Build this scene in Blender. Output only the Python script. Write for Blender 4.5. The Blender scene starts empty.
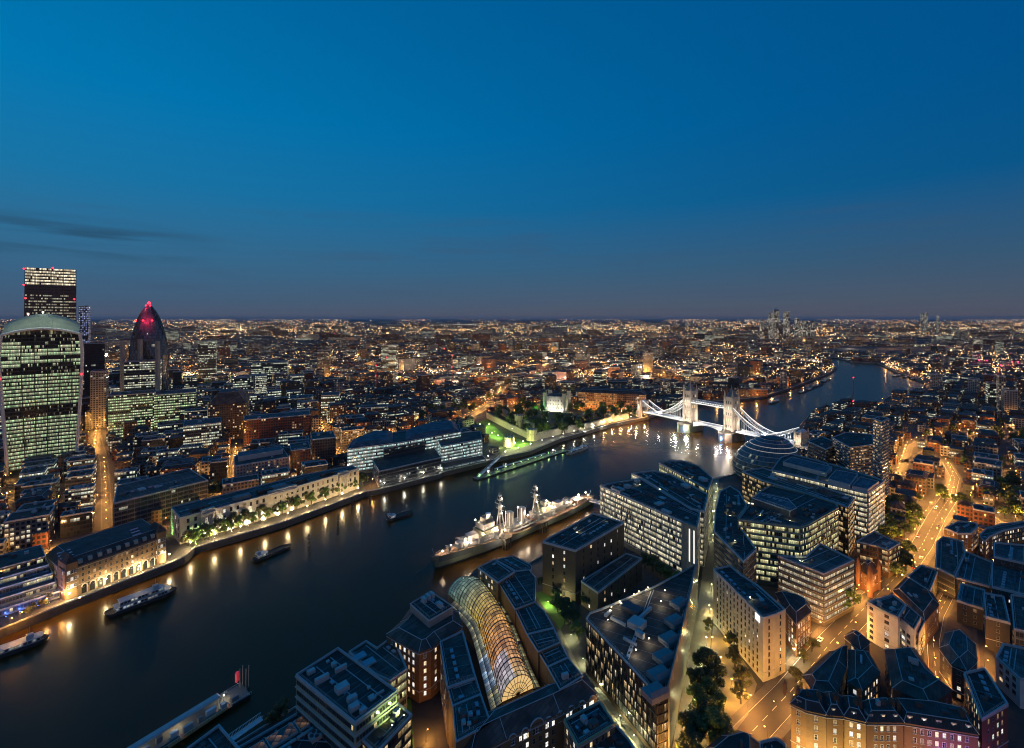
import bpy, bmesh, math, random
from mathutils import Vector, Matrix
from mathutils import noise as mnoise
from mathutils.geometry import tessellate_polygon

# ---------------------------------------------------------------- camera, sky, exposure
H, F, HY, CX = 180.0, 475.0, 318.0, 512.0       # eye height, focal length in pixels, horizon row, centre column
sc = bpy.context.scene
COL = sc.collection
cam = bpy.data.objects.new('camera', bpy.data.cameras.new('camera'))
COL.objects.link(cam)
cam.location = (0, 0, H)
cam.rotation_euler = (math.pi/2, 0, 0)
cam.data.sensor_width = 36
cam.data.lens = 36*F/1024
cam.data.shift_y = -(374-HY)/1024
cam.data.clip_start = 1
cam.data.clip_end = 200000
sc.camera = cam
sc.view_settings.view_transform = 'Standard'
sc.view_settings.look = 'None'
sc.view_settings.exposure = 0.0
sc.view_settings.gamma = 1
cy = sc.cycles
cy.use_denoising = True
cy.filter_width = 1.05
cy.use_adaptive_sampling = True
cy.adaptive_threshold = .026
cy.max_bounces = 5
cy.diffuse_bounces = 2
cy.glossy_bounces = 3
cy.transmission_bounces = 4
cy.transparent_max_bounces = 12
cy.sample_clamp_indirect = 4
cy.caustics_reflective = False
cy.caustics_refractive = False

def s2l(*c):
    return tuple((x/255/12.92 if x/255 <= .04045 else ((x/255+.055)/1.055)**2.4) for x in c)

def make_world():
    w = bpy.data.worlds.new('World'); sc.world = w; w.use_nodes = True
    nt = w.node_tree; N = nt.nodes; L = nt.links
    bg = N['Background']
    tc = N.new('ShaderNodeTexCoord')
    sep = N.new('ShaderNodeSeparateXYZ'); L.new(tc.outputs['Generated'], sep.inputs[0])
    def ramp(stops):
        r = N.new('ShaderNodeValToRGB'); e = r.color_ramp.elements
        while len(e) < len(stops): e.new(.5)
        for k, (p, c) in enumerate(stops): e[k].position = p; e[k].color = (*s2l(*c), 1)
        L.new(sep.outputs[2], r.inputs[0]); return r
    # the after-glow sits to the left (north-west), the night comes up on the right
    lf = ramp([(0, (78, 88, 110)), (.03, (66, 94, 122)), (.10, (54, 106, 142)), (.22, (26, 118, 168)), (.36, (0, 122, 182)), (.6, (0, 104, 164)), (1, (0, 80, 150))])
    rt = ramp([(0, (84, 84, 98)), (.03, (76, 88, 106)), (.10, (54, 90, 120)), (.22, (8, 88, 140)), (.36, (0, 84, 144)), (.6, (0, 78, 138)), (1, (0, 70, 130))])
    mr = N.new('ShaderNodeMapRange'); mr.inputs['From Min'].default_value = -.72; mr.inputs['From Max'].default_value = .70
    L.new(sep.outputs[0], mr.inputs['Value'])
    mix = N.new('ShaderNodeMix'); mix.data_type = 'RGBA'
    L.new(mr.outputs[0], mix.inputs[0]); L.new(lf.outputs[0], mix.inputs[6]); L.new(rt.outputs[0], mix.inputs[7])
    # thin banks of cloud, low over the left of the horizon
    mp = N.new('ShaderNodeMapping'); mp.inputs['Scale'].default_value = (2.2, 2.2, 26)
    L.new(tc.outputs['Generated'], mp.inputs[0])
    nz = N.new('ShaderNodeTexNoise'); nz.inputs['Scale'].default_value = 1.6; nz.inputs['Detail'].default_value = 5
    L.new(mp.outputs[0], nz.inputs['Vector'])
    def mrange(src, a, b, c, d):
        m = N.new('ShaderNodeMapRange'); m.interpolation_type = 'SMOOTHSTEP'
        for k, v in zip(('From Min', 'From Max', 'To Min', 'To Max'), (a, b, c, d)): m.inputs[k].default_value = v
        L.new(src, m.inputs['Value']); return m.outputs[0]
    def mul(a, b):
        m = N.new('ShaderNodeMath'); m.operation = 'MULTIPLY'; L.new(a, m.inputs[0]); L.new(b, m.inputs[1]); return m.outputs[0]
    band = mul(mrange(sep.outputs[2], .085, .115, 0, 1), mrange(sep.outputs[2], .125, .165, 1, 0))
    left = mrange(sep.outputs[0], -.66, -.48, 1, 0)
    streak = mul(mul(band, left), mrange(nz.outputs[0], .42, .6, 0, .75))
    low = mul(mrange(sep.outputs[2], .0, .02, 0, 1), mrange(sep.outputs[2], .16, .24, 1, 0))
    veil = mul(low, mrange(nz.outputs[0], .5, .75, 0, .30))
    mx2 = N.new('ShaderNodeMix'); mx2.data_type = 'RGBA'
    L.new(veil, mx2.inputs[0]); L.new(mix.outputs[2], mx2.inputs[6]); mx2.inputs[7].default_value = (*s2l(62, 84, 112), 1)
    mx3 = N.new('ShaderNodeMix'); mx3.data_type = 'RGBA'
    L.new(streak, mx3.inputs[0]); L.new(mx2.outputs[2], mx3.inputs[6]); mx3.inputs[7].default_value = (*s2l(38, 72, 98), 1)
    # sunset glow added low in the west behind the viewpoint, to warm roofs
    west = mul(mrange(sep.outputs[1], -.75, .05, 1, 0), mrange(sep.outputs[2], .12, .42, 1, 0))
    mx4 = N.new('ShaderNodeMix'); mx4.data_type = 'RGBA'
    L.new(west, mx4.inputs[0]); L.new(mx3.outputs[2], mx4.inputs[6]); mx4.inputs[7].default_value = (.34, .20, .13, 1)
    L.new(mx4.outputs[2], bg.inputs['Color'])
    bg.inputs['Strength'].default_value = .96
make_world()

# ---------------------------------------------------------------- small helpers
def U(px, py, z=0.0):
    y = (H-z)*F/(py-HY)
    return Vector(((px-CX)*y/F, y, z))
def proj(x, y, z=0): return CX+F*x/y, HY+(H-z)*F/y
def G(pts, z=0): return [U(a, b, z).xy for a, b in pts]
def area2(p): return sum(p[i][0]*p[(i+1) % len(p)][1]-p[(i+1) % len(p)][0]*p[i][1] for i in range(len(p)))
def ccw(p): return list(p) if area2(p) > 0 else list(reversed(p))
def cen(p): return sum((Vector((q[0], q[1])) for q in p), Vector((0, 0)))/len(p)
def inset(p, d):
    n = len(p); out = []
    for i in range(n):
        a, b, c = Vector(p[i-1][:2]), Vector(p[i][:2]), Vector(p[(i+1) % n][:2])
        e1 = (b-a).normalized(); e2 = (c-b).normalized()
        n1 = Vector((-e1.y, e1.x)); n2 = Vector((-e2.y, e2.x))
        m = n1+n2
        k = d/max(.35, 1+n1.dot(n2))
        out.append(b+m*k)
    return out
def inpoly(x, y, p):
    c = False; j = len(p)-1
    for i in range(len(p)):
        xi, yi = p[i][0], p[i][1]; xj, yj = p[j][0], p[j][1]
        if (yi > y) != (yj > y) and x < (xj-xi)*(y-yi)/(yj-yi)+xi: c = not c
        j = i
    return c
def bbox(p): return min(q[0] for q in p), min(q[1] for q in p), max(q[0] for q in p), max(q[1] for q in p)
def seg_x(a, b, c, d):
    def o(p, q, r): return (q[0]-p[0])*(r[1]-p[1])-(q[1]-p[1])*(r[0]-p[0])
    return o(a, b, c)*o(a, b, d) < 0 and o(c, d, a)*o(c, d, b) < 0
def overlap(p, q):
    A, B = bbox(p), bbox(q)
    if A[0] > B[2] or B[0] > A[2] or A[1] > B[3] or B[1] > A[3]: return False
    if any(inpoly(v[0], v[1], q) for v in p) or any(inpoly(v[0], v[1], p) for v in q): return True
    for i in range(len(p)):
        for j in range(len(q)):
            if seg_x(p[i-1], p[i], q[j-1], q[j]): return True
    return False

class MB:
    """collects faces and builds them as one mesh object"""
    def __init__(s): s.v = []; s.f = []; s.uv = []; s.mi = []
    def face(s, pts, uv=None, mi=0):
        b = len(s.v); s.v += [tuple(p) for p in pts]; s.f.append(tuple(range(b, b+len(pts))))
        s.uv += list(uv) if uv else [(p[0], p[1]) for p in pts]; s.mi.append(mi)
    def wall(s, a, b, z0, z1, u0=0, mi=0, v0=0.0):
        l = math.hypot(b[0]-a[0], b[1]-a[1])
        s.face([(a[0], a[1], z0), (b[0], b[1], z0), (b[0], b[1], z1), (a[0], a[1], z1)], [(u0, z0-v0), (u0+l, z0-v0), (u0+l, z1-v0), (u0, z1-v0)], mi)
        return u0+l
    def cap(s, p, z, mi=0, down=False):
        q = [Vector((a[0], a[1], z)) for a in p]
        if len(q) <= 4: s.face(q if not down else q[::-1], mi=mi); return
        for t in tessellate_polygon([q]):
            tri = [q[i] for i in t]
            if (area2(tri) > 0) == down: tri.reverse()
            s.face(tri, mi=mi)
    def prism(s, p, z0, z1, mi=0, top=True, mt=None, v0=0.0):
        p = ccw(p); u = 0
        for i in range(len(p)):
            u = math.ceil(s.wall(p[i], p[(i+1) % len(p)], z0, z1, u, mi, v0))+7
        if top: s.cap(p, z1, mi if mt is None else mt)
    def box(s, c, d, rot=0, mi=0, bottom=True):
        hx, hy, hz = d[0]/2, d[1]/2, d[2]/2; co, si = math.cos(rot), math.sin(rot)
        p = [(c[0]+x*co-y*si, c[1]+x*si+y*co) for x, y in ((-hx, -hy), (hx, -hy), (hx, hy), (-hx, hy))]
        s.prism(p, c[2]-hz, c[2]+hz, mi)
        if bottom: s.cap(p, c[2]-hz, mi, True)
    def ring(s, p, z0, z1, w, mi=0):
        p = ccw(p); q = inset(p, w); n = len(p)
        for i in range(n):
            j = (i+1) % n
            s.wall(p[i], p[j], z0, z1, 0, mi); s.wall(q[j], q[i], z0, z1, 0, mi)
            s.face([(*p[i][:2], z1), (*p[j][:2], z1), (*q[j][:2], z1), (*q[i][:2], z1)], mi=mi)
    def bar(s, a, b, r, n=4, mi=0, r2=None):
        a, b = Vector(a), Vector(b); r2 = r if r2 is None else r2
        d = (b-a)
        if d.length < 1e-6: return
        d.normalize(); up = Vector((0, 0, 1)) if abs(d.z) < .9 else Vector((1, 0, 0))
        x = d.cross(up).normalized(); y = x.cross(d)
        A = [a+(x*math.cos(t)+y*math.sin(t))*r for t in [2*math.pi*(k+.5)/n for k in range(n)]]
        B = [b+(x*math.cos(t)+y*math.sin(t))*r2 for t in [2*math.pi*(k+.5)/n for k in range(n)]]
        for k in range(n):
            j = (k+1) % n; s.face([A[j], A[k], B[k], B[j]], mi=mi)
        s.face(A, mi=mi); s.face(B[::-1], mi=mi)
    def tube(s, pts, r, n=4, mi=0):
        for a, b in zip(pts, pts[1:]): s.bar(a, b, r, n, mi)
    def lathe(s, c, prof, n=12, mi=0, sx=1, sy=1, shift=(0, 0)):
        R = [[(c[0]+shift[0]*z+math.cos(2*math.pi*k/n)*r*sx, c[1]+shift[1]*z+math.sin(2*math.pi*k/n)*r*sy, c[2]+z) for k in range(n)] for r, z in prof]
        for i in range(len(R)-1):
            for k in range(n):
                j = (k+1) % n; per = 2*math.pi*max(prof[i][0], prof[i+1][0])/n
                s.face([R[i][k], R[i][j], R[i+1][j], R[i+1][k]], [(k*per, prof[i][1]), ((k+1)*per, prof[i][1]), ((k+1)*per, prof[i+1][1]), (k*per, prof[i+1][1])], mi)
        s.face(R[-1], mi=mi); s.face(R[0][::-1], mi=mi)
    def hip(s, p, z0, z1, d, mi=0, mt=None):
        p = ccw(p); q = inset(p, d); n = len(p)
        for i in range(n):
            j = (i+1) % n
            l = (Vector(p[j][:2])-Vector(p[i][:2])).length
            s.face([(*p[i][:2], z0), (*p[j][:2], z0), (*q[j][:2], z1), (*q[i][:2], z1)], [(0, 0), (l, 0), (l, d), (0, d)], mi)
        s.cap(q, z1, mi if mt is None else mt)
    def blob(s, c, r, mi=0):
        c = Vector(c); o = [Vector(q)*r for q in ((1, 0, 0), (0, 1, 0), (-1, 0, 0), (0, -1, 0))]; t = Vector((0, 0, r))
        for k in range(4):
            s.face([c+o[k], c+o[(k+1) % 4], c+t], mi=mi); s.face([c+o[(k+1) % 4], c+o[k], c-t], mi=mi)
    def mesh(s, name, mats, org=(0, 0, 0), smooth=False, weld=False):
        me = bpy.data.meshes.new(name); ox, oy, oz = org
        me.from_pydata([(a-ox, b-oy, c-oz) for a, b, c in s.v], [], s.f)
        ul = me.uv_layers.new(name='UVMap'); ul.data.foreach_set('uv', [x for t in s.uv for x in t])
        for m in (mats if isinstance(mats, (list, tuple)) else [mats]): me.materials.append(m)
        me.polygons.foreach_set('material_index', s.mi)
        if smooth: me.polygons.foreach_set('use_smooth', [True]*len(s.f))
        if weld:
            b = bmesh.new(); b.from_mesh(me); bmesh.ops.remove_doubles(b, verts=b.verts, dist=.001); b.to_mesh(me); b.free()
        me.update(); return me
    def build(s, name, mats, parent=None, smooth=False, weld=False):
        """world coordinates in; stored relative to the parent (parents are never rotated when built)"""
        org = Vector((0, 0, 0)); p = parent
        while p: org += p.location; p = p.parent
        o = bpy.data.objects.new(name, s.mesh(name, mats, org, smooth, weld)); COL.objects.link(o)
        o.parent = parent; return o

def tag(o, label, cat, group=None):
    o['label'] = label; o['category'] = cat
    if group: o['group'] = group
    return o
def thing(name, label, cat, loc=(0, 0, 0), group=None):
    o = bpy.data.objects.new(name, None); COL.objects.link(o); o.location = loc; o.empty_display_size = .5
    return tag(o, label, cat, group)
def kind(o, k='structure'): o['kind'] = k; return o
def link(name, me, parent=None, loc=(0, 0, 0), rz=0):
    o = bpy.data.objects.new(name, me); COL.objects.link(o); o.parent = parent; o.location = loc; o.rotation_euler = (0, 0, rz); return o
def copy_tree(o, loc, rz=0, label=None, group=None, sc_=1):
    c = o.copy(); COL.objects.link(c); c.location = loc; c.rotation_euler = (0, 0, rz); c.scale = (sc_,)*3
    if label: c['label'] = label
    if group: c['group'] = group
    for ch in list(o.children):
        d = ch.copy(); COL.objects.link(d); d.parent = c
        for g in list(ch.children):
            e = g.copy(); COL.objects.link(e); e.parent = d
    return c

# ---------------------------------------------------------------- materials
MATS = {}
def _new(name):
    m = bpy.data.materials.new(name); m.use_nodes = True; m.cycles.emission_sampling = 'NONE'
    return m, m.node_tree.nodes, m.node_tree.links, m.node_tree.nodes['Principled BSDF']
class NB:
    def __init__(s, N, L): s.N = N; s.L = L
    def put(s, inp, v):
        if isinstance(v, (int, float)): inp.default_value = v
        else: s.L.new(v, inp)
    def m(s, op, a, b=0.0, c=None):
        n = s.N.new('ShaderNodeMath'); n.operation = op; s.put(n.inputs[0], a); s.put(n.inputs[1], b)
        if c is not None: s.put(n.inputs[2], c)
        return n.outputs[0]
    def mix(s, f, a, b):
        n = s.N.new('ShaderNodeMix'); n.data_type = 'RGBA'; s.put(n.inputs[0], f)
        for i, v in ((6, a), (7, b)):
            if isinstance(v, tuple): n.inputs[i].default_value = (*v[:3], 1)
            else: s.L.new(v, n.inputs[i])
        return n.outputs[2]
    def xyz(s, x, y, z=0.0):
        n = s.N.new('ShaderNodeCombineXYZ'); s.put(n.inputs[0], x); s.put(n.inputs[1], y); s.put(n.inputs[2], z); return n.outputs[0]
    def white(s, v):
        n = s.N.new('ShaderNodeTexWhiteNoise'); n.noise_dimensions = '3D'; s.L.new(v, n.inputs['Vector']); return n.outputs[0]
    def noise(s, v, sc, det=3):
        n = s.N.new('ShaderNodeTexNoise'); n.inputs['Scale'].default_value = sc; n.inputs['Detail'].default_value = det
        if v is not None: s.L.new(v, n.inputs['Vector'])
        return n.outputs[0]

def plain(name, col, rough=.8, var=.25, scale=.4, metal=0.0, coord='Object'):
    if name in MATS: return MATS[name]
    m, N, L, P = _new(name); b = NB(N, L)
    tc = N.new('ShaderNodeTexCoord')
    n1 = b.noise(tc.outputs[coord], scale, 5); n2 = b.noise(tc.outputs[coord], scale*7, 3)
    f = b.m('ADD', b.m('MULTIPLY', n1, .65), b.m('MULTIPLY', n2, .35))
    f = b.m('MULTIPLY_ADD', b.m('SUBTRACT', f, .5), 2.2, .5)
    c = b.mix(f, tuple(x*(1-var) for x in col), tuple(min(1, x*(1+var)) for x in col))
    L.new(c, P.inputs['Base Color']); P.inputs['Roughness'].default_value = rough; P.inputs['Metallic'].default_value = metal
    MATS[name] = m; return m

def glow(name, col, st, sampled=False):
    if name in MATS: return MATS[name]
    m, N, L, P = _new(name)
    P.inputs['Base Color'].default_value = (.2, .2, .2, 1)
    P.inputs['Emission Color'].default_value = (*col, 1); P.inputs['Emission Strength'].default_value = st
    if sampled: m.cycles.emission_sampling = 'AUTO'
    MATS[name] = m; return m

def roofmat(name, col, sx=6.0, sy=1.2, seam=.55, rough=.75):
    """flat roofing: sheets with seams and stains"""
    if name in MATS: return MATS[name]
    m, N, L, P = _new(name); b = NB(N, L)
    tc = N.new('ShaderNodeTexCoord')
    rot = N.new('ShaderNodeMapping'); rot.inputs['Rotation'].default_value = (0, 0, math.radians(-46)); L.new(tc.outputs['Object'], rot.inputs[0])
    br = N.new('ShaderNodeTexBrick'); L.new(rot.outputs[0], br.inputs['Vector'])
    br.inputs['Scale'].default_value = 1; br.inputs['Brick Width'].default_value = sx; br.inputs['Row Height'].default_value = sy
    br.inputs['Mortar Size'].default_value = .07
    br.inputs['Color1'].default_value = (*[x*.62 for x in col], 1); br.inputs['Color2'].default_value = (*[x*1.45 for x in col], 1)
    br.inputs['Mortar'].default_value = (*[x*seam for x in col], 1)
    n = b.noise(tc.outputs['Object'], .12, 6)
    f = b.m('MULTIPLY_ADD', b.m('SUBTRACT', n, .5), 3.6, .5)
    c = b.mix(f, tuple(x*.42 for x in col), br.outputs[0])
    L.new(c, P.inputs['Base Color']); P.inputs['Roughness'].default_value = rough
    MATS[name] = m; return m

def facade(name, wall=(.2, .18, .16), glass=(.02, .025, .03), cw=3.0, ch=3.6, fx=.18, fy0=.28, fy1=.12, lit=.4, cols=((1, .72, .38), (1, .88, .66)),
           st=1.2, row=.5, run=5.0, rough=.75, brick=False, dim=.25, gr=.12):
    """wall with rows of windows; a share of the panes is lit from inside"""
    if name in MATS: return MATS[name]
    m, N, L, P = _new(name); b = NB(N, L)
    uv = N.new('ShaderNodeUVMap'); sp = N.new('ShaderNodeSeparateXYZ'); L.new(uv.outputs[0], sp.inputs[0])
    oi = N.new('ShaderNodeObjectInfo'); seed = b.m('MULTIPLY', oi.outputs['Random'], 91.7)
    u = b.m('DIVIDE', sp.outputs[0], cw); v = b.m('DIVIDE', sp.outputs[1], ch)
    iu = b.m('FLOOR', u); iv = b.m('FLOOR', v); fu = b.m('FRACT', u); fv = b.m('FRACT', v)
    mask = b.m('MULTIPLY', b.m('MULTIPLY', b.m('GREATER_THAN', fu, fx), b.m('LESS_THAN', fu, 1-fx)),
               b.m('MULTIPLY', b.m('GREATER_THAN', fv, fy0), b.m('LESS_THAN', fv, 1-fy1)))
    n1 = b.white(b.xyz(b.m('ADD', iu, seed), iv, 1.5)); n4 = b.white(b.xyz(b.m('ADD', iu, seed), iv, 7.5)); n5 = b.white(b.xyz(b.m('ADD', iu, seed), iv, 3.5))
    n2 = b.white(b.xyz(b.m('ADD', b.m('FLOOR', b.m('DIVIDE', iu, run)), seed), iv, 2.5))
    n3 = b.white(b.xyz(seed, iv, 4.5))
    d = b.m('ADD', b.m('MULTIPLY', n1, 1-row), b.m('MULTIPLY', b.m('ADD', b.m('MULTIPLY', n2, .65), b.m('MULTIPLY', n3, .35)), row))
    on = b.m('LESS_THAN', d, lit)
    br = b.m('MULTIPLY_ADD', b.m('POWER', n4, 1.6), 1-dim, dim)
    # things standing in the rooms behind the panes
    tex = b.noise(b.xyz(b.m('MULTIPLY', sp.outputs[0], 1.9), b.m('MULTIPLY', sp.outputs[1], 2.6), seed), 1.0, 3)
    br = b.m('MULTIPLY', br, b.m('MAXIMUM', b.m('MULTIPLY_ADD', tex, 3.6, -.85), .06))
    br = b.m('MULTIPLY', br, b.m('MULTIPLY_ADD', b.m('POWER', fv, 2.4), 1.5, .26))     # ceiling lights are brightest near the window head
    e = b.m('MULTIPLY', b.m('MULTIPLY', mask, on), b.m('MULTIPLY', br, st))
    col = b.mix(n5, tuple(cols[0]), tuple(cols[1]))
    L.new(col, P.inputs['Emission Color']); L.new(e, P.inputs['Emission Strength'])
    tc = N.new('ShaderNodeTexCoord')
    w = b.noise(b.xyz(b.m('MULTIPLY', sp.outputs[0], .25), b.m('MULTIPLY', sp.outputs[1], .08), seed), 1.0, 5)
    wc = b.mix(w, tuple(x*.65 for x in wall), tuple(x*1.3 for x in wall))
    if brick:
        bt = N.new('ShaderNodeTexBrick'); L.new(uv.outputs[0], bt.inputs['Vector']); bt.inputs['Scale'].default_value = 1
        bt.inputs['Brick Width'].default_value = .9; bt.inputs['Row Height'].default_value = .3; bt.inputs['Mortar Size'].default_value = .04
        L.new(wc, bt.inputs['Color1']); bt.inputs['Color2'].default_value = (*[x*.8 for x in wall], 1); bt.inputs['Mortar'].default_value = (*[x*.6 for x in wall], 1)
        wc = bt.outputs[0]
    gl = b.mix(n4, tuple(glass), tuple(x*2.2 for x in glass))
    L.new(b.mix(mask, wc, gl), P.inputs['Base Color'])
    L.new(b.m('MULTIPLY_ADD', mask, gr-rough, rough), P.inputs['Roughness'])
    MATS[name] = m; return m

def panemat(name, col, st, glass=(.03, .035, .045)):
    """one lit (or dark) window pane with curtains and furniture showing as soft patches"""
    if name in MATS: return MATS[name]
    m, N, L, P = _new(name); b = NB(N, L)
    oi = N.new('ShaderNodeObjectInfo'); tc = N.new('ShaderNodeTexCoord')
    mp = N.new('ShaderNodeVectorMath'); mp.operation = 'ADD'; L.new(tc.outputs['Object'], mp.inputs[0])
    L.new(b.xyz(b.m('MULTIPLY', oi.outputs['Random'], 71), 0, 0), mp.inputs[1])
    n = b.noise(mp.outputs[0], 1.4, 2)
    e = b.m('MULTIPLY', b.m('MULTIPLY_ADD', n, 1.9, .05), b.m('MULTIPLY_ADD', oi.outputs['Random'], st*.9, st*.35))
    P.inputs['Base Color'].default_value = (*glass, 1); P.inputs['Roughness'].default_value = .12
    P.inputs['Emission Color'].default_value = (*col, 1)
    if st > 0: L.new(e, P.inputs['Emission Strength'])
    MATS[name] = m; return m

WARM = (1, .62, .28); WW = (1, .82, .55); WHITE = (1, .95, .86); COOL = (.80, 1, .78); TEAL = (.45, .95, .95); AMBER = (1, .48, .14)
M_roof = [roofmat('roof felt slate', (.12, .092, .072)), roofmat('roof felt dark', (.078, .060, .048), 9, 1.6), roofmat('roof metal grey', (.15, .125, .11), 14, .7),
          roofmat('roof gravel', (.12, .115, .10), 20, 12), roofmat('roof copper', (.07, .12, .11), 9, .8)]
M_slate = roofmat('slate tiles', (.095, .075, .065), 1.2, .5, .7)
M_coping = plain('pale coping stone', (.46, .46, .45), .8, .15)
M_plant = plain('galvanised plant housing', (.50, .47, .44), .55, .2)
M_plantd = plain('dark louvred plant', (.07, .075, .085), .6, .3)
M_stone = plain('portland stone', (.46, .43, .37), .8, .15)
M_conc = plain('concrete', (.26, .25, .24), .85, .2)
M_dark = plain('dark steel', (.035, .038, .042), .45, .3)
M_white = plain('white paint', (.72, .72, .70), .5, .08)
M_brick = plain('brown brick', (.17, .085, .05), .9, .25, 1.2)
M_red = plain('red paint', (.45, .03, .03), .5, .1)
M_glassd = plain('dark glazing', (.02, .026, .032), .08, .2)
M_frame = plain('window frame', (.25, .24, .22), .6, .1)
M_wood = plain('weathered timber', (.07, .055, .042), .9, .3, 1.0)
# ---------------------------------------------------------------- ground, river, roads
WZ = -5.0
NBK = [Vector(p) for p in ((-1100, -540), (-700, -130))] + G([(-60, 656), (0, 630), (63, 605), (120, 583), (172, 563), (185, 557), (195, 548), (285, 522), (366, 492), (380, 489.5), (441, 474), (443, 472.5), (491, 460.5), (498, 458), (530, 451.5), (560, 439), (610, 424.5), (647, 417), (655, 414), (700, 402.5), (760, 397.5), (793, 387), (830, 373), (837, 367.5), (830, 361.5), (824, 358.5)])
CAP = G([(835, 357.5), (853, 362), (878, 363), (894, 371), (925, 382), (920, 394), (889, 396.5), (881, 402.5), (845, 405.5), (822, 411), (811, 413), (800, 425)])
SBK = [Vector(p) for p in ((384, 652), (308, 590), (257, 548), (222, 528), (150, 480), (113, 457), (79, 427), (38, 377), (-27, 303), (-118, 199), (-205, 100), (-700, -465))]
RIVER = NBK+CAP+SBK
def ground_mat():
    m, N, L, P = _new('asphalt and paving'); b = NB(N, L)
    ge = N.new('ShaderNodeNewGeometry')
    n1 = b.noise(ge.outputs['Position'], .02, 6); n2 = b.noise(ge.outputs['Position'], .3, 4); n3 = b.noise(ge.outputs['Position'], .004, 4)
    f = b.m('MULTIPLY_ADD', b.m('SUBTRACT', b.m('ADD', b.m('MULTIPLY', n1, .6), b.m('MULTIPLY', n2, .4)), .5), 2.0, .5)
    c = b.mix(f, (.02, .02, .022), (.10, .095, .09))
    g = b.m('MULTIPLY_ADD', b.m('SUBTRACT', n3, .5), 6, .1)
    n = N.new('ShaderNodeClamp'); L.new(g, n.inputs[0])
    L.new(b.mix(b.m('MULTIPLY', n.outputs[0], .6), c, (.035, .05, .028)), P.inputs['Base Color']); P.inputs['Roughness'].default_value = .8
    return m
M_ground = ground_mat()
def ground_sheet():
    ring = [Vector(p) for p in ((-60000, -540), (-60000, 70000), (60000, 70000), (60000, -3000), (-900, -3000))]+SBK[::-1]+CAP[::-1]+NBK[::-1]
    mb = MB(); mb.cap(ring, 0)
    kind(mb.build('ground', M_ground))
ground_sheet()

def water_mat():
    m, N, L, P = _new('river water'); b = NB(N, L)
    ge = N.new('ShaderNodeNewGeometry')
    n = b.noise(ge.outputs['Position'], .012, 3)
    f = b.m('MULTIPLY_ADD', b.m('SUBTRACT', n, .5), 2.2, .5)
    L.new(b.mix(f, (.045, .020, .003), (.065, .030, .006)), P.inputs['Base Color'])
    P.inputs['IOR'].default_value = 1.07
    L.new(b.m('MULTIPLY_ADD', f, .06, .45), P.inputs['Roughness'])
    P.inputs['Coat Weight'].default_value = .8; P.inputs['Coat Roughness'].default_value = .225; P.inputs['Coat IOR'].default_value = 1.28
    mp = N.new('ShaderNodeMapping'); mp.inputs['Scale'].default_value = (1, 1.0, 1); L.new(ge.outputs['Position'], mp.inputs[0])
    w1 = b.noise(mp.outputs[0], .09, 3); w2 = b.noise(mp.outputs[0], .5, 2)
    bp = N.new('ShaderNodeBump'); bp.inputs['Strength'].default_value = .22; bp.inputs['Distance'].default_value = .5
    L.new(b.m('ADD', w1, b.m('MULTIPLY', w2, .25)), bp.inputs['Height']); L.new(bp.outputs[0], P.inputs['Normal']); L.new(bp.outputs[0], P.inputs['Coat Normal'])
    return m
mb = MB(); mb.face([(-1400, -900, WZ), (2600, -900, WZ), (2600, 3000, WZ), (-1400, 3000, WZ)])
kind(mb.build('river_water', water_mat()))

M_wallstone = plain('wet granite wall', (.11, .10, .085), .7, .35, .5)
def bank_wall(name, label, pts, z1=0.0):
    mb = MB()
    q = [Vector(p) for p in pts]; u = 0
    for a, c in zip(q, q[1:]):
        u = mb.wall(a, c, WZ-1, z1-.02, u)
    # coping kerb, standing on the ground
    for a, c in zip(q, q[1:]):
        d = (c-a).normalized(); n = Vector((d.y, -d.x))*-1
        m = (a+c)/2+n*.3
        mb.box((m.x, m.y, .45), ((c-a).length, .45, .9), math.atan2(d.y, d.x), 1)
    return tag(mb.build(name, [M_wallstone, M_coping]), label, 'river wall')
bank_wall('river_wall', 'long dark granite embankment wall below the floodlit cream facade and the castle', NBK+CAP[:1])
bank_wall('river_wall', 'embankment wall of the near shore, behind the moored grey warship', list(SBK))
bank_wall('river_wall', 'far shore wall curving round the bend of the river beyond the bridge', CAP)

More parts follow.
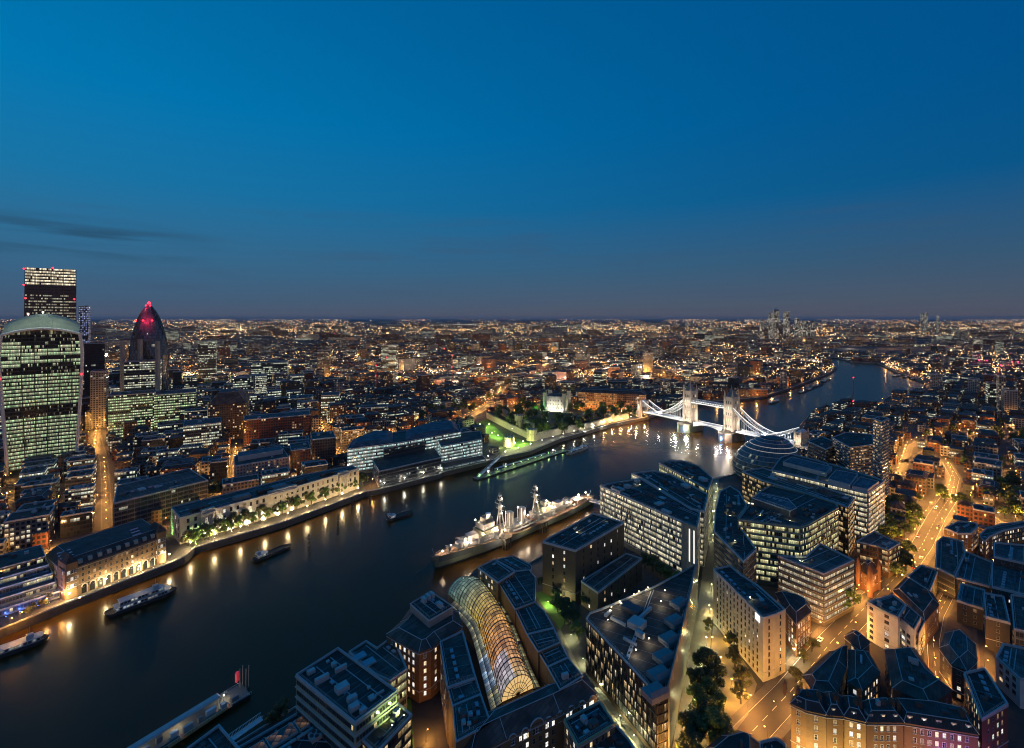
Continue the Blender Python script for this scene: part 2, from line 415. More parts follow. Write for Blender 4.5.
M_road = plain('road asphalt', (.048, .046, .043), .7, .2, .15)
M_pave = plain('pavement slabs', (.115, .108, .095), .8, .2, .4)
M_path = plain('pale granite path', (.20, .185, .15), .75, .2, .3)
M_prom = plain('worn granite setts', (.105, .098, .088), .75, .3, .4)
M_line = plain('road paint', (.7, .7, .66), .7, .1)
M_lawn = plain('mown grass', (.08, .20, .02), .9, .35, .1)
EXC = []      # footprints that generated buildings keep clear of
ROADS = []
def sheet(name, poly, z, mat, exc=True, k='structure'):
    mb = MB(); mb.cap(ccw(poly), z)
    o = kind(mb.build(name, mat), k)
    if exc: EXC.append(poly)
    return o
def offset_line(pts, d):
    out = []
    for i, p in enumerate(pts):
        a = pts[max(0, i-1)]; c = pts[min(len(pts)-1, i+1)]
        t = (c-a).normalized(); out.append(p+Vector((-t.y, t.x))*d)
    return out
def road(pts, w, pave=2.5, lines=True, z=.008, name='road'):
    """carriageway with kerbed pavements and a broken centre line; pts are ground points"""
    L, R = offset_line(pts, w/2), offset_line(pts, -w/2)
    sheet(name, R+L[::-1], z, M_road)
    if pave:
        mb = MB()
        for s in (1, -1):
            A, B2 = offset_line(pts, s*w/2), offset_line(pts, s*(w/2+pave))
            for i in range(len(pts)-1):
                mb.prism([A[i], A[i+1], B2[i+1], B2[i]], -.01, .13)
        kind(mb.build('pavement', M_pave))
        EXC.append(offset_line(pts, -w/2-pave)+offset_line(pts, w/2+pave)[::-1])
    if lines:
        mb = MB()
        for i in range(len(pts)-1):
            a, c = pts[i], pts[i+1]; l = (c-a).length; d = (c-a)/l; n = Vector((-d.y, d.x)); t = 0
            while t < l-3:
                for off in (0,):
                    p = a+d*t+n*off; q = p+d*(3.0 if off else 4.5)
                    mb.face([(*(p-n*.1), z+.004), (*(q-n*.1), z+.004), (*(q+n*.1), z+.004), (*(p+n*.1), z+.004)])
                t += 9
        for s in (-1, 1):
            A, B2 = offset_line(pts, s*(w/2-.5)), offset_line(pts, s*(w/2-.32))
            for i in range(len(pts)-1):
                q = [A[i], A[i+1], B2[i+1], B2[i]]; mb.cap(ccw(q), z+.004)
        kind(mb.build('road_marking', M_line))
    ROADS.append((pts, w))

tooley = G([(660, 800), (742, 742), (790, 692), (832, 641), (872, 600), (905, 568), (922, 545), (937, 516), (950, 497)])
road(tooley, 13, 3)
road(G([(950, 497), (955, 478), (946, 462)]), 8, 2)
road(G([(952, 494), (968, 502), (985, 513), (1010, 530), (1040, 545)]), 7, 1.5)
road(G([(946, 462), (925, 452), (905, 462), (897, 480)]), 6, 1.5, False)
road(G([(905, 462), (909, 447), (921, 441), (950, 437), (985, 432)]), 6, 1.5, False)
road(G([(921, 441), (905, 425), (880, 418)]), 7, 1.5, False)
road(G([(941, 720), (936, 676), (933, 640), (938, 615), (950, 592), (957, 580)]), 6, 1.2)
road(G([(990, 690), (988, 660), (984, 632)]), 6, 1.5, False)
# north bank
road(G([(104, 460), (106, 493), (107, 530)]), 6, 1, False)
road(G([(-30, 572), (40, 556), (108, 531), (176, 508), (236, 492), (300, 474), (345, 457), (384, 440), (430, 428), (462, 421)]), 12, 2)
road(G([(462, 421), (481, 410), (499, 396), (502, 386)]), 14, 2)
road(G([(462, 421), (500, 413), (540, 405), (580, 407), (620, 413), (645, 409), (650, 404)]), 11, 2.5, False)
road(G([(236, 492), (236, 468), (237, 446), (240, 430)]), 6, 1, False)
road(G([(345, 457), (326, 440), (322, 420), (330, 400)]), 6, 1, False)
road(G([(104, 460), (98, 440), (96, 420), (120, 405)]), 7, 1, False)
# promenades
sheet('promenade', [Vector(p) for p in G([(66, 604), (172, 561), (186, 555), (196, 546), (284, 520.5), (366, 491), (362, 481), (180, 545), (170, 559), (64, 599)])], .008, M_prom)
sheet('quay', G([(381, 488.5), (441, 473), (490, 459.5), (484, 455), (440, 465), (383, 481)]), .008, M_prom)
sheet('wharf', G([(500, 456.5), (530, 450), (560, 437.6), (610, 423.5), (645, 416), (640, 413.5), (604, 420), (560, 432), (532, 443), (505, 450)]), .008, M_prom)
PATH = G([(709, 480), (705, 545), (701, 585), (688, 660), (668, 770), (700, 770), (708, 680), (713, 610), (714, 560), (716, 515), (719, 478)])
sheet('footpath', PATH, .008, M_path)
PLAZA = G([(714, 610), (757, 684), (748, 715), (722, 748), (706, 765), (709, 680)])
sheet('plaza', PLAZA, .012, M_path)
sheet('lane', G([(560, 628), (583, 676), (640, 750), (652, 770), (636, 772), (605, 720), (577, 678), (556, 634)]), .008, M_path)
sheet('courtyard', G([(404, 698), (432, 694), (441, 770), (398, 770)]), .008, M_road)
sheet('lawn', G([(405, 700), (411, 699), (416, 770), (399, 770)]), .014, M_lawn)
sheet('lawn', G([(534, 593), (556, 588), (574, 606), (560, 630)]), .010, M_lawn)
for p in ([(474, 424), (487, 419), (506, 437), (500, 441.5), (484, 436)], [(514, 438), (533, 443), (516, 449.5), (505, 447)], [(528, 432), (548, 437), (535, 441)]):
    sheet('lawn', G(p), .012, M_lawn)
# the castle grounds
CASTLE = G([(476, 424), (490, 414), (540, 404), (600, 408), (640, 411), (640, 415), (560, 436), (530, 449), (500, 452)])
EXC.append(CASTLE)
sheet('castle_ground', CASTLE, .006, plain('castle ground', (.07, .085, .045), .9, .4, .05), False)
EXC.append([Vector(p) for p in G([(690, 486), (730, 486), (730, 473), (700, 476)])])

# ---------------------------------------------------------------- lamps
def point(name, col, power, r=.25, parent=None, loc=(0, 0, 0)):
    d = LD.get(name)
    if d is None:
        d = bpy.data.lights.new(name, 'POINT'); d.color = col; d.energy = power; d.shadow_soft_size = r; LD[name] = d
    o = bpy.data.objects.new(name, d); COL.objects.link(o); o.parent = parent; o.location = loc; return o
LD = {}
def lamp_proto(nm, col, power, hgt, label, cat, arm=1.2, bulb=14, br=.32):
    r = thing('street_lamp', label, cat, (0, 0, -999))
    mb = MB(); mb.bar((0, 0, -999), (0, 0, -999+hgt), .11, 6, 0, .06)
    if arm: mb.bar((0, 0, -999+hgt), (arm, 0, -999+hgt+.25), .06, 4)
    mb.build('post', M_dark, r)
    mh = MB(); mh.box((arm, 0, -999+hgt+.32), (.9, .36, .14)); hd = mh.build('lamp_head', M_dark, r)
    b = MB(); b.lathe((arm, 0, -999+hgt), [(.05, -br), (br*.8, -br*.6), (br, 0), (br*.7, .2), (.05, .24)], 8); b.build('bulb', glow('bulb '+nm, col, bulb), hd)
    point('light '+nm, col, power, .3, r, (arm, 0, hgt-.75))
    return r
PROTO = {}
def lamp(kind_, x, y, rz=0, label=None, group=None, z=0.0, s=1.0):
    p = PROTO[kind_]
    return copy_tree(p, (x, y, z), rz, label, group, s)
SOD = (1, .43, .085)
PROTO['sodium'] = lamp_proto('sodium', SOD, 14500, 7.2, 'orange street lamp', 'street lamp')
PROTO['sodium_small'] = lamp_proto('sodium small', SOD, 5000, 6, 'orange street lamp', 'street lamp')
PROTO['warm'] = lamp_proto('warm', (1, .70, .33), 11000, 6, 'warm white lamp', 'street lamp', 0, 40, .55)
PROTO['white'] = lamp_proto('white', (1, .90, .66), 3200, 5, 'white lamp', 'street lamp', 0, 36, .5)
PROTO['terrace'] = lamp_proto('terrace', (1, .86, .55), 420, 5, 'terrace lamp', 'street lamp', 0, 30, .45)
PROTO['amber_low'] = lamp_proto('amber low', (1, .50, .07), 1500, 3.4, 'amber lamp', 'street lamp', 0, 30, .4)
PROTO['pier_green'] = lamp_proto('pier green', (.55, 1, .25), 500, 5, 'green lamp', 'street lamp', 0, 26, .45)
PROTO['green'] = lamp_proto('green', (1, .98, .48), 2400, 5, 'greenish lamp', 'street lamp', 0, 12, .35)
def lamps_along(pts, every, kind_, label, group, off=0, start=0.0, s=1.0):
    acc = start
    for a, c in zip(pts, pts[1:]):
        l = (c-a).length; d = (c-a)/l; n = Vector((-d.y, d.x))
        while acc < l:
            p = a+d*acc+n*off; acc += every
            if any(inpoly(p.x, p.y, f) for f in BLD): continue
            lamp(kind_, p.x, p.y, math.atan2(n.y, n.x)+(math.pi if off > 0 else 0), label, group, 0, s)
        acc -= l

# floodlights: a small housing on the ground with a spot lamp in it
def flood(label, x, y, z, aim, col, power, size=70, group=None, cat='floodlight', blend=.6):
    r = thing('floodlight', label, cat, (x, y, z), group)
    mb = MB(); mb.box((x, y, z+.2), (.5, .4, .3)); mb.bar((x, y, z), (x, y, z+.2), .05); mb.build('housing', M_dark, r)
    d = Vector(aim)-Vector((x, y, z+.6)); q = d.to_track_quat('-Z', 'Y')
    f = MB(); c = Vector((x, y, z+.36)); f.box(c, (.3, .3, .04)); f.build('lens', glow('lens %d%d%d' % tuple(int(9*k) for k in col), col, 20), r)
    ld = bpy.data.lights.new('flood', 'SPOT'); ld.color = col; ld.energy = power; ld.spot_size = math.radians(size); ld.spot_blend = blend; ld.shadow_soft_size = .3
    o = bpy.data.objects.new('flood_beam', ld); COL.objects.link(o); o.parent = r; o.location = (0, 0, .6); o.rotation_mode = 'QUATERNION'; o.rotation_quaternion = q
    return r

# ---------------------------------------------------------------- trees
M_bark = plain('bark', (.06, .045, .03), .9, .3, 2.0)
def leafmat(name, a, b2):
    m, N, L, P = _new(name); b = NB(N, L)
    oi = N.new('ShaderNodeObjectInfo'); ge = N.new('ShaderNodeNewGeometry')
    f = b.m('ADD', b.m('MULTIPLY', ge.outputs['Random Per Island'], .7), b.m('MULTIPLY', oi.outputs['Random'], .3))
    L.new(b.mix(f, a, b2), P.inputs['Base Color']); P.inputs['Roughness'].default_value = .6
    return m
LEAF = [leafmat('leaves green', (.04, .085, .016), (.14, .23, .045)), leafmat('leaves dark green', (.025, .052, .016), (.08, .125, .035)), leafmat('leaves olive', (.05, .06, .015), (.12, .12, .04))]
def tree_proto(seed, h, r, nl, ls, lm):
    rnd = random.Random(seed); O = -999
    root = thing('tree', 'tree', 'tree', (0, 0, O))
    t = MB(); t.bar((0, 0, O), (0, 0, O+h*.5), r*.09, 6, 0, r*.06)
    cl = []
    for k in range(17):
        a = k*2.4+rnd.random(); rr = r*rnd.uniform(.2, .95); z = h*rnd.uniform(.38, .95)
        if z > h*.75: rr *= .55
        c = Vector((math.cos(a)*rr, math.sin(a)*rr, z)); cl.append((c, r*rnd.uniform(.2, .4)))
        t.bar((0, 0, O+h*rnd.uniform(.3, .5)), (c.x, c.y, O+c.z), r*.045, 4, 0, r*.012)
    cl.append((Vector((0, 0, h*.82)), r*.45))
    t.build('trunk', M_bark, root)
    m = MB()
    for c, cr in cl:
        for i in range(nl//len(cl)):
            v = Vector((rnd.gauss(0, 1), rnd.gauss(0, 1), rnd.gauss(0, .8))).normalized()*cr*rnd.uniform(.55, 1.08)**.7
            p = c+v+Vector((0, 0, O)); s = ls*rnd.uniform(.6, 1.3)
            n = (v.normalized()+Vector((rnd.uniform(-.7, .7), rnd.uniform(-.7, .7), rnd.uniform(-.2, .9)))).normalized()
            x = n.orthogonal().normalized(); y = n.cross(x)
            m.face([p-x*s, p-y*s*.6, p+x*s, p+y*s*.6])
    m.build('crown', LEAF[lm], root); return root
PROTO['tree_a'] = tree_proto(1, 13, 5.5, 2900, .5, 0)
PROTO['tree_b'] = tree_proto(2, 15, 6.0, 2900, .52, 1)
PROTO['tree_c'] = tree_proto(3, 9, 3.6, 1700, .4, 2)
PROTO['tree_far'] = tree_proto(4, 13, 6.0, 700, .9, 1)
PROTO['tree_far_b'] = tree_proto(5, 12, 5.5, 700, .9, 0)
RT = random.Random(77)
def tree(k, px, py, label, group=None, s=1.0, z=0.0):
    p = U(px, py, z); return copy_tree(PROTO[k], (p.x, p.y, z), RT.uniform(0, 6.28), label, group, s*RT.uniform(.88, 1.12))

# ---------------------------------------------------------------- buildings
BLD = []      # their footprints
LAND = []     # (short name, column, row) of what labels can point to
WMESH = {}
PANES = [panemat('pane dark', (1, .8, .5), 0.0), panemat('pane warm dim', WARM, .35), panemat('pane warm', (1, .74, .42), 1.3), panemat('pane white', WHITE, 1.5), panemat('pane cool', COOL, 1.1), panemat('pane amber', AMBER, 1.0)]
def winmesh(w, h, k, fr):
    key = (w, h, k, fr.name)
    if key in WMESH: return WMESH[key]
    mb = MB(); f = .12; y = -.10
    mb.face([(-w/2, y, 0), (-w/2+f, y, f), (-w/2+f, y, h-f), (-w/2, y, h)]); mb.face([(w/2-f, y, f), (w/2, y, 0), (w/2, y, h), (w/2-f, y, h-f)])
    mb.face([(-w/2, y, 0), (w/2, y, 0), (w/2-f, y, f), (-w/2+f, y, f)]); mb.face([(-w/2+f, y, h-f), (w/2-f, y, h-f), (w/2, y, h), (-w/2, y, h)])
    mb.face([(-w/2+f, -.05, f), (w/2-f, -.05, f), (w/2-f, -.05, h-f), (-w/2+f, -.05, h-f)], mi=1)
    mb.box((0, -.12, -.06), (w+.3, .25, .1)); mb.box((0, -.075, h*.52), (w-2*f, .05, .07)); mb.box((0, -.075, h/2), (.06, .05, h-2*f))
    me = mb.mesh('window', [fr, PANES[k]]); WMESH[key] = me; return me

def place_windows(root, a, b, zs, bay, ww, wh, rnd, probs, fr, budget, margin=1.2, zb=0.0):
    d = (b-a); l = d.length; d /= l; n = max(1, int((l-2*margin)/bay)); rz = math.atan2(d.y, d.x)
    st = (l-(n-1)*bay)/2
    for z in zs:
        for i in range(n):
            r = rnd.random(); k = 0
            for kk, pr in enumerate(probs):
                if r < pr: k = kk; break
                r -= pr
            p = a+d*(st+i*bay)
            budget.append((p.x, p.y, z, rz, winmesh(ww, wh, k, fr)))

def flush_windows(root, budget):
    budget.sort(key=lambda t: (t[0]**2+t[1]**2+(H-t[2])**2))
    o = root.location
    for x, y, z, rz, me in budget[:96]: link('window', me, root, (x-o.x, y-o.y, z-o.z), rz)
    rest = budget[96:]
    if rest:
        bm = bmesh.new(); mats = []
        for x, y, z, rz, me in rest:
            M = Matrix.Translation((x-o.x, y-o.y, z-o.z)) @ Matrix.Rotation(rz, 4, 'Z')
            base = []
            for mm in me.materials:
                if mm not in mats: mats.append(mm)
                base.append(mats.index(mm))
            vs = [bm.verts.new(M @ v.co) for v in me.vertices]
            for f in me.polygons: bm.faces.new([vs[i] for i in f.vertices]).material_index = base[f.material_index]
        me2 = bpy.data.meshes.new('window'); bm.to_mesh(me2); bm.free()
        for mm in mats: me2.materials.append(mm)
        w = link('window', me2, root); w['kind'] = 'stuff'

def plant(parent, poly, z, n, rnd, big=6.0, mats=None, names=('plant_box', 'roof_duct', 'roof_hatch')):
    p = ccw(poly); e = max(range(len(p)), key=lambda i: (Vector(p[(i+1) % len(p)][:2])-Vector(p[i][:2])).length)
    d = Vector(p[(e+1) % len(p)][:2])-Vector(p[e][:2]); ang = math.atan2(d.y, d.x)
    x0, y0, x1, y1 = bbox(p); q = inset(p, 1.0); put = []; tries = 0
    while len(put) < n and tries < n*40:
        tries += 1; t = rnd.random()**1.0
        sx, sy, sz = (rnd.uniform(.5, 1.2)*big, rnd.uniform(.35, .7)*big, rnd.uniform(.8, 2.6)) if t < .5 else ((rnd.uniform(.9, 2)*big, .9, .8) if t < .72 else (rnd.uniform(1, 2.2), rnd.uniform(1, 2.2), rnd.uniform(.5, 1.4)))
        c = Vector((rnd.uniform(x0, x1), rnd.uniform(y0, y1))); a = ang+(math.pi/2 if rnd.random() < .3 else 0)
        co, si = math.cos(a), math.sin(a)
        cs = [(c.x+u*co-v*si, c.y+u*si+v*co) for u, v in ((-sx/2, -sy/2), (sx/2, -sy/2), (sx/2, sy/2), (-sx/2, sy/2))]
        if not all(inpoly(*k, q) for k in cs) or any(overlap(cs, o) for o in put): continue
        put.append(cs); mb = MB(); mb.box((c.x, c.y, z+sz/2), (sx, sy, sz), a)
        if t < .5 and sx > 3:
            for k in range(int(sx/1.6)):
                f = -sx/2+.8+k*1.6; mb.lathe((c.x+f*co, c.y+f*si, z+sz), [(.5, 0), (.5, .25)], 6)
        mb.build(names[0] if t < .5 else names[1] if t < .72 else names[2], (mats or [M_plant, M_plantd, M_roof[2]])[rnd.randrange(3)], parent)

def clip_line(o, d, p):
    """stretches of the line o + t d that lie inside polygon p"""
    ts = []
    for i in range(len(p)):
        a, b = Vector(p[i-1][:2]), Vector(p[i][:2]); e = b-a; den = d.x*e.y-d.y*e.x
        if abs(den) < 1e-9: continue
        w = a-o; t = (w.x*e.y-w.y*e.x)/den; s = (w.x*d.y-w.y*d.x)/den
        if 0 <= s < 1: ts.append(t)
    ts.sort(); return list(zip(ts[::2], ts[1::2]))
M_seam = plain('pale roof seams', (.26, .25, .24), .6, .2)
M_tray = plain('galvanised cable tray', (.42, .41, .40), .5, .15)
M_rlight = plain('roof light glass', (.34, .38, .42), .2, .1)
def detail_roof(ro, poly, z, rnd, spacing=6.5):
    p = ccw(poly); q = inset(p, 1.1); e = max(range(len(p)), key=lambda i: (Vector(p[(i+1) % len(p)][:2])-Vector(p[i][:2])).length)
    d = (Vector(p[(e+1) % len(p)][:2])-Vector(p[e][:2])).normalized(); n = Vector((-d.y, d.x)); c = cen(p); ang = math.atan2(d.y, d.x)
    m = MB(); k = -30
    while k <= 30:
        for o_, dd, sp in ((c+d*(k*spacing+1.3), n, 1),):
            for t0, t1 in clip_line(o_, dd, q):
                a, b = o_+dd*t0, o_+dd*t1; s = Vector((-dd.y, dd.x))*.10
                m.face([(*(a-s), z+.012), (*(b-s), z+.012), (*(b+s), z+.012), (*(a+s), z+.012)])
        k += 1
    if m.f: m.build('roof_seams', M_seam, ro)
    rl_ = inset(p, .9); r = MB()
    for i in range(len(rl_)):
        a, b = rl_[i-1], rl_[i]; l = (b-a).length
        if l < 1: continue
        for hh in (1.5, 1.0): r.bar((*a, z+hh), (*b, z+hh), .05, 3)
        for j in range(int(l/2.6)+1): v = a.lerp(b, j/max(1, int(l/2.6))); r.bar((*v, z), (*v, z+1.5), .05, 3)
    r.build('roof_rail', M_tray, ro)
    for k in range(2):
        o_ = c+n*rnd.uniform(-6, 6); seg = clip_line(o_, d, q)
        if seg:
            t0, t1 = max(seg, key=lambda t: t[1]-t[0]); a, b = o_+d*(t0+1), o_+d*(t1-1)
            if (b-a).length > 4: mb = MB(); v = (a+b)/2; mb.box((v.x, v.y, z+.2), ((b-a).length, .35, .22), ang); mb.build('cable_tray', M_tray, ro)
    o_ = c+n*rnd.uniform(-8, 8); seg = clip_line(o_, d, q)
    if seg:
        t0, t1 = max(seg, key=lambda t: t[1]-t[0]); L_ = t1-t0
        for j in range(min(7, int(L_/5))):
            v = o_+d*(t0+3+j*4.2)
            if inpoly(v.x, v.y, inset(p, 2)): mb = MB(); mb.box((v.x, v.y, z+.3), (2.2, 1.5, .5), ang); mb.build('skylight', M_rlight, ro)

def visible_edges(p, zc=15):
    out = []
    for i in range(len(p)):
        a, b = Vector(p[i][:2]), Vector(p[(i+1) % len(p)][:2]); d = b-a
        if d.length < 2: continue
        n = Vector((d.y, -d.x)).normalized(); m = (a+b)/2
        if n.dot(-m.normalized()) > -.12: out.append((a, b))
    return out

def building(name, label, short, px, h, st, cat='building', z0=0.0, roof=0, plants=11, seed=None, big=6.0, world=False, group=None, hip=None, parapet=.9, exc=True, coping=None, sh=None, lit=None, ledge=True, setback=None):
    poly = ccw(px if world else G(px, h)); c = cen(poly); rnd = random.Random(seed if seed is not None else hash(label) % 9999 if False else sum(map(ord, label)))
    root = thing(name, label, cat, (c.x, c.y, z0), group)
    BLD.append(inset(poly, -1.9))
    if exc: EXC.append(poly)
    if short:
        q = proj(c.x, c.y, h); LAND.append((short, q[0], q[1]))
    S = dict(STY[st]); ht = h-(0 if hip else parapet)
    w = MB(); w.prism(poly, z0, ht, top=False, v0=z0); w.build('wall', S['wall'], root)
    storey = sh or S.get('sh', 3.8); n = max(1, int((h-z0-parapet-.3)/storey)); zb = h-parapet-.2-n*storey
    if S['kind'] == 'bands':
        si, he = S.get('sill', .9), S.get('head', .5)
        for a, b in visible_edges(poly):
            d = (b-a).normalized(); nn = Vector((d.y, -d.x))*.07; u = rnd.randrange(50)*S.get('cw', 3)
            for k in range(n):
                s = MB(); s.wall(a+nn+d*.5, b+nn-d*.5, zb+k*storey+si, zb+(k+1)*storey-he, u+k*37*S.get('cw', 3), v0=zb-(rnd.randrange(40))*storey)
                s.build('window_band', S['pane'], root)
        if ledge:
            g = MB(); q = inset(poly, -S.get('proud', .35))
            for k in range(n+1):
                z = zb+k*storey
                for i in range(len(q)):
                    j = (i+1) % len(q)
                    g.wall(q[i], q[j], z-.16, z+.16); g.face([(*q[i], z+.16), (*q[j], z+.16), (*poly[j][:2], z+.16), (*poly[i][:2], z+.16)])
            g.build('floor_ledge', S.get('ledgem', M_conc), root)
        if S.get('fins'):
            g = MB()
            for a, b in visible_edges(poly):
                l = (b-a).length; d = (b-a)/l; nn = Vector((d.y, -d.x)); k = 0.5
                while k < l:
                    p = a+d*k+nn*.22; g.box((p.x, p.y, (zb+h-parapet)/2), (.14, .36, h-parapet-zb-.3), math.atan2(d.y, d.x), 0, False); k += S['fins']
            g.build('vertical_fins', S.get('ledgem', M_conc), root)
    elif S['kind'] == 'punch':
        bud = []
        for a, b in visible_edges(poly):
            if (b-a).length < 4: continue
            place_windows(root, a, b, [zb+k*storey+S.get('sill', 1.0) for k in range(n)], S['bay'], S['ww'], S['wh'], rnd, lit or S['probs'], S.get('frame', M_frame), bud)
        flush_windows(root, bud)
        for k in ([0, n-1] if n > 3 else []):
            g = MB(); g.ring(inset(poly, -.22), zb+k*storey+storey-.25, zb+k*storey+storey, .25); g.build('string_course', S.get('ledgem', M_coping), root)
    if hip:
        r = MB(); e = inset(poly, -.35); r.hip(e, ht, ht+hip[1], hip[0]); r.cap(e, ht-.02, down=True); ro = r.build('roof', M_slate if roof < 0 else M_roof[roof], root)
        rg_ = MB(); ti = inset(ccw(e), hip[0])
        for i in range(len(ti)):
            rg_.bar((*ccw(e)[i][:2], ht+.05), (*ti[i], ht+hip[1]+.05), .16); rg_.bar((*ti[i-1], ht+hip[1]+.05), (*ti[i], ht+hip[1]+.05), .16)
        rg_.build('ridge_tiles', M_coping, ro)
        top = inset(poly, hip[0]+.4); zt = ht+hip[1]
    else:
        r = MB(); r.cap(inset(poly, .3), ht-.05); ro = r.build('roof', M_roof[roof], root)
        g = MB(); g.ring(inset(poly, -.12), ht-.35, h, .55); g.build('parapet', coping or S.get('coping', M_coping), root)
        top = inset(poly, 1.2); zt = ht-.05
    if plants: plant(ro, top, zt, plants, rnd, big)
    if not hip and short and c.length < 560: detail_roof(ro, poly, zt, rnd)
    return root, poly, ro

def add_volume(root, name, px, z0, z1, mat, world=False, roofm=None, ring=.35):
    p = ccw(px if world else G(px, z1)); mb = MB(); mb.prism(p, z0, z1, mt=1); 
    if ring: mb.ring(inset(p, -.1), z1-.3, z1+ring, .4, 2)
    o = mb.build(name, [mat, roofm or M_roof[0], M_coping], root)
    if ring and cen(p).length < 420 and root.parent is None: detail_roof(o, p, z1, random.Random(int(z1*100)), 5.0)
    return o
# ---------------------------------------------------------------- facade styles
STY = {}
def bands(nm, wall, sh=4.0, cw=1.5, lit=.6, cols=(WW, WHITE), st=1.2, row=.5, run=6, glass=(.02, .025, .03), sill=.9, head=.5, ledgem=None, **k):
    STY[nm] = dict(kind='bands', sh=sh, cw=cw, sill=sill, head=head, ledgem=ledgem or M_conc, wall=plain('wall '+nm, wall, .7, .15),
                   pane=facade('glazing '+nm, tuple(x*.6 for x in wall), glass, cw, sh, .06, sill/sh+.03, head/sh+.03, lit, cols, st, row, run, .5), **k)
def punch(nm, wall, sh=3.6, bay=3.2, ww=1.5, wh=2.0, probs=(.66, .14, .14, .06, 0, 0), frame=None, brick=True, sill=.9, **k):
    w = facade('wall '+nm, wall, wall, 3, 3.6, .6, .3, .1, 0, st=0, brick=True) if brick else plain('wall '+nm, wall, .85, .18, .3)
    STY[nm] = dict(kind='punch', sh=sh, bay=bay, ww=ww, wh=wh, probs=probs, frame=frame or M_frame, wall=w, sill=sill, **k)
def tex(nm, **k):
    STY[nm] = dict(kind='tex', wall=facade('facade '+nm, **k), sh=k.get('ch', 3.6))
bands('white office', (.11, .12, .10), 3.9, 1.1, .72, ((1, .95, .72), (1, .84, .48)), 1.45, .45, 7, ledgem=M_plant, fins=6.0)
bands('dim office', (.12, .12, .12), 3.8, 1.5, .22, (WW, COOL), .9, .6, 5, fins=4.5)
bands('green office', (.26, .30, .19), 3.9, 1.2, .62, ((1, .84, .40), (.95, 1, .50)), 1.25, .45, 4)
bands('brown office', (.10, .065, .045), 3.9, 1.8, .55, ((1, .80, .42), (1, .62, .25)), 1.0, .4, 3, ledgem=M_brick)
bands('banded office', (.10, .085, .07), 3.9, 1.1, .86, ((1, .92, .68), (1, .82, .5)), 1.6, .35, 3, sill=.7, head=1.3, ledgem=M_conc)
bands('dark office', (.05, .052, .055), 3.8, 1.5, .16, (WW, WARM), .8, .6, 4)
bands('blue office', (.10, .12, .14), 3.7, 1.5, .42, ((1, .92, .5), (.95, 1, .6)), 1.0, .75, 9)
bands('terrace office', (.07, .072, .078), 3.8, 1.6, .30, (WW, (.6, .95, .9)), .9, .55, 5, ledgem=M_conc, proud=.8)
bands('teal office', (.16, .2, .2), 3.8, 1.6, .85, (WHITE, (.55, 1, .95)), 1.5, .3, 3)
bands('pale band office', (.34, .37, .26), 4.2, 1.3, .16, ((1, .84, .45), (1, .75, .35)), 1.1, .4, 4, sill=1.3, head=.9, ledgem=M_coping)  # wall colour carries the green light on the concrete bands
bands('fin office', (.075, .05, .03), 3.9, 1.1, .40, ((1, .62, .25), (1, .84, .5)), 1.0, .15, 2, sill=.5, head=.4, ledgem=M_dark, fins=2.6)
bands('flats', (.24, .24, .23), 3.1, 2.2, .35, (WW, WARM), 1.0, .1, 1, sill=1.0, head=.5, proud=1.0, ledgem=M_conc)
punch('hotel', (.42, .40, .34), 3.3, 3.4, 1.1, 1.9, (.86, .08, .03, .03, 0, 0), M_dark, brick=False)
punch('brick', (.16, .085, .05))
punch('brick lit', (.20, .11, .06), 3.5, 3.0, 1.4, 2.0, (.42, .16, .2, .14, 0, .08), M_white)
punch('red brick', (.17, .075, .05), 3.6, 3.4, 1.4, 2.0, (.8, .08, .08, .02, .02, 0))
punch('cream stone', (.46, .42, .34), 5.6, 5.2, 1.9, 3.2, (.8, .12, .08, 0, 0, 0), M_dark, brick=False)
punch('pink stone', (.42, .31, .27), 3.2, 2.9, 1.5, 1.7, (.84, .06, .06, .04, 0, 0), M_frame, brick=False)
punch('court', (.16, .115, .07), 4.4, 8.0, 1.3, 2.2, (.70, .06, .06, .18, 0, 0), M_dark)
punch('white flats', (.60, .59, .56), 3.2, 4.0, 2.2, 1.7, (.78, .1, .08, .04, 0, 0), M_dark, brick=False)
punch('yellow brick', (.26, .17, .085), 3.6, 3.0, 1.4, 2.1, (.66, .16, .14, .04, 0, 0))
punch('row house', (.22, .12, .06), 3.6, 2.5, 1.25, 2.1, (.50, .14, .16, .14, 0, .06), M_white)
punch('row house pale', (.30, .19, .09), 3.6, 2.5, 1.25, 2.1, (.50, .14, .16, .14, 0, .06), M_white)
punch('plain dark', (.07, .065, .06), 3.6, 4.2, 1.4, 1.8, (.84, .06, .06, .04, 0, 0))
CW2 = ((1, .70, .36), (1, .92, .72))
tex('concrete', wall=(.16, .15, .14), lit=.40, cols=CW2, st=1.2)
tex('brown', wall=(.11, .065, .045), lit=.30, cols=((1, .55, .22), (1, .8, .5)), st=1.3, cw=2.8, ch=3.3)
tex('grey glass', wall=(.08, .085, .09), lit=.55, cols=((1, .85, .55), (.85, 1, .82)), st=1.2, cw=2.2, fx=.08, fy0=.38, fy1=.08, row=.72, run=9)
tex('bright glass', wall=(.07, .075, .07), lit=.5, cols=((1, .93, .70), (.80, 1, .75)), st=1.3, cw=2.4, ch=4.4, fx=.1, fy0=.4, fy1=.1, row=.72, run=10)
tex('dark glass', wall=(.03, .034, .038), lit=.16, cols=((1, .8, .5), (.9, 1, .9)), st=1.1, cw=2.0, fx=.06, fy0=.2, fy1=.08, row=.6)
tex('pale', wall=(.32, .30, .27), lit=.25, cols=CW2, st=1.2, cw=3.4)
tex('red', wall=(.15, .05, .035), lit=.24, cols=((1, .55, .25), (1, .78, .45)), st=1.2, cw=3.0)

R = random.Random(5)
B = building
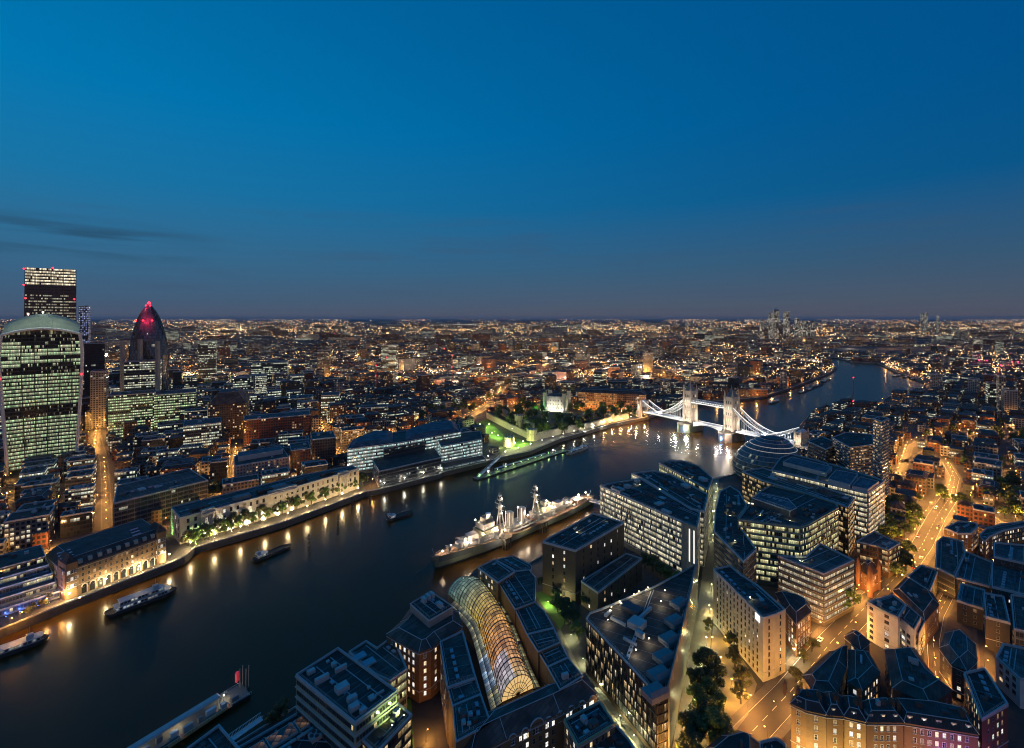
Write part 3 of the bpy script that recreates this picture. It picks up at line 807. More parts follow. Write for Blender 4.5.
# ================================================================ south bank, foreground
r, p, ro = B('office_block', 'square office block with grey plant on its dark roof, bottom left near shore', 'square plant-roofed office block', [(296, 674), (338, 647), (397, 690), (355, 722)], 30, 'pale band office', roof=1, plants=0, ledge=True)
for i, (a, b2, w, d, hh) in enumerate(((311, 671, 5, 3, 1.6), (322, 679, 9, 2.6, 2.2), (334, 664, 3.4, 3, 1.6), (341, 668, 8, 2.2, 1.8), (342, 688, 8, 6, 2.2), (352, 698, 6, 3, 1.8), (354, 707, 6, 4, 2), (363, 710, 4, 2.4, 1.6), (372, 696, 4, 4, .9), (379, 692, 7, 1, .9), (369, 686, 2, 2, .8), (328, 660, 2, 2, .8))):
    q = U(a, b2, 30); mb = MB(); mb.box((q.x, q.y, 29+hh/2), (w*.62, d*.62, hh), math.radians(44+(90 if i in (2,) else 0))); mb.build('plant_box', M_plant, ro)
    if w > 5: pass
B('office_block', 'lower stepped wing with warm lit windows in front of the square plant-roofed office block', 'stepped warm-lit wing', [(398, 702), (412, 714), (376, 752), (362, 739)], 22, 'brown office', plants=3, big=3)
r, p, ro = B('office_block', 'long low office wing with brown skylight strips running off the bottom edge of the picture', 'skylight-striped low wing', [(308, 706), (318, 700), (352, 742), (345, 778), (228, 770), (236, 748)], 14, 'green office', roof=1, plants=0)
M_sky = facade('skylight glazing', (.05, .05, .055), (.05, .04, .03), 2.4, 3.0, .06, .05, .05, .75, ((1, .52, .25), (.9, .5, .3)), .16, .1, 2, .4)
wa, wb = U(318, 703, 14), U(240, 750, 14); wd = (wb-wa).normalized(); wn = Vector((-wd.y, wd.x, 0)); wn = wn if wn.x > 0 else -wn; wr = math.atan2(wd.y, wd.x)
for i in range(5):
    q = wa+wd*(6+i*11)+wn*5; mb = MB(); mb.box((q.x, q.y, 13.7), (10, 6, .8), wr); mb.ring(ccw([(q+wd*x+wn*y).xy for x, y in ((-5.2, -3.2), (5.2, -3.2), (5.2, 3.2), (-5.2, 3.2))]), 13.2, 14.25, .3, 1); mb.build('roof_light', [M_sky, M_plant], ro)
    q = wa+wd*(8+i*11)+wn*15; mb = MB(); mb.box((q.x, q.y, 14.0), (4.2, 4.2, 1.5), wr)
    for e in (-1, 1):
        for f in (-1, 1): mb.lathe((q.x+e*1.0, q.y+f*1.0, 14.75), [(.7, 0), (.75, .35), (.5, .36)], 8, 1)
    mb.build('plant_box', [M_plant, M_plantd], ro)
    q = wa+wd*(8+i*11)+wn*10.4; mb = MB(); mb.box((q.x, q.y, 13.6), (10.5, 1.1, .7), wr); mb.build('roof_duct', M_plant, ro)
B('office_block', 'flat-roofed block with plant units at the bottom edge in front of the lit river pier', 'block at the bottom edge before the pier', [(165, 764), (219, 724), (252, 762), (215, 790)], 28, 'dim office', roof=1, plants=7, big=4)
r, p, ro = B('office_block', 'low terraced building with blue-grey skylights between the square office block and the octagonal corner tower', 'low terraced skylight building', [(349, 651), (366, 640), (377, 647), (388, 639), (398, 646), (407, 668), (390, 680), (375, 673)], 20, 'green office', roof=0, plants=0)
for i in range(2):
    q = U(360+i*9, 656+i*6, 20.3); mb = MB(); mb.box((q.x, q.y, 20.2), (5.4, 4.0, .9), .74); mb.build('roof_light', plain('skylight panels', (.30, .38, .44), .3, .1), ro)
r, p, ro = B('office_block', 'octagonal corner tower with hipped dark roof and warm windows beside the glass arcade', 'octagonal corner tower', [(387, 634), (401, 622), (412, 606), (440, 600), (458, 612), (462, 627), (440, 640), (431, 648), (419, 652)], 24, 'brick lit', roof=0, hip=(4.5, 2.4), plants=0, lit=(.2, .1, .4, .3, 0, 0))
v = add_volume(r, 'roof_storey', [(410, 604), (431, 592), (453, 607), (429, 621)], 25, 30, M_conc, roofm=M_roof[1])
for a, b2 in ((424, 602), (428, 599), (432, 597), (440, 607)):
    q = U(a, b2, 30); mb = MB(); mb.box((q.x, q.y, 31.2), (1.7, 3.4, 2.4), .75); mb.build('plant_box', M_plant, v)
# --- the galleria: two wings, a vaulted glass roof between them
def wing(lab, short, segs, st='yellow brick'):
    first = None
    for i, (px, h) in enumerate(segs):
        if i == 0:
            first = building('brick_wing', lab, short, px, h, st, plants=0, roof=0, parapet=.5)[0]
        else:
            add_volume(first, 'stepped_block', px, 0, h, STY[st]['wall'], roofm=M_roof[0], ring=.35); EXC.append(G(px, h))
    return first
wl = wing('stepped dark-roofed wing on the near side of the glass arcade', 'near arcade wing', [([(440, 641), (463, 630.5), (476, 677), (447.5, 687)], 24), ([(447.6, 687.3), (476, 677.3), (481, 694), (452.6, 706)], 22.6), ([(452.7, 706.4), (481.2, 694.6), (491, 723), (456, 742)], 23.8)])
plant(wl, G([(455, 708), (480, 698), (488, 720), (459, 735)], 24), 23.8, 7, R, 4)
we = wing('curved stepped wing of dark roofs between the glass arcade and the garden lane', 'curved arcade wing', [([(478, 567), (495, 559), (515, 571), (498, 582)], 27), ([(498.3, 582.6), (514.5, 572), (529, 570), (536, 578), (535, 602), (515, 609.5)], 24), ([(515.2, 610), (535.2, 602.8), (545, 612), (554, 628), (527, 634.5)], 23), ([(527.2, 634.8), (554, 628.6), (560.5, 642.5), (538, 652)], 24.5), ([(538.4, 652.6), (560.8, 643), (568, 657.5), (547.5, 667)], 23), ([(547.6, 667.4), (568.2, 658), (583, 676), (560, 690)], 24.5)])
plant(we, G([(551, 669), (566, 662), (577, 676), (561, 684)], 24.8), 24.5, 5, R, 4); plant(we, G([(482, 568), (495, 561), (509, 571), (498, 578)], 27), 27, 3, R, 3.5)
add_volume(we, 'link_roof', [(469, 576), (478, 567.4), (515, 610), (527, 635), (547, 667), (559, 689), (549, 690), (520, 632), (500, 598)], 0, 14, STY['yellow brick']['wall'], ring=0)
add_volume(we, 'link_roof', [(496, 560), (514, 556), (532, 566), (531, 570), (516, 571)], 0, 22, STY['yellow brick']['wall'], ring=.3)
r, p, ro = B('brick_range', 'long victorian brick range with arched gables across the street end of the glass arcade', 'arched-gable brick range', [(486, 713), (545, 686), (585, 673), (597, 694), (560, 713), (506, 738), (470, 757), (462, 742)], 20, 'yellow brick', roof=0, hip=(5.5, 4.2), plants=0, lit=(.55, .1, .15, .2, 0, 0))
g = MB()
pa, pb = U(506, 738, 20), U(597, 694, 20); d = (pb-pa); l = d.length; d /= l; nn = Vector((d.y, -d.x, 0))
for k in range(8):
    c = pa+d*(l*(k+.5)/8)+nn*.25; R2 = 3.2 if k == 2 else 1.7
    arc = [c+d*(math.cos(t)*R2)+Vector((0, 0, math.sin(t)*R2-1.2)) for t in [math.pi*i/10 for i in range(11)]]
    g.tube(arc, .28, 4)
    g.face([a for a in arc], mi=1)
g.build('arched_gables', [M_coping, STY['yellow brick']['wall']], r)
for k in range(8):
    c = pa+d*(l*(k+.5)/8)+nn*.3
    link('window', winmesh(1.6, 2.2, 3 if k % 2 else 0, M_white), r, c+Vector((0, 0, -3.6))-r.location, math.atan2(d.y, d.x))
def galleria():
    Lp = [(448, 594), (456, 601.5), (465, 609), (476.5, 621.5), (481.5, 635), (486.5, 650.5), (495, 679), (502, 702)]
    Rp = [(467, 580), (481.5, 584), (490, 595), (500, 610), (508, 624), (516.6, 648), (524, 668), (533, 688)]
    z = 16.5
    def res(P, n):
        P = [U(*q, z).xy for q in P]; s = [0]
        for a, b in zip(P, P[1:]): s.append(s[-1]+(b-a).length)
        out = []
        for k in range(n+1):
            t = s[-1]*k/n; i = max(j for j in range(len(s)) if s[j] <= t+1e-6); i = min(i, len(P)-2)
            f = (t-s[i])/(s[i+1]-s[i]); out.append(P[i].lerp(P[i+1], f))
        for _ in range(3): out = [out[0]]+[(out[i-1]+out[i]*2+out[i+1])/4 for i in range(1, n)]+[out[-1]]
        return out
    n, m = 34, 12; A, C = res(Lp, n), res(Rp, n)
    c = sum(A, Vector((0, 0)))/len(A); root = thing('glass_arcade', 'vaulted glass arcade roof glowing orange and yellow between the two stepped wings', 'arcade', (c.x, c.y, 0))
    LAND.append(('glowing glass arcade', 495, 640))
    def pt(i, k, e=0):
        f = min(1, .25+i/5) if i < 4 else 1
        a, b = A[i], C[i]; t = math.pi*k/m; mid = (a+b)/2; hw = (b-a)/2
        q = mid-hw*math.cos(t)*(1+e*.02); return Vector((q.x, q.y, z+(math.sin(t)*8.2+e*.1)*(.45+.55*f)))
    mat, N, L, P = _new('arcade glass'); b_ = NB(N, L)
    uv = N.new('ShaderNodeUVMap'); sp = N.new('ShaderNodeSeparateXYZ'); L.new(uv.outputs[0], sp.inputs[0])
    cell = b_.xyz(b_.m('FLOOR', sp.outputs[0]), b_.m('FLOOR', sp.outputs[1]), 0)
    w = b_.white(cell); rp = N.new('ShaderNodeValToRGB'); e = rp.color_ramp.elements
    st = [(0, (.10, .22, .22)), (.16, (.32, .42, .28)), (.36, (.80, .58, .14)), (.55, (.98, .50, .12)), (.75, (.98, .44, .15)), (.9, (1, .54, .22)), (1, (1, .7, .3))]
    while len(e) < len(st): e.new(.5)
    for k, (q, cc) in enumerate(st): e[k].position = q; e[k].color = (*cc, 1)
    L.new(b_.m('DIVIDE', sp.outputs[0], float(n)), rp.inputs[0])
    nz = b_.noise(uv.outputs[0], .45, 3)
    # cold light within, put into the glass colour near the street end, left
    cold = b_.m('MULTIPLY', b_.m('MULTIPLY', b_.m('GREATER_THAN', sp.outputs[0], n*.80), b_.m('LESS_THAN', sp.outputs[1], 5.5)), .6)
    col = b_.mix(cold, rp.outputs[0], (.62, .72, 1.0))
    L.new(col, P.inputs['Emission Color'])
    L.new(b_.m('MULTIPLY', b_.m('MULTIPLY_ADD', w, .55, .35), b_.m('MULTIPLY_ADD', nz, 2.2, -.3)), P.inputs['Emission Strength'])
    P.inputs['Base Color'].default_value = (.06, .06, .06, 1); P.inputs['Roughness'].default_value = .15
    g = MB(); f = MB()
    for i in range(n):
        for k in range(m):
            g.face([pt(i, k), pt(i, k+1), pt(i+1, k+1), pt(i+1, k)], [(i, k), (i, k+1), (i+1, k+1), (i+1, k)])
    for i in range(n+1): f.tube([pt(i, k, 1) for k in range(m+1)], .17 if i % 5 else .32, 4)
    for k in range(m+1): f.tube([pt(i, k, 1) for i in range(n+1)], .14, 4)
    g.build('vault_glazing', mat, root); f.build('vault_ribs', M_dark, root)
    e = MB(); mid = (A[n]+C[n])/2
    fan = [pt(n, k) for k in range(m+1)]
    e.face(fan); e.build('end_glazing', glow('arcade end glass', (1, .64, .24), .8), root)
    b = MB()
    for k in range(1, m): b.bar((mid.x, mid.y, z), pt(n, k, 1), .14)
    for q in (.35, .65): b.tube([Vector((mid.x, mid.y, z)).lerp(p_, q) for p_ in fan], .14)
    b.build('end_tracery', M_dark, root)
    fa = MB(); q = pt(0, 0)
    fa.face([pt(0, k) for k in range(m, -1, -1)]); fa.build('end_glazing', mat, root)
    # glazed lean-to roofs along both sides
    gm = facade('lean-to glazing', (.04, .04, .04), (.08, .08, .07), 2.2, 2.2, .07, .07, .07, .85, ((.9, .7, .3), (.7, .75, .4)), .55, .2, 3, .4)
    gc = facade('lean-to glazing cold', (.04, .04, .04), (.08, .08, .1), 2.2, 2.2, .07, .07, .07, .95, ((.35, .65, 1), (.8, .9, 1)), .8, .1, 2, .4)
    for P2, s, wd in ((A, -1, 5.4), (C, 1, 4.2)):
        O = offset_line(P2, 0); O2 = [p+(p-q2).normalized()*wd for p, q2 in zip(P2, (C if s < 0 else A))]
        for mt, i0, i1 in (((gm, 3, 22), (gc, 22, 30), (gm, 30, 34)) if s < 0 else ((gm, 3, 34),)):
            l = MB(); u = 0
            for i in range(i0, i1):
                le = (P2[i+1]-P2[i]).length
                q = [(*P2[i], z-.1), (*P2[i+1], z-.1), (*O2[i+1], z-1.6), (*O2[i], z-1.6)]
                l.face(q if s > 0 else q[::-1], [(u, 4.4), (u+le, 4.4), (u+le, 0), (u, 0)] if s > 0 else [(u, 0), (u+le, 0), (u+le, 4.4), (u, 4.4)]); u += le
            l.build('lean_to_glazing', mt, root)
    w = MB()
    for P2 in (A, C):
        for i in range(n): w.wall(P2[i], P2[i+1], 0, z-.1)
    w.build('wall', STY['yellow brick']['wall'], root)
    EXC.append(A+C[::-1])
galleria()
r, p, ro = B('plant_block', 'square block with roof plant and green-lit parapet at the bottom edge below the arched-gable range', 'green-parapet plant block', [(564, 719), (600, 700.5), (615, 723), (578, 745)], 20, 'yellow brick', roof=1, plants=9, big=3.5, coping=plain('coping tinted as green-lit', (.30, .34, .2), .7, .15))  # green light on the parapet is put into its coping colour
B('office_block', 'dark flat roof beside the lane at the bottom edge, right of the green-parapet plant block', 'dark flat roof by the lane', [(615.5, 723.6), (629, 738), (648, 770), (588, 770), (579, 746)], 17, 'yellow brick', roof=1, plants=3, big=3)
# --- terrace building with the roof garden
r, p, ro = B('office_block', 'wedge-shaped office with lamp-lit roof terrace and brown finned front beside the lane', 'lamp-lit roof terrace office', [(586, 618), (590, 612), (602, 608), (654, 586), (696, 564), (688, 601), (667, 690), (657, 694)], 27, 'fin office', roof=1, plants=0, coping=M_plant)
for k, (a, b2, w, d) in enumerate(((632, 608, 14, 9), (637, 624, 10, 10), (618, 620, 12, 1.6), (630, 640, 10, 1.4), (645, 612, 2, 18), (626, 606, 11, 1.5), (640, 634, 6, 3), (608, 612, 2, 8))):
    q = U(a, b2, 27.5); mb = MB(); hh = (2.2, 3.0, 1.2, 1.2, 1.4, 1.8, 2.4, 1.2)[k]; mb.box((q.x, q.y, 26.2+hh/2), (w*.7, d*.7, hh), -math.radians(44)); mb.build('roof_screen', [M_plantd, M_plant, M_coping, M_coping, M_coping, M_coping, M_plant, M_coping][k], ro)
for k in range(6):
    a, b2 = 686-k*4.6, 600+k*17.5; q = U(a, b2, 28); mb = MB(); e = U(a-15, b2+7, 28)-q; e = e.normalized(); s = Vector((-e.y, e.x, 0))*3.4
    base = [(q+s), (q-s), (q-s+e*9), (q+s+e*9)]
    mb.prism([v.xy for v in base], 26.2, 28.6, 1); mb.face([(*base[0].xy, 28.62), (*base[3].xy, 28.62), (*(base[3]-s*.3).xy, 30.4), (*(base[0]-s*.3).xy, 30.4)], mi=1)
    mb.build('roof_light', [M_roof[2], M_conc], ro)
mb = MB(); f = [U(696.5, 564, 27), U(688.5, 601, 27), U(667.6, 690, 27)]
for a, b2 in zip(f, f[1:]):
    d = (b2-a).normalized(); nn = Vector((-d.y, d.x, 0))
    mb.prism([q.xy for q in (a+nn*.3, a+nn*.75, b2+nn*.75, b2+nn*.3)], 0, 30.5)
mb.build('sail_wall', plain('pale fritted glass', (.20, .23, .22), .25, .12, .05), r)
for i, (a, b2) in enumerate(((619.6, 604), (611.5, 610), (607.7, 622.6), (636, 653), (649, 641.5), (661, 604), (634, 597), (639, 594), (648, 590), (665, 593))):
    q = U(a, b2, 27.2); lamp('terrace', q.x, q.y, 0, 'white globe lamp on the roof terrace of the finned office', 'lamps on the roof terrace', 26.05, .55)
# --- crown court
B('court_building', 'blank brown brick block with flat navy roof standing beside the moored warship', 'blank brown brick block', [(542.5, 541), (593, 513), (624, 522), (575.5, 550)], 34, 'court', roof=1, plants=14, big=2.2)
B('court_annexe', 'lower brown brick annexe with a few bright windows against the blank brown block', 'lower brick annexe', [(581, 580.5), (626, 553), (642, 558), (598, 592)], 15, 'court', roof=0, plants=5, big=1.5)
# --- glass offices along the path
bigroof = dict(roof=1, plants=30, big=7)
r, p, ro = B('office_block', 'long glass office with glaring white lit floors facing the brown brick block', 'white-lit glass office', [(600, 485), (640, 478), (673, 498), (700, 512), (697, 527), (682, 521)], 40, 'white office', **bigroof)
add_volume(r, 'stair_tower', [(611, 487.5), (612.5, 485.8), (621, 489.5), (619.7, 491.5)], 0, 41.5, M_coping)
mb = MB(); a, b2 = U(682.4, 521.3, 40.6), U(697.4, 527.2, 40.6); d = (b2-a).normalized(); nn = Vector((d.y, -d.x, 0))
mb.prism([q.xy for q in (a+nn*.1, b2+nn*.1, b2+nn*1.2, a+nn*1.2)], 0, 41); mb.build('end_screen', plain('grey green cladding', (.20, .23, .21), .4, .1), r)
for t in (.55, .85):
    q = a.lerp(b2, t)+nn*1.26
    mb = MB(); mb.box((q.x, q.y, 27), (.9, .1, 22), math.atan2(d.y, d.x)); mb.build('lit_slot', glow('lit stair slot', WHITE, 1.1), r)
B('office_block', 'second glass office with white lit end, just behind the white-lit glass office', 'second glass office', [(631.5, 473), (653, 470.5), (670, 474), (708, 494), (704, 511), (691, 508), (643, 478)], 40.5, 'white office', **bigroof)
B('office_block', 'rounded glass office nearest the water, third of the row by the pale footpath', 'rounded waterside office', [(659, 462.6), (668, 460.5), (684, 460.5), (699, 466), (713, 478), (708, 489), (695.5, 482)], 36, 'green office', **bigroof)
B('office_block', 'dark round-ended office with rooftop plant on the right of the pale footpath', 'dark round-ended office', [(714, 531), (715.5, 508), (720, 491), (730, 485.5), (739, 491), (747, 505), (739, 518), (742, 529), (756.5, 549), (743.5, 561)], 36, 'dark office', roof=1, plants=30, big=4)
r, p, ro = B('office_block', 'broad office with green-lit parapet and sunken curved atrium, behind the dark round-ended office', 'broad atrium office', [(738, 519), (748, 506), (758, 492), (771, 485), (806, 493), (836, 503), (838.5, 507.5), (808, 524.5), (800, 527)], 42, 'green office', roof=1, plants=0, coping=plain('grey coping tinted as green-lit', (.26, .30, .22), .6, .12))  # coping colour holds the pale green light along the parapet edge
M_ros = roofmat('roof sheet steel blue', (.13, .15, .17), 10, 1.0)
add_volume(r, 'roof_storey', [(752, 498), (760, 493), (788, 499), (797, 508), (790, 511)], 41, 45.5, M_plantd, roofm=M_ros)
plant(ro, G([(795, 512), (812, 520), (832, 508), (808, 500)], 42), 41.2, 16, R, 8); plant(ro, G([(742, 517), (752, 505), (785, 514), (784, 523)], 42), 41.2, 14, R, 6)
mb = MB(); q0 = [U(a, b2, 41.5) for a, b2 in ((748, 503), (762, 505), (778, 509), (792, 515))]
mb.tube(q0, .5); mb.build('atrium_light', glow('atrium lights', (1, .86, .55), 1.6), ro)
r, p, ro = B('office_block', 'six-storey office with glowing banded windows and brown planted roof at the road corner', 'glowing banded corner office', [(778, 555.5), (806, 556), (820, 543), (854, 559.5), (824, 573.5)], 31, 'banded office', roof=3, plants=2, big=3)
B('office_block', 'narrow lit-topped slab squeezed between the broad atrium office and the longest green-lit office', 'narrow atrium slab', [(742, 471), (763, 467.5), (800, 479), (855, 497.5), (848, 507), (838, 503), (800, 491), (762, 480)], 39, 'brown office', roof=0, plants=12, big=7)
r, p, ro = B('office_block', 'longest office, with navy roof terraces and green-white lit end, below the bridge approach', 'longest green-lit office', [(771.5, 469.5), (781, 457), (791, 453.5), (838, 465.5), (885, 480.5), (868, 492.5), (800, 476)], 43, 'white office', roof=0, plants=0, lit=None)
for px, z1 in (([(783, 462), (792, 457), (832, 467), (826, 473)], 45.5), ([(836, 470), (858, 474), (850, 485), (828, 479)], 46), ([(860, 477), (879, 481.5), (868, 489.5), (852, 486)], 45)):
    add_volume(r, 'roof_storey', px, 42, z1, M_plant, roofm=M_ros)
# --- hotel
r, p, ro = B('hotel', 'pale stone hotel slab with small dark windows between the footpath and the main road', 'pale hotel slab', [(713.5, 568.5), (763, 617.5), (775, 614), (785.5, 609), (757, 584), (741, 574), (730, 565)], 32, 'hotel', roof=1, plants=6, big=5)
mb = MB(); q = U(763, 617.5, 29); a, b2 = U(763, 617.5, 31), U(713.5, 568.5, 31); d = (b2-a).normalized(); nn = Vector((-d.y, d.x, 0)); c = U(763, 617.5, 32)+d*4+nn*.25
mb.box((c.x, c.y, 29.5), (3.2, .2, 3.2), math.atan2(d.y, d.x)); mb.build('lit_sign', glow('hotel sign', (.75, .85, 1), 2.2), r)
B('terrace_house', 'dark brick corner block with hipped slate roof beside the pale hotel slab', 'victorian corner block', [(776, 593), (798, 598), (809, 603.5), (811, 611), (796.5, 623), (785.5, 610)], 18.5, 'brick lit', roof=-1, hip=(2.6, 3.0), plants=2, big=2)
# --- right foreground
B('office_block', 'brown clad cube with grey service tower beside the wide orange road', 'brown clad cube', [(856, 541), (874, 531), (900, 543), (888.5, 549.5), (878, 546)], 20, 'brown office', roof=2, plants=5, big=3, lit=None)
r, p, ro = B('school_building', 'small red brick gabled building glowing orange beside the wide road', 'red brick gabled school', [(857, 568), (866, 563), (880, 570), (870, 577)], 12, 'red brick', roof=-1, hip=(4, 5), plants=0)
for a, b2 in ((858, 570), (870, 578), (878, 571)):
    q = U(a, b2, 12); mb = MB(); mb.lathe((q.x, q.y, 0), [(1.5, 0), (1.5, 16), (1.9, 16.2), (.05, 21)], 8); mb.build('turret', STY['red brick']['wall'], r)
r, p, ro = B('apartment_block', 'white rendered apartment block with stepped balconies between the two orange streets', 'white stepped apartments', [(867, 601), (893, 594), (906, 604), (898, 617), (876, 606.5)], 21, 'white flats', roof=0, plants=5, big=3)
for k, (px, z) in enumerate((([(898.4, 617), (906.5, 605), (921, 617), (914, 630)], 18), ([(914.2, 630.4), (921.3, 617.4), (925, 621), (918.6, 634.5)], 14))):
    add_volume(r, 'stepped_wing', px, 0, z, plain('white render', (.58, .57, .55), .8, .08)); EXC.append(G(px, z))
    pl = ccw(G(px, z)); bud = []
    for a, b2 in visible_edges(pl):
        if (b2-a).length > 4: place_windows(r, a, b2, [z-3.2*j-3 for j in range(1, int(z/3.2))], 3.6, 2.4, 1.7, R, (.7, .1, .1, .1, 0, 0), M_dark, bud)
    flush_windows(r, bud)
B('terrace_house', 'dark gabled house at the road kerb, left of the white stepped apartments', 'dark gabled kerb house', [(845, 636.5), (853, 630), (869.5, 641.5), (860.5, 648.5)], 17, 'plain dark', roof=1, hip=(3.2, 3), plants=0)
B('terrace_house', 'dark roofed range with pale party-wall ridges along the kerb of the wide road', 'party-wall ridged range', [(803, 676), (830, 651), (847, 646), (846, 668), (836, 692), (812, 690)], 15, 'plain dark', roof=0, hip=(3.5, 2.2), plants=6, big=3)
B('terrace_house', 'rear range of dark roofs with small bright courtyard windows behind the party-wall ridged range', 'rear courtyard range', [(849, 650), (868, 652), (880, 672), (862, 690), (848, 682)], 15, 'brick lit', roof=0, hip=(3, 2), plants=3, big=3)
B('terrace_house', 'broad blue-grey roof with dormers behind the brick row, left of the narrow orange street', 'broad dormered roof', [(885, 650), (914, 648), (934, 676), (952, 690), (930, 704), (893, 688)], 15, 'plain dark', roof=0, hip=(4, 3), plants=7, big=3)
row = [('rounded corner house with bright ground floor at the left end of the floodlit brick row', [(791, 703), (797, 692), (822, 693), (826, 714.5), (806, 710)], 20, 'row house pale'),
       ('narrow amber-lit brick house, second from the left in the floodlit brick row', [(826.3, 714.6), (822.5, 693.5), (841, 697), (843.5, 716)], 20, 'row house'),
       ('yellow-lit brick house in the middle of the floodlit brick row', [(844, 716.2), (841.5, 697.3), (862, 702), (866, 721.5)], 19.5, 'row house pale'),
       ('brick house with a pointed front gable in the floodlit brick row', [(866.4, 721.7), (862.5, 702.3), (888, 700), (903.5, 722)], 19.5, 'row house'),
       ('long brick block with white dormers and purple light ending the floodlit brick row', [(904, 722.2), (889, 700.5), (930, 704), (966, 712), (978, 734)], 19, 'row house')]
for i, (lb, px, hh, st) in enumerate(row):
    r, p, ro = B('row_house', lb, ('rounded corner house', 'narrow amber-lit house', 'yellow-lit brick house', 'pointed-gable house', 'purple-lit brick block')[i], px, hh, st, roof=-1, hip=(2.4, 2.8), plants=3, big=2, group=None)
    a, b2 = U(*px[0], hh), U(*px[-1], hh); dd = (b2-a).normalized(); k = int((b2-a).length/4.5)
    for j in range(k):
        q = a.lerp(b2, (j+.5)/k); up = Vector((-dd.y, dd.x, 0)); up = up if up.y > 0 else -up
        mb = MB(); q2 = q+up*2.2; mb.box((q2.x, q2.y, hh+1.3), (1.8, 2.6, 2.0), math.atan2(dd.y, dd.x)); mb.box((q2.x, q2.y, hh+2.4), (2.1, 2.9, .2), math.atan2(dd.y, dd.x), 1)
        dm = mb.build('dormer', [M_white if i == 4 else M_coping, M_slate], ro)
        q3 = q2-up*1.34; link('window', winmesh(1.2, 1.4, (0, 2, 3)[(i+j) % 3], M_white), dm, (0, 0, 0)).location = Vector((q3.x, q3.y, hh+.6))-r.location
    for j in range(2):
        q = a.lerp(b2, .05+.9*j)+Vector((0, 5, 0)); mb = MB(); mb.box((q.x, q.y, hh+2.6), (1.2, 2.2, 4.6), math.atan2(dd.y, dd.x))
        for t in (-.6, 0, .6): mb.lathe((q.x+t*.4, q.y+t, hh+4.9), [(.18, 0), (.16, .8)], 6)
        mb.build('chimney', M_brick, ro)
B('terrace_house', 'dark hipped roof at the bottom edge between the tree grove and the brick row', 'dark bottom-edge hipped roof', [(706, 749), (722, 736), (740, 731), (752, 735), (758, 743), (762, 790), (700, 790)], 13, 'plain dark', roof=1, hip=(3.5, 2.5), plants=4, big=2.5)
B('terrace_house', 'low dark roof at the bottom edge, touching the brick row corner', 'low bottom-edge roof', [(759.5, 741), (776, 737), (786, 744), (788, 790), (764, 790)], 11, 'plain dark', roof=1, plants=4, big=2.5)
B('office_block', 'dark roofed block with purple-lit brick front at the right end of the row', 'purple-lit corner block', [(964, 672), (985, 667), (1008, 703), (982, 718)], 22, 'red brick', roof=1, plants=3, big=3, lit=(.4, .2, .2, .1, .1, 0))
B('office_block', 'grey-green mansard block with a round corner right of the narrow orange street', 'round-cornered mansard block', [(940, 648), (946, 633), (960, 630), (975, 644), (977, 660), (966, 670), (952, 664)], 16, 'plain dark', roof=4, hip=(3.5, 3), plants=5, big=2.5)
B('warehouse', 'long slate-blue shed with pale green front at the right edge, bottom corner', 'pale green fronted shed', [(996, 656), (1003, 643), (1060, 655), (1060, 684), (1020, 678)], 14, 'white flats', roof=2, plants=2, big=3)
B('warehouse', 'blue roofed shed beside the little orange yard, right of the narrow street', 'blue roofed yard shed', [(961, 583), (985, 589.5), (983, 608), (957, 600)], 13, 'plain dark', roof=2, plants=1)
B('warehouse', 'long blue shed roof below the round-cornered apartments at right', 'long blue shed roof', [(960, 556), (966, 551), (993, 562), (990, 586), (956, 577)], 14, 'plain dark', roof=2, plants=4, big=3)
B('warehouse', 'tall dark shed with two-tone blue roof at the right edge', 'two-tone shed', [(994, 542), (1040, 546), (1040, 566), (994, 556)], 22, 'plain dark', roof=2, plants=2)
B('warehouse', 'wide terraced shed with green roof edge at the right edge, below the two-tone shed', 'green-edged terraced shed', [(992, 562.5), (1050, 574), (1050, 600), (992, 586)], 17, 'plain dark', roof=4, plants=4)
B('office_block', 'dark office with lit stair window at the right edge behind the pale green fronted shed', 'dark stair-lit office', [(984, 592), (1004, 596), (1010, 622), (986, 616)], 18, 'plain dark', roof=1, plants=4, big=3)
B('office_block', 'deep blue roofed block at the right edge beside the dark stair-lit office', 'deep blue edge block', [(1011, 594), (1060, 600), (1060, 640), (1014, 628)], 17, 'dim office', roof=0, plants=4, big=4)
B('office_block', 'blunt dark blue block on the inner side of the road bend', 'blunt dark bend block', [(937, 541), (943, 536), (963, 541), (965, 554), (955, 576), (936, 567)], 15, 'dark office', roof=0, plants=6, big=4)
B('warehouse', 'dark low roof beside the road, left of the little orange yard', 'dark roadside roof', [(907, 576), (921, 564.5), (938, 570), (930, 591)], 13, 'plain dark', roof=1, plants=7, big=2.5)
B('warehouse', 'long dark roof parallel to the road above the white stepped apartments', 'long dark parallel roof', [(893, 590.5), (906, 577), (932, 593), (939, 604), (925, 621)], 14, 'brick', roof=1, hip=(3, 2), plants=4, big=2)
B('apartment_block', 'round-cornered brick apartments with warm stair windows at the road junction', 'round-cornered apartments', [(944, 527.5), (958, 521), (976, 522.5), (978, 526), (971, 533), (958, 533)], 18, 'brick lit', roof=0, plants=4, big=3)
B('apartment_block', 'curved brick terrace with lit balconies right of the round-cornered apartments', 'curved balcony terrace', [(979, 535), (986, 528), (1001, 523.5), (1024, 521), (1028, 525), (1003, 530), (990, 536), (985, 541)], 15, 'brick lit', roof=0, plants=3, big=3)
B('apartment_block', 'tall slim residential slab with balconies standing behind the longest green-lit office', 'tall slim slab', [(873, 418), (880, 416), (889, 418), (882, 421)], 82, 'flats', roof=1, plants=2, big=3, ledge=True)
B('apartment_block', 'wide curved flats with lit balcony floors left of the tall slim slab', 'wide curved flats', [(832, 437), (846, 432), (872, 434), (874, 444), (850, 447)], 44, 'flats', roof=1, plants=8, big=5)
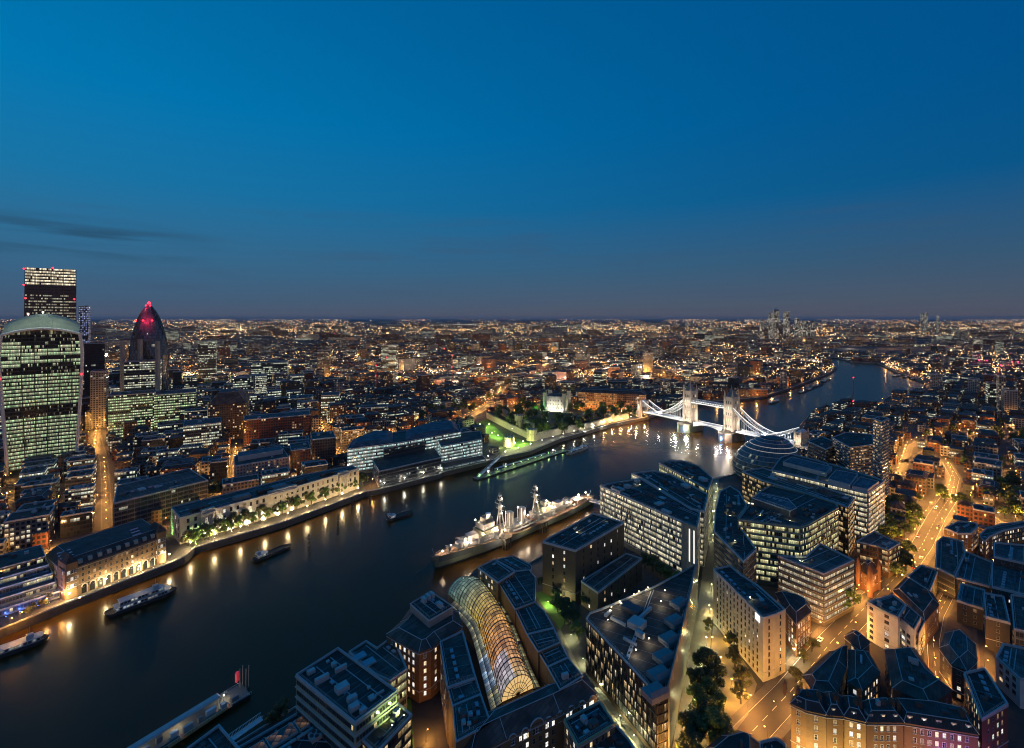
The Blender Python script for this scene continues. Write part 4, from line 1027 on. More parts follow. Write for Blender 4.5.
B('office_block', 'steep dark finned office between the bridge approach and the wide curved flats', 'dark finned office', [(808, 441), (822, 436), (838, 443), (826, 449)], 36, 'dark office', roof=1, plants=6, big=4)
# ================================================================ north bank waterfront
A_, B_ = U(-45, 632).xy, U(60, 597.5).xy; dd = (B_-A_).normalized(); nn = Vector((-dd.y, dd.x))
def step(k): return [A_+nn*(k*5.0), B_+nn*(k*5.0)-dd*k*1.2, B_+nn*44-dd*k*1.2, A_+nn*44]
r, p, ro = B('office_block', 'blue-lit stepped glass office at the left edge of the far bank', 'blue-lit stepped office', step(0), 4.6, 'blue office', plants=0, world=True, sh=3.6, parapet=.5)
for k in range(1, 5):
    q = ccw(step(k)); v = add_volume(r, 'stepped_storey', q, 4.0 if k == 1 else 4.4*k, 4.4*(k+1), plain('blue office wall', (.12, .15, .18), .5, .1), world=True)
    for a, b2 in visible_edges(q):
        d2 = (b2-a).normalized(); n2 = Vector((d2.y, -d2.x))*.08; mb = MB(); mb.wall(a+n2, b2+n2, 4.4*k+1.1, 4.4*k+3.9, 40*k, v0=4.4*k); mb.build('window_band', STY['blue office']['pane'], v)
plant(r, inset(ccw(step(4)), 2), 22, 6, R, 4)
for k in range(4):
    for f in (.45, .62, .80, .95):
        q = step(k)[0].lerp(step(k)[1], f)-nn*2.5; point('terrace blue', (.03, .25, 1), 80 if k else 160, .3, r, Vector((q.x, q.y, 4.4*(k+1)-1.0))-r.location)
r, p, ro = B('market_hall', 'long arcaded brick market hall with mansard roof and end pavilions on the far quay', 'arcaded market hall', [(65, 571), (166, 535.5), (146, 522), (46, 555)], 19, 'yellow brick', roof=-1, hip=(5, 5.5), plants=0, lit=(.72, .14, .1, .04, 0, 0))
a, b2 = U(65, 571, 19), U(166, 535.5, 19); d = (b2-a); l = d.length; d /= l; nn = Vector((d.y, -d.x, 0)); rz = math.atan2(d.y, d.x)
mb = MB()
for k in range(10):
    c = a+d*(l*(.17+.075*k))+nn*.12; c.z = 0; w = l*.026
    pts = [c-d*w+Vector((0, 0, .4)), c+d*w+Vector((0, 0, .4))]+[c+d*w*math.cos(t)+Vector((0, 0, 5+math.sin(t)*w)) for t in [math.pi*i/8 for i in range(9)]]
    mb.face(pts); mb.tube([q+nn*.1 for q in pts[1:]], .35, 4, 1)
mb.build('arcade', [M_glassd, M_stone], r)
for f in (.055, .945):
    c = a+d*(l*f)-nn*6; mb = MB(); mb.box((c.x, c.y, 11.5), (l*.1, 13.5, 23), rz, 0); v = mb.build('pavilion', STY['yellow brick']['wall'], r)
    m2 = MB(); q = [(c+d*sx*l*.052+nn*sy*7).xy for sx, sy in ((-1, -1), (1, -1), (1, 1), (-1, 1))]; m2.hip(q, 23, 28, 2.6); m2.build('pavilion_roof', M_slate, v)
    for j in range(3):
        for z in (7, 11.5, 16):
            e = c+d*(j-1)*l*.03+nn*6.8; link('window', winmesh(1.5, 2.4, 3 if (j+z) % 4 < 1 else 0, M_white), v, Vector((e.x, e.y, z))-r.location, rz)
for j in range(9):
    e = a+d*(l*(.14+.09*j))-nn*2.0; mb = MB(); mb.box((e.x, e.y, 21), (2.2, 2.6, 3.2), rz); mb.build('dormer', M_stone, ro)
g = facade('cold roof lights', (.08, .085, .09), (.25, .3, .34), 1.4, 2.2, .2, .2, .2, .0, st=0)
for i in range(5):
    for j in range(3):
        q = U(60+i*4+j*1.5+(60 if i > 2 else 0), 553-i*1.3+j*2.6-(19 if i > 2 else 0), 24.4); mb = MB(); mb.box((q.x, q.y, 24.5), (2.6, 1.6, .5), rz); mb.build('roof_light', plain('skylight panels', (.30, .38, .44), .3, .1), ro)
r, p, ro = B('customs_house', 'long cream stone classical building, floodlit behind a row of trees on the far quay', 'floodlit cream facade', [(180, 517.5), (270, 494), (359, 468), (352, 465.5), (305, 474), (247, 488.5), (171, 507)], 21.5, 'cream stone', roof=0, plants=0, lit=(.74, .12, .10, .04, 0, 0))
STc = STY['cream stone']['wall']
a, b2 = U(180, 517.5, 21.5), U(359, 468, 21.5); d = (b2-a); l = d.length; d /= l; nn = Vector((d.y, -d.x, 0)); rz = math.atan2(d.y, d.x)
for f, w in ((.5, .16), (.12, .06), (.88, .06)):
    c = a.lerp(b2, f)+nn*.6; mb = MB(); mb.box((c.x, c.y, 11.5), (l*w, 3.4, 23), rz); v = mb.build('portico', M_stone, r)
    for j in range(6):
        e = c+d*(j-2.5)*l*w/6.2+nn*2.3; m2 = MB(); m2.lathe((e.x, e.y, 4), [(.75, 0), (.7, 1), (.6, 13), (.8, 13.4)], 8); m2.build('column', M_stone, v)
    m3 = MB(); e = c+nn*1.9; m3.box((e.x, e.y, 19), (l*w, 2.4, 2.6), rz); m3.build('entablature', M_stone, v)
mb = MB()
for zz in (5.4, 19.2): mb.prism([q.xy for q in (a+nn*.05, b2+nn*.05, b2+nn*.5, a+nn*.5)][::-1], zz, zz+.5)
mb.build('cornice', M_stone, r)
for f in (.1, .3, .42, .5, .62, .8):
    c = a.lerp(b2, f)-nn*7; mb = MB(); mb.box((c.x, c.y, 22.2), (l*.08, 6, 3), rz); mb.build('roof_house', M_conc if f in (.3, .5) else M_roof[0], ro)
B('office_block', 'dark glass office with broad navy roof, left of the floodlit cream facade', 'navy-roofed glass office', [(113.5, 503), (208, 480), (189, 468), (117, 485.5)], 26, 'dim office', roof=0, plants=8, big=7)
r, p, ro = B('office_block', 'pink stone block with blue plant storey behind the middle of the floodlit cream facade', 'pink stone block', [(235, 465.5), (289, 456.5), (283, 448), (234, 456)], 27, 'pink stone', roof=0, plants=3)
add_volume(r, 'plant_storey', [(238, 457), (283, 449.5), (280, 446), (238, 452.5)], 26, 31, M_plant, roofm=M_ros)
r, p, ro = B('office_block', 'white-lit office with two sweeping curved grey roofs, far bank right of the floodlit cream facade', 'curved-roof white-lit office', [(347, 449), (400, 442), (461, 431), (459, 424), (420, 428), (395, 432), (352, 441)], 31, 'teal office', roof=0, plants=0, lit=None)
for px in ([(350, 446), (393, 440), (393, 430), (372, 430), (352, 438)], [(405, 438), (460, 429.5), (455, 419.5), (432, 421), (406, 428)]):
    q = ccw(G(px, 34)); mb = MB(); mb.hip(q, 31.3, 35, 7); mb.build('curved_roof', M_ros, ro)
r, p, ro = B('office_block', 'dark terraced riverside office with stepped balconies, in front of the curved-roof white-lit office', 'dark terraced riverside office', [(374, 462), (379, 471), (441, 457), (434, 447), (400, 449), (372, 455)], 17, 'terrace office', roof=1, plants=5, big=5)
add_volume(r, 'upper_terraces', [(384, 449), (436, 438.5), (430, 433), (380, 442)], 16, 27, STY['terrace office']['wall'])
pl = ccw(G([(384, 449), (436, 438.5), (430, 433), (380, 442)], 27))
for a, b2 in visible_edges(pl):
    for k in range(2):
        m2 = MB(); dd = (b2-a).normalized(); n2 = Vector((dd.y, -dd.x))*.08; m2.wall(a+n2, b2+n2, 18.4+k*4.2, 21+k*4.2, 11*k, v0=0); m2.build('window_band', STY['terrace office']['pane'], r)
B('apartment_block', 'bright teal and white glass residence at the water, right of the dark terraced riverside office', 'teal-lit glass residence', [(441, 446), (482.5, 438.5), (480, 430.5), (436, 435.5)], 25, 'teal office', roof=0, plants=4, big=4)
B('pub', 'small lit quayside pavilion below the teal-lit glass residence', 'lit quayside pavilion', [(443, 468), (486, 458.5), (482, 455), (440, 463)], 5, 'teal office', roof=1, plants=0, parapet=.4, sh=4)
# --- the city cluster
def tower_profile(root, name, mat, front_l, front_r, zs, halfw, c, dirv, depth, lean):
    pass
def walkie():
    Y0 = 560.0; xc = (41-CX)*Y0/F; root = thing('office_tower', 'top-heavy curved tower with green-white lit floors and pale arched crown at the left edge', 'tower', (xc, Y0+20, 0))
    LAND.append(('curved top-heavy tower', 41, 400))
    ax = Vector((.766, .643, 0)); ay = Vector((-.643, .766, 0))
    st = [(z, w*.70, o) for z, w, o in [(0, 41, 0), (25, 42, -1), (60, 44.5, -2.5), (95, 47, -5), (120, 48.5, -7), (140, 48.8, -8.6), (155, 47, -9.8), (161, 45.5, -10.3)]]
    C = Vector((xc+1.5, Y0+1, 0))
    def prof(z):
        for (z0, w0, o0), (z1, w1, o1) in zip(st, st[1:]):
            if z <= z1+1e-6:
                t = (z-z0)/(z1-z0); return w0+(w1-w0)*t, o0+(o1-o0)*t
        return st[-1][1:]
    nf = 38; dz = 161/nf; nx = 14
    def fp(z, s):                       # front face, gently concave in plan
        w, o = prof(z); return C+ax*(w*s)+ay*(o-3*s*s+3)+Vector((0, 0, z))
    g = MB(); ba = MB(); led = MB(); fin = MB(); M = 14
    # lit storeys
    for k in range(1, nf):
        z0, z1 = k*dz, (k+1)*dz
        f = MB()
        for i in range(nx):
            s0, s1 = -1+2*i/nx, -1+2*(i+1)/nx
            arch = 8.5*(1-(min(1, abs((s0+s1)/2)))**2) if k >= nf-2 else 0
            f.face([fp(z0, s0), fp(z0, s1), fp(z1, s1), fp(z1, s0)], [(i*6, k*4.24), (i*6+6, k*4.24), (i*6+6, k*4.24+4.24), (i*6, k*4.24+4.24)])
        row = k/nf
        dark = .39 < row < .47 or .70 < row < .755 or row > .94
        for i in range(nx):
            s0, s1 = -1+2*i/nx, -1+2*(i+1)/nx
            e = -ay*.25
            f.face([fp(z0, s0)+e, fp(z0, s1)+e, fp(z0+.55, s1)+e, fp(z0+.55, s0)+e], mi=1)
        f.build('window_band', [(wk_dark if dark else wk_lit if row < .7 else wk_mid), M_plantd], root)
    for s in (-.52, -.2, .12, .44, .75):
        fin.tube([fp(z, s)-ay*.35 for z in range(4, 161, 12)], .35, 4)
    fin.build('vertical_fins', M_dark, root)
    # pale edge frame of the front
    fr = MB()
    for s in (-1, 1): fr.tube([fp(z, s*1.015)-ay*.6 for z in range(0, 163, 6)], 1.7, 6)
    arch = [fp(161, s)+Vector((0, 0, 6.5*(1-s*s)))-ay*.6 for s in [-1+2*i/16 for i in range(17)]]
    fr.tube(arch, 1.6, 6); fr.build('edge_frame', M_white, root)
    h = MB(); h.face([fp(161, s) for s in [-1+2*i/16 for i in range(17)]]+[fp(161, s)+Vector((0, 0, 6.5*(1-s*s))) for s in [1-2*i/16 for i in range(1, 16)]]); h.build('garden_glazing', wk_gar, root)
    # sides and back
    sd = MB()
    for sg in (-1, 1):
        for k in range(nf):
            z0, z1 = k*dz, (k+1)*dz
            q = [fp(z0, sg), fp(z0, sg)+ay*40-ax*sg*5, fp(z1, sg)+ay*40-ax*sg*5, fp(z1, sg)]
            sd.face(q if sg > 0 else q[::-1], [(0, z0), (44, z0), (44, z1), (0, z1)])
    sd.face([fp(0, 1)+ay*40-ax*5, fp(0, -1)+ay*40+ax*5, fp(161, -1)+ay*40+ax*5, fp(161, 1)+ay*40-ax*5], [(0, 0), (60, 0), (60, 161), (0, 161)])
    sd.build('wall', STY['dark glass']['wall'], root)
    # domed crown roof, pale louvres
    cr = MB()
    def rp(s, t):
        b0 = fp(161, s)+Vector((0, 0, 6.5*(1-s*s))); return b0+ay*(46*t)+Vector((0, 0, (12+5.5*(1-s*s))*math.sin(min(1, t*2.4)*math.pi/2)-4*max(0, t-.7)))
    for i in range(16):
        for j in range(8):
            s0, s1, t0, t1 = -1+i/8, -1+(i+1)/8, j/8, (j+1)/8
            cr.face([rp(s0, t0), rp(s1, t0), rp(s1, t1), rp(s0, t1)])
    cr.build('crown_roof', plain('pale green louvres', (.26, .31, .25), .6, .2, .12), root, smooth=True)
    rb = MB()
    for i in range(17): rb.tube([rp(-1+i/8, j/8)+Vector((0, 0, .1)) for j in range(9)], .1, 4)
    rb.build('crown_ribs', M_conc, root)
    for s, t, cc, nm in ((-.05, .55, (.75, 1, .7), 'work_light'), (.99, -.02, (1, .012, .03), 'beacon'), (-1, -.02, (1, .012, .03), 'beacon'), (-.45, .6, (1, .5, .5), 'work_light')):
        q = rp(s, max(0, t))+Vector((0, 0, 2.2)) if nm != 'beacon' else fp(112, s*1.02)-ay*2.5
        m = MB(); m.bar(q-Vector((0, 0, 2)), q, .15); m.lathe(q, [(.1, -1.1), (1.1, 0), (.1, 1.1)], 8); m.build(nm, glow('beacon '+nm+str(cc[1]), cc, 8), root)
    for k, (s, t) in enumerate(((-.8, .1), (-.4, .12), (0, .12), (.4, .12), (.8, .1), (-.05, .6))):
        q = rp(s, t)-ay*9+Vector((0, 0, 9)); point('crown wash', (.9, 1, .75), 2200, .6, root, q-root.location)
GW = ((.60, 1, .50), (1, .96, .62))
wk_lit = facade('curved tower lit', (.05, .06, .05), (.03, .04, .035), 1.5, 4.24, .08, .30, .10, .84, GW, 1.0, .66, 9, .4, dim=.22)
wk_mid = facade('curved tower half lit', (.05, .06, .05), (.03, .035, .03), 1.5, 4.24, .07, .14, .1, .62, ((.6, .95, .5), (1, .93, .62)), 1.05, .72, 13, .4, dim=.45)
wk_dark = facade('curved tower dark', (.03, .03, .03), (.02, .025, .02), 1.5, 4.24, .07, .14, .2, .3, ((1, .85, .6), (.8, .9, .6)), .6, .4, 4, .4)
wk_gar = facade('curved tower garden', (.05, .05, .04), (.03, .035, .03), 2, 3, .06, .1, .1, .5, ((1, .8, .45), (.9, 1, .6)), .4, .2, 3, .4)
walkie()
def red_beacon(root, q, r=1.0):
    m = MB(); m.bar(Vector(q)-Vector((0, 0, 2)), q, .12); m.lathe(q, [(.1, -r), (r, 0), (.1, r)], 8); return m.build('beacon', glow('red beacon', (1, .012, .03), 7), root)
def slab(name, label, short, xl, xr, top, base, depth, st, cat='building', rot=0, plants=4, **k):
    """a block given by its columns in view, the row of its foot and of its top"""
    Y = H*F/(base-HY); h = H-(top-HY)*Y/F; a, b2 = (xl-CX)*Y/F, (xr-CX)*Y/F
    w0 = b2-a; th = -math.atan2((a+b2)/2, Y)*.8+rot; ux, uy = Vector((math.cos(th), math.sin(th))), Vector((-math.sin(th), math.cos(th)))
    # front width that fills those columns when the front stands square to the line of sight
    k1, k2 = (xl-CX)/F, (xr-CX)/F; c = Vector(((a+b2)/2, Y))
    w = .5*(abs((k2*Y-c.x)/(ux.x-k2*ux.y))+abs((k1*Y-c.x)/(ux.x-k1*ux.y)))*1.96; c += uy*0
    p = [c-ux*w/2, c+ux*w/2, c+ux*w/2+uy*depth, c-ux*w/2+uy*depth]
    return building(name, label, short, p, h, st, cat, world=True, plants=plants, **k)
def wedge():
    Y = 800.0; root = thing('office_tower', 'tall tapering wedge tower, bright at the top, rising behind the curved top-heavy tower', 'tower', ((49-CX)*Y/F, Y+20, 0))
    LAND.append(('tall wedge tower', 49, 275))
    z1 = H-(266-HY)*Y/F; xl, xr = (23.5-CX)*Y/F, (76-CX)*Y/F
    ax = Vector((.75, .66, 0)).normalized(); ay = Vector((-ax.y, ax.x, 0)); A0 = Vector((xl, Y, 0)); W = 65.0; nf = 52; dz = z1/nf
    def q(s, z, back=0): return A0+ax*W*s+ay*((26*z/z1)*(1-back)+40*back)+Vector((0, 0, z))
    for k in range(nf):
        z0, zz = k*dz, (k+1)*dz; f = MB(); row = k/nf
        f.face([q(0, z0), q(1, z0), q(1, zz), q(0, zz)], [(0, k*5), (W, k*5), (W, k*5+5), (0, k*5+5)])
        f.build('window_band', wd_top if row > .88 else wd_dark if .82 < row < .88 or row < .25 else wd_mid, root)
    sd = MB(); sd.face([q(0, 0, 1), q(0, 0), q(0, z1), q(0, z1, 1)], [(0, 0), (40, 0), (14, z1), (0, z1)]); sd.face([q(1, 0), q(1, 0, 1), q(1, z1, 1), q(1, z1)], [(0, 0), (40, 0), (14, z1), (0, z1)])
    sd.face([q(0, z1), q(1, z1), q(1, z1, 1), q(0, z1, 1)]); sd.face([q(1, 0, 1), q(0, 0, 1), q(0, z1, 1), q(1, z1, 1)], [(0, 0), (W, 0), (W, z1), (0, z1)]); sd.build('wall', STY['dark glass']['wall'], root)
    fr = MB()
    for k in range(0, nf+1, 7): fr.bar(q(0, k*dz)-Vector((0, .5, 0)), q(1, k*dz)-Vector((0, .5, 0)), .35)
    for s in (0, .25, .5, .75, 1): fr.bar(q(s, 0)-Vector((0, .5, 0)), q(s, z1)-Vector((0, .5, 0)), .4)
    for k in range(0, nf-13, 14):
        for i in range(4):
            fr.bar(q(i/4, k*dz)-Vector((0, .6, 0)), q((i+1)/4, (k+14)*dz)-Vector((0, .6, 0)), .3) if (i+k//14) % 2 else fr.bar(q((i+1)/4, k*dz)-Vector((0, .6, 0)), q(i/4, (k+14)*dz)-Vector((0, .6, 0)), .3)
    fr.build('steel_frame', M_plantd, root)
    for s, z in ((0, z1*.99), (0, z1*.885), (.03, z1*.8), (.98, z1*.8), (.55, z1*1.005)): red_beacon(root, q(s, z)-Vector((0, 2, 0)), 1.5)
wd_top = facade('wedge tower top', (.03, .03, .03), (.04, .04, .04), 2.2, 5, .06, .3, .1, .8, ((1, .92, .68), (1, .8, .5)), 2.0, .35, 4, .3)
wd_mid = facade('wedge tower floors', (.03, .03, .03), (.03, .03, .03), 2.2, 5, .06, .35, .2, .55, ((1, .85, .6), (.9, .95, .7)), .8, .6, 5, .3)
wd_dark = facade('wedge tower dark', (.03, .03, .03), (.02, .022, .025), 2.2, 5, .06, .35, .2, .10, ((1, .85, .6), (.9, .95, .7)), .6, .4, 5, .3)
wedge()
def gherkin():
    base, Y = 400, 860.0; xc = (149-CX)*Y/F; Y -= 30; root = thing('office_tower', 'dark bullet-shaped glass tower with spiral bands and a red-lit tip', 'tower', (xc, Y+30, 0))
    LAND.append(('dark bullet-shaped tower', 149, 350))
    zt = H-(304-HY)*(Y+30)/F; R0 = 29.5
    pr = [(R0*.86, 0), (R0*.96, zt*.2), (R0, zt*.38), (R0*.97, zt*.55), (R0*.86, zt*.7), (R0*.66, zt*.83), (R0*.42, zt*.92), (R0*.2, zt*.975), (.6, zt)]
    def rad(t):
        z = t*zt
        for (r0, z0), (r1, z1) in zip(pr, pr[1:]):
            if z <= z1+1e-6: return r0+(r1-r0)*((z-z0)/(z1-z0))
        return .6
    n, m = 36, 40; c = Vector((xc, Y+30, 0))
    A = MB(); D = MB(); g = MB()
    def q(k, i, e=0): a = 2*math.pi*k/n; t = i/m; rr = rad(t)+e; return c+Vector((math.cos(a)*rr, math.sin(a)*rr, t*zt))
    for i in range(m):
        for k in range(n):
            dark = ((k+i*.42) % 12) < 4
            (D if dark else A).face([q(k, i), q(k+1, i), q(k+1, i+1), q(k, i+1)], [(k*5, i*4), (k*5+5, i*4), (k*5+5, i*4+4), (k*5, i*4+4)])
    A.build('glazing', facade('bullet glazing', (.05, .07, .09), (.05, .08, .11), 2.5, 4, .06, .08, .08, .07, ((1, .8, .5), (.9, .95, .8)), .6, .2, 3, .25, gr=.2), root); D.build('dark_spiral_glazing', facade('bullet dark glazing', (.02, .022, .026), (.015, .018, .02), 2.5, 4, .06, .08, .08, .03, st=.5, rough=.2), root)
    for s in (1, -1):
        for k in range(0, n, 2): g.tube([q(k+s*i*.42, i, .2) for i in range(0, m, 2)], .3, 4)
    g.build('diagrid', M_plantd, root)
    red_beacon(root, c+Vector((0, 0, zt+1.5)), 3.0); point('red tip wash', (1, .02, .06), 26000, 1.5, root, c+Vector((-6, -16, zt+2))-root.location); point('red tip wash', (1, .02, .06), 26000, 1.5, root, c+Vector((12, -24, zt*.86))-root.location); red_beacon(root, c+Vector((-3, -3, zt-3)), 1.6); red_beacon(root, c+Vector((5, -4, zt-3)), 1.6)
    for a in (4.0, 4.9, 5.6): red_beacon(root, c+Vector((math.cos(a)*R0*.64, math.sin(a)*R0*.64, zt*.855)), 1.7)
gherkin()
tex('blue tower', wall=(.03, .035, .06), lit=.62, cols=((.30, .42, 1), (.75, .8, 1)), st=1.0, cw=3.2, ch=4.5, row=.3)
r, p, ro = slab('office_tower', 'slim blue-lit tower with white crown, right of the curved top-heavy tower', 'slim blue-lit tower', 78.5, 88.5, 306, 390, 30, 'blue tower', 'tower')
mb = MB(); c = cen(p); mb.box((c.x, c.y, 206), (14, 14, 3)); mb.build('lit_crown', glow('tower crown', (1, .95, .9), 1.6), r)
slab('office_tower', 'dark blank-topped block between the slim blue-lit tower and the dark bullet-shaped tower', 'dark blank-topped block', 84, 105, 343, 415, 40, 'dark glass', 'tower')
r, p, ro = slab('office_tower', 'concrete service tower with cream lit top and vertical ribs, beside the curved top-heavy tower', 'ribbed concrete tower', 90, 106, 371, 428, 30, 'pale', 'tower')
r, p, ro = slab('office_tower', 'stepped slab with bright floors and pale vertical cores in front of the dark bullet-shaped tower', 'stepped bright-floored slab', 124, 160, 361, 428, 30, 'grey glass', 'tower')
for xx in (124.5, 142, 159.5):
    q = U(xx, 427, 0); mb = MB(); z = H-(341-HY)*q.y/F+(0 if xx != 142 else 3); mb.box((q.x, q.y-4, z/2), (4, 6, z)); mb.build('service_core', M_conc, r)
tex('green slab', wall=(.12, .17, .11), lit=.62, cols=((.62, 1, .45), (1, .95, .65)), st=1.25, cw=2.2, ch=4.0, fx=.1, fy0=.42, fy1=.1, row=.7, run=12)
tex('far lit', wall=(.09, .09, .09), lit=.52, cols=((1, .88, .62), (.95, .98, .9)), st=1.5, cw=6, ch=9, fx=.14, fy0=.3, fy1=.12, row=.3)
slab('office_block', 'green-white glowing stepped office with low curved roof, under the dark bullet-shaped tower', 'green glowing stepped office', 108, 156, 394, 437, 40, 'green slab', rot=.05)
slab('office_block', 'green-lit round-fronted office right of the green glowing stepped office', 'green round-fronted office', 154, 197, 393, 434, 40, 'green slab', rot=.1)
slab('office_block', 'pale blue flat-topped block with dark base, below the green round-fronted office', 'pale blue flat-topped block', 183, 222, 424, 455, 40, 'grey glass', rot=.1, roof=2)
slab('office_tower', 'dotted white-lit tower standing clear, right of the dark bullet-shaped tower', 'dotted white-lit tower', 198, 216, 341, 381, 30, 'bright glass', 'tower')
def minster():
    r, p, ro = slab('office_block', 'dark gothic office with steep grey gables and pinnacles, left of the middle distance', 'gothic gabled office', 208, 247, 404, 440, 60, 'brown', hip=(12, 16))
    for xx, rr in ((212, 389), (222, 392), (239, 386), (246, 390)):
        q = U(xx, 437, 0); z = H-(rr-HY)*q.y/F; mb = MB(); mb.lathe((q.x, q.y, 0), [(3.4, 0), (3.4, z*.72), (.1, z)], 4); mb.build('pinnacle', plain('green lead', (.12, .18, .14), .6, .2), r)
minster()
slab('office_block', 'lit double-topped office with white attic, in the middle distance right of the dotted white-lit tower', 'white-attic office', 251, 288, 362, 392, 40, 'bright glass')
slab('office_tower', 'plain slab with one orange-lit edge, middle distance, above the pink stone block', 'orange-edged slab', 317, 330, 350, 384, 24, 'concrete', 'tower')
slab('office_block', 'teal-lit glass block in the middle distance above the curved-roof white-lit office', 'teal-lit middle block', 381, 398, 345, 371, 30, 'bright glass')
slab('office_block', 'red brick range with a long blue roof below the white-attic office', 'blue-roofed red range', 244, 312, 417, 446, 34, 'red', rot=.1, roof=2)
slab('office_block', 'green striped office with bright floors, right of the gothic gabled office', 'green striped office', 289, 312, 398, 420, 40, 'bright glass')
slab('office_block', 'white striped office beside the green striped office', 'white striped office', 321, 339, 395, 416, 40, 'bright glass')
slab('office_block', 'warm brown riverside range lit orange between the pink stone block and the curved-roof white-lit office', 'orange brown range', 312, 336, 438, 470, 34, 'brown', rot=.15)
slab('office_block', 'dark red brick block just right of the pink stone block', 'dark red block', 291, 311, 449, 474, 34, 'red', rot=.15)
slab('office_block', 'grey glass hexagonal pavilion block with church spire beside it, above the curved-roof white-lit office', 'grey pavilion block', 360, 388, 407, 424, 24, 'grey glass')
slab('apartment_block', 'pale lit office with stair tower behind the white castle keep', 'pale office by the keep', 560, 575, 383, 402, 26, 'bright glass')
tex('orange range', wall=(.30, .12, .05), lit=.42, cols=((1, .55, .22), (1, .42, .15)), st=.9, cw=3.4, ch=4.2)
r, p, ro = slab('warehouse', 'long orange-lit brick range with dark roof behind the castle trees', 'long orange-lit range', 577, 646, 393.5, 411, 40, 'orange range', rot=-.12, hip=(9, 5), roof=1, plants=0)
slab('apartment_block', 'row of white-lit columns fronting a low block behind the long orange-lit range', 'white-lit columned block', 607, 627, 381, 389, 30, 'bright glass')
slab('office_block', 'twin-topped pale residential tower in the far middle distance above the bridge', 'twin-topped pale tower', 643, 653, 353, 376, 30, 'pale', 'tower')
slab('church', 'orange glowing block with small tower, middle distance between the keep and the bridge', 'orange glowing block', 608, 620, 367, 379, 30, 'orange range')
slab('apartment_block', 'pale grey slab of flats in the middle distance at the right edge, beside two others', 'pale right-edge slab', 1004, 1018, 390, 417, 24, 'pale')
slab('apartment_block', 'yellow-lit slab of flats left of the pale right-edge slab', 'yellow-lit right slab', 988, 997, 383, 409, 24, 'bright glass')
slab('apartment_block', 'slim dark block of flats behind the pale right-edge slab', 'slim dark right slab', 999, 1006, 376, 412, 24, 'concrete')
slab('apartment_block', 'slim white tower block far off at the right, left one of a pair', 'left slim far tower', 946.5, 949.5, 346, 357, 20, 'pale')
slab('apartment_block', 'slim white tower block far off at the right, right one of a pair', 'right slim far tower', 965, 968, 346, 357, 20, 'pale')
slab('apartment_block', 'low riverside flats glowing amber on the far shore beyond the bridge', 'amber riverside flats', 777, 789, 377, 386, 24, 'orange range')
slab('warehouse', 'low warehouse glowing orange at the water beyond the bridge', 'orange waterside warehouse', 745, 768, 389, 396, 16, 'orange range')
# far business district on the horizon
for i, (xl, xr, tp, nm) in enumerate(((769, 773, 313, 'square lit tower at the left of the far business district'), (773.5, 779, 310, 'tallest pyramid-topped tower of the far business district'), (783.5, 790, 311.5, 'broad white-lit tower of the far business district'), (795, 799, 318, 'low reddish tower right of the far business district'), (801, 808, 320.5, 'dim wide block right of the far business district'), (760, 764, 321, 'small block left of the far business district'), (811, 815, 321, 'small lit block at the right end of the far business district'))):
    r, p, ro = slab('office_tower', nm, nm.split(' of ')[0] if False else None, xl, xr, tp, 340, 40, 'far lit', 'tower', plants=0, exc=False)
    if i == 1:
        c = cen(p); z = H-(tp-HY)*H*F/(340-HY)/F; mb = MB(); mb.lathe((c.x, c.y, z), [(24, 0), (.5, 22)], 4); mb.build('pyramid_roof', M_plant, r)
for i, (xl, xr, tp, nm) in enumerate(((921, 924.5, 313.5, 'dark tower on the horizon at right, left one of the far trio'), (925, 928, 312.5, 'tallest tower on the horizon at right, middle one of the far trio'), (937, 939, 316, 'lowest tower on the horizon at right, right one of the far trio'))):
    slab('office_tower', nm, None, xl, xr, tp, 334, 40, 'far lit', 'tower', plants=0, exc=False)

# ---------------------------------------------------------------- tower cranes
M_cr = plain('crane lattice', (.35, .06, .05), .6, .2)
def crane(label, px, base, top, jib, ang, up=.75):
    q = U(px, base, 0); z = H-(top-HY)*q.y/F; r = thing('tower_crane', label, 'crane', q)
    m = MB(); w = 1.1
    for sx in (-w, w):
        for sy in (-w, w): m.bar((q.x+sx, q.y+sy, 0), (q.x+sx, q.y+sy, z), .28, 4)
    k = 0
    while k < z-4:
        for s in (-w, w): m.bar((q.x-w, q.y+s, k), (q.x+w, q.y+s, k+4), .16, 4)
        k += 4
    m.build('mast', M_cr, r)
    d = Vector((math.cos(ang), math.sin(ang)*.4, up)).normalized(); b = Vector((q.x, q.y, z)); j = MB(); e = b+d*jib
    for off in (Vector((0, -1, 0)), Vector((0, 1, 0)), Vector((-.5, 0, 1.4))): j.bar(b+off, e+off*.3, .26, 4)
    for k in range(12): j.bar(b+d*jib*k/12+Vector((0, -1, 0)), b+d*jib*(k+1)/12+Vector((-.5, 0, 1.2)), .14, 4)
    j.build('jib', M_cr, r)
    c = MB(); c.bar(b, b-Vector((d.x, d.y, 0)).normalized()*10, .6); c.box(b-Vector((d.x, d.y, 0)).normalized()*9-Vector((0, 0, 1.5)), (3, 2, 3)); c.build('counterweight', M_dark, r)
    cb = MB(); cb.box(b+Vector((1.6, -1, -1.5)), (2, 2, 2.4)); cb.build('cab', M_white, r)
    red_beacon(r, e+Vector((0, 0, 1)), 1.3); red_beacon(r, b+Vector((0, 0, 1.5)), 1.3); red_beacon(r, b-Vector((0, 3, z*.3)), 1.1)
    return r
crane('red-lit tower crane left of the teal-lit middle block, jib raised to the right', 376, 398, 366, 30, .2)
crane('red-lit tower crane on a dark mast above the teal-lit glass residence', 452, 392, 356, 26, 2.6)
crane('red-lit crane with upright jib at the near shore right of the bridge', 853, 411, 402, 46, 1.2, 5.0)
crane('distant red-lit crane on the left of the castle, near the horizon', 497, 345, 325, 60, .4)
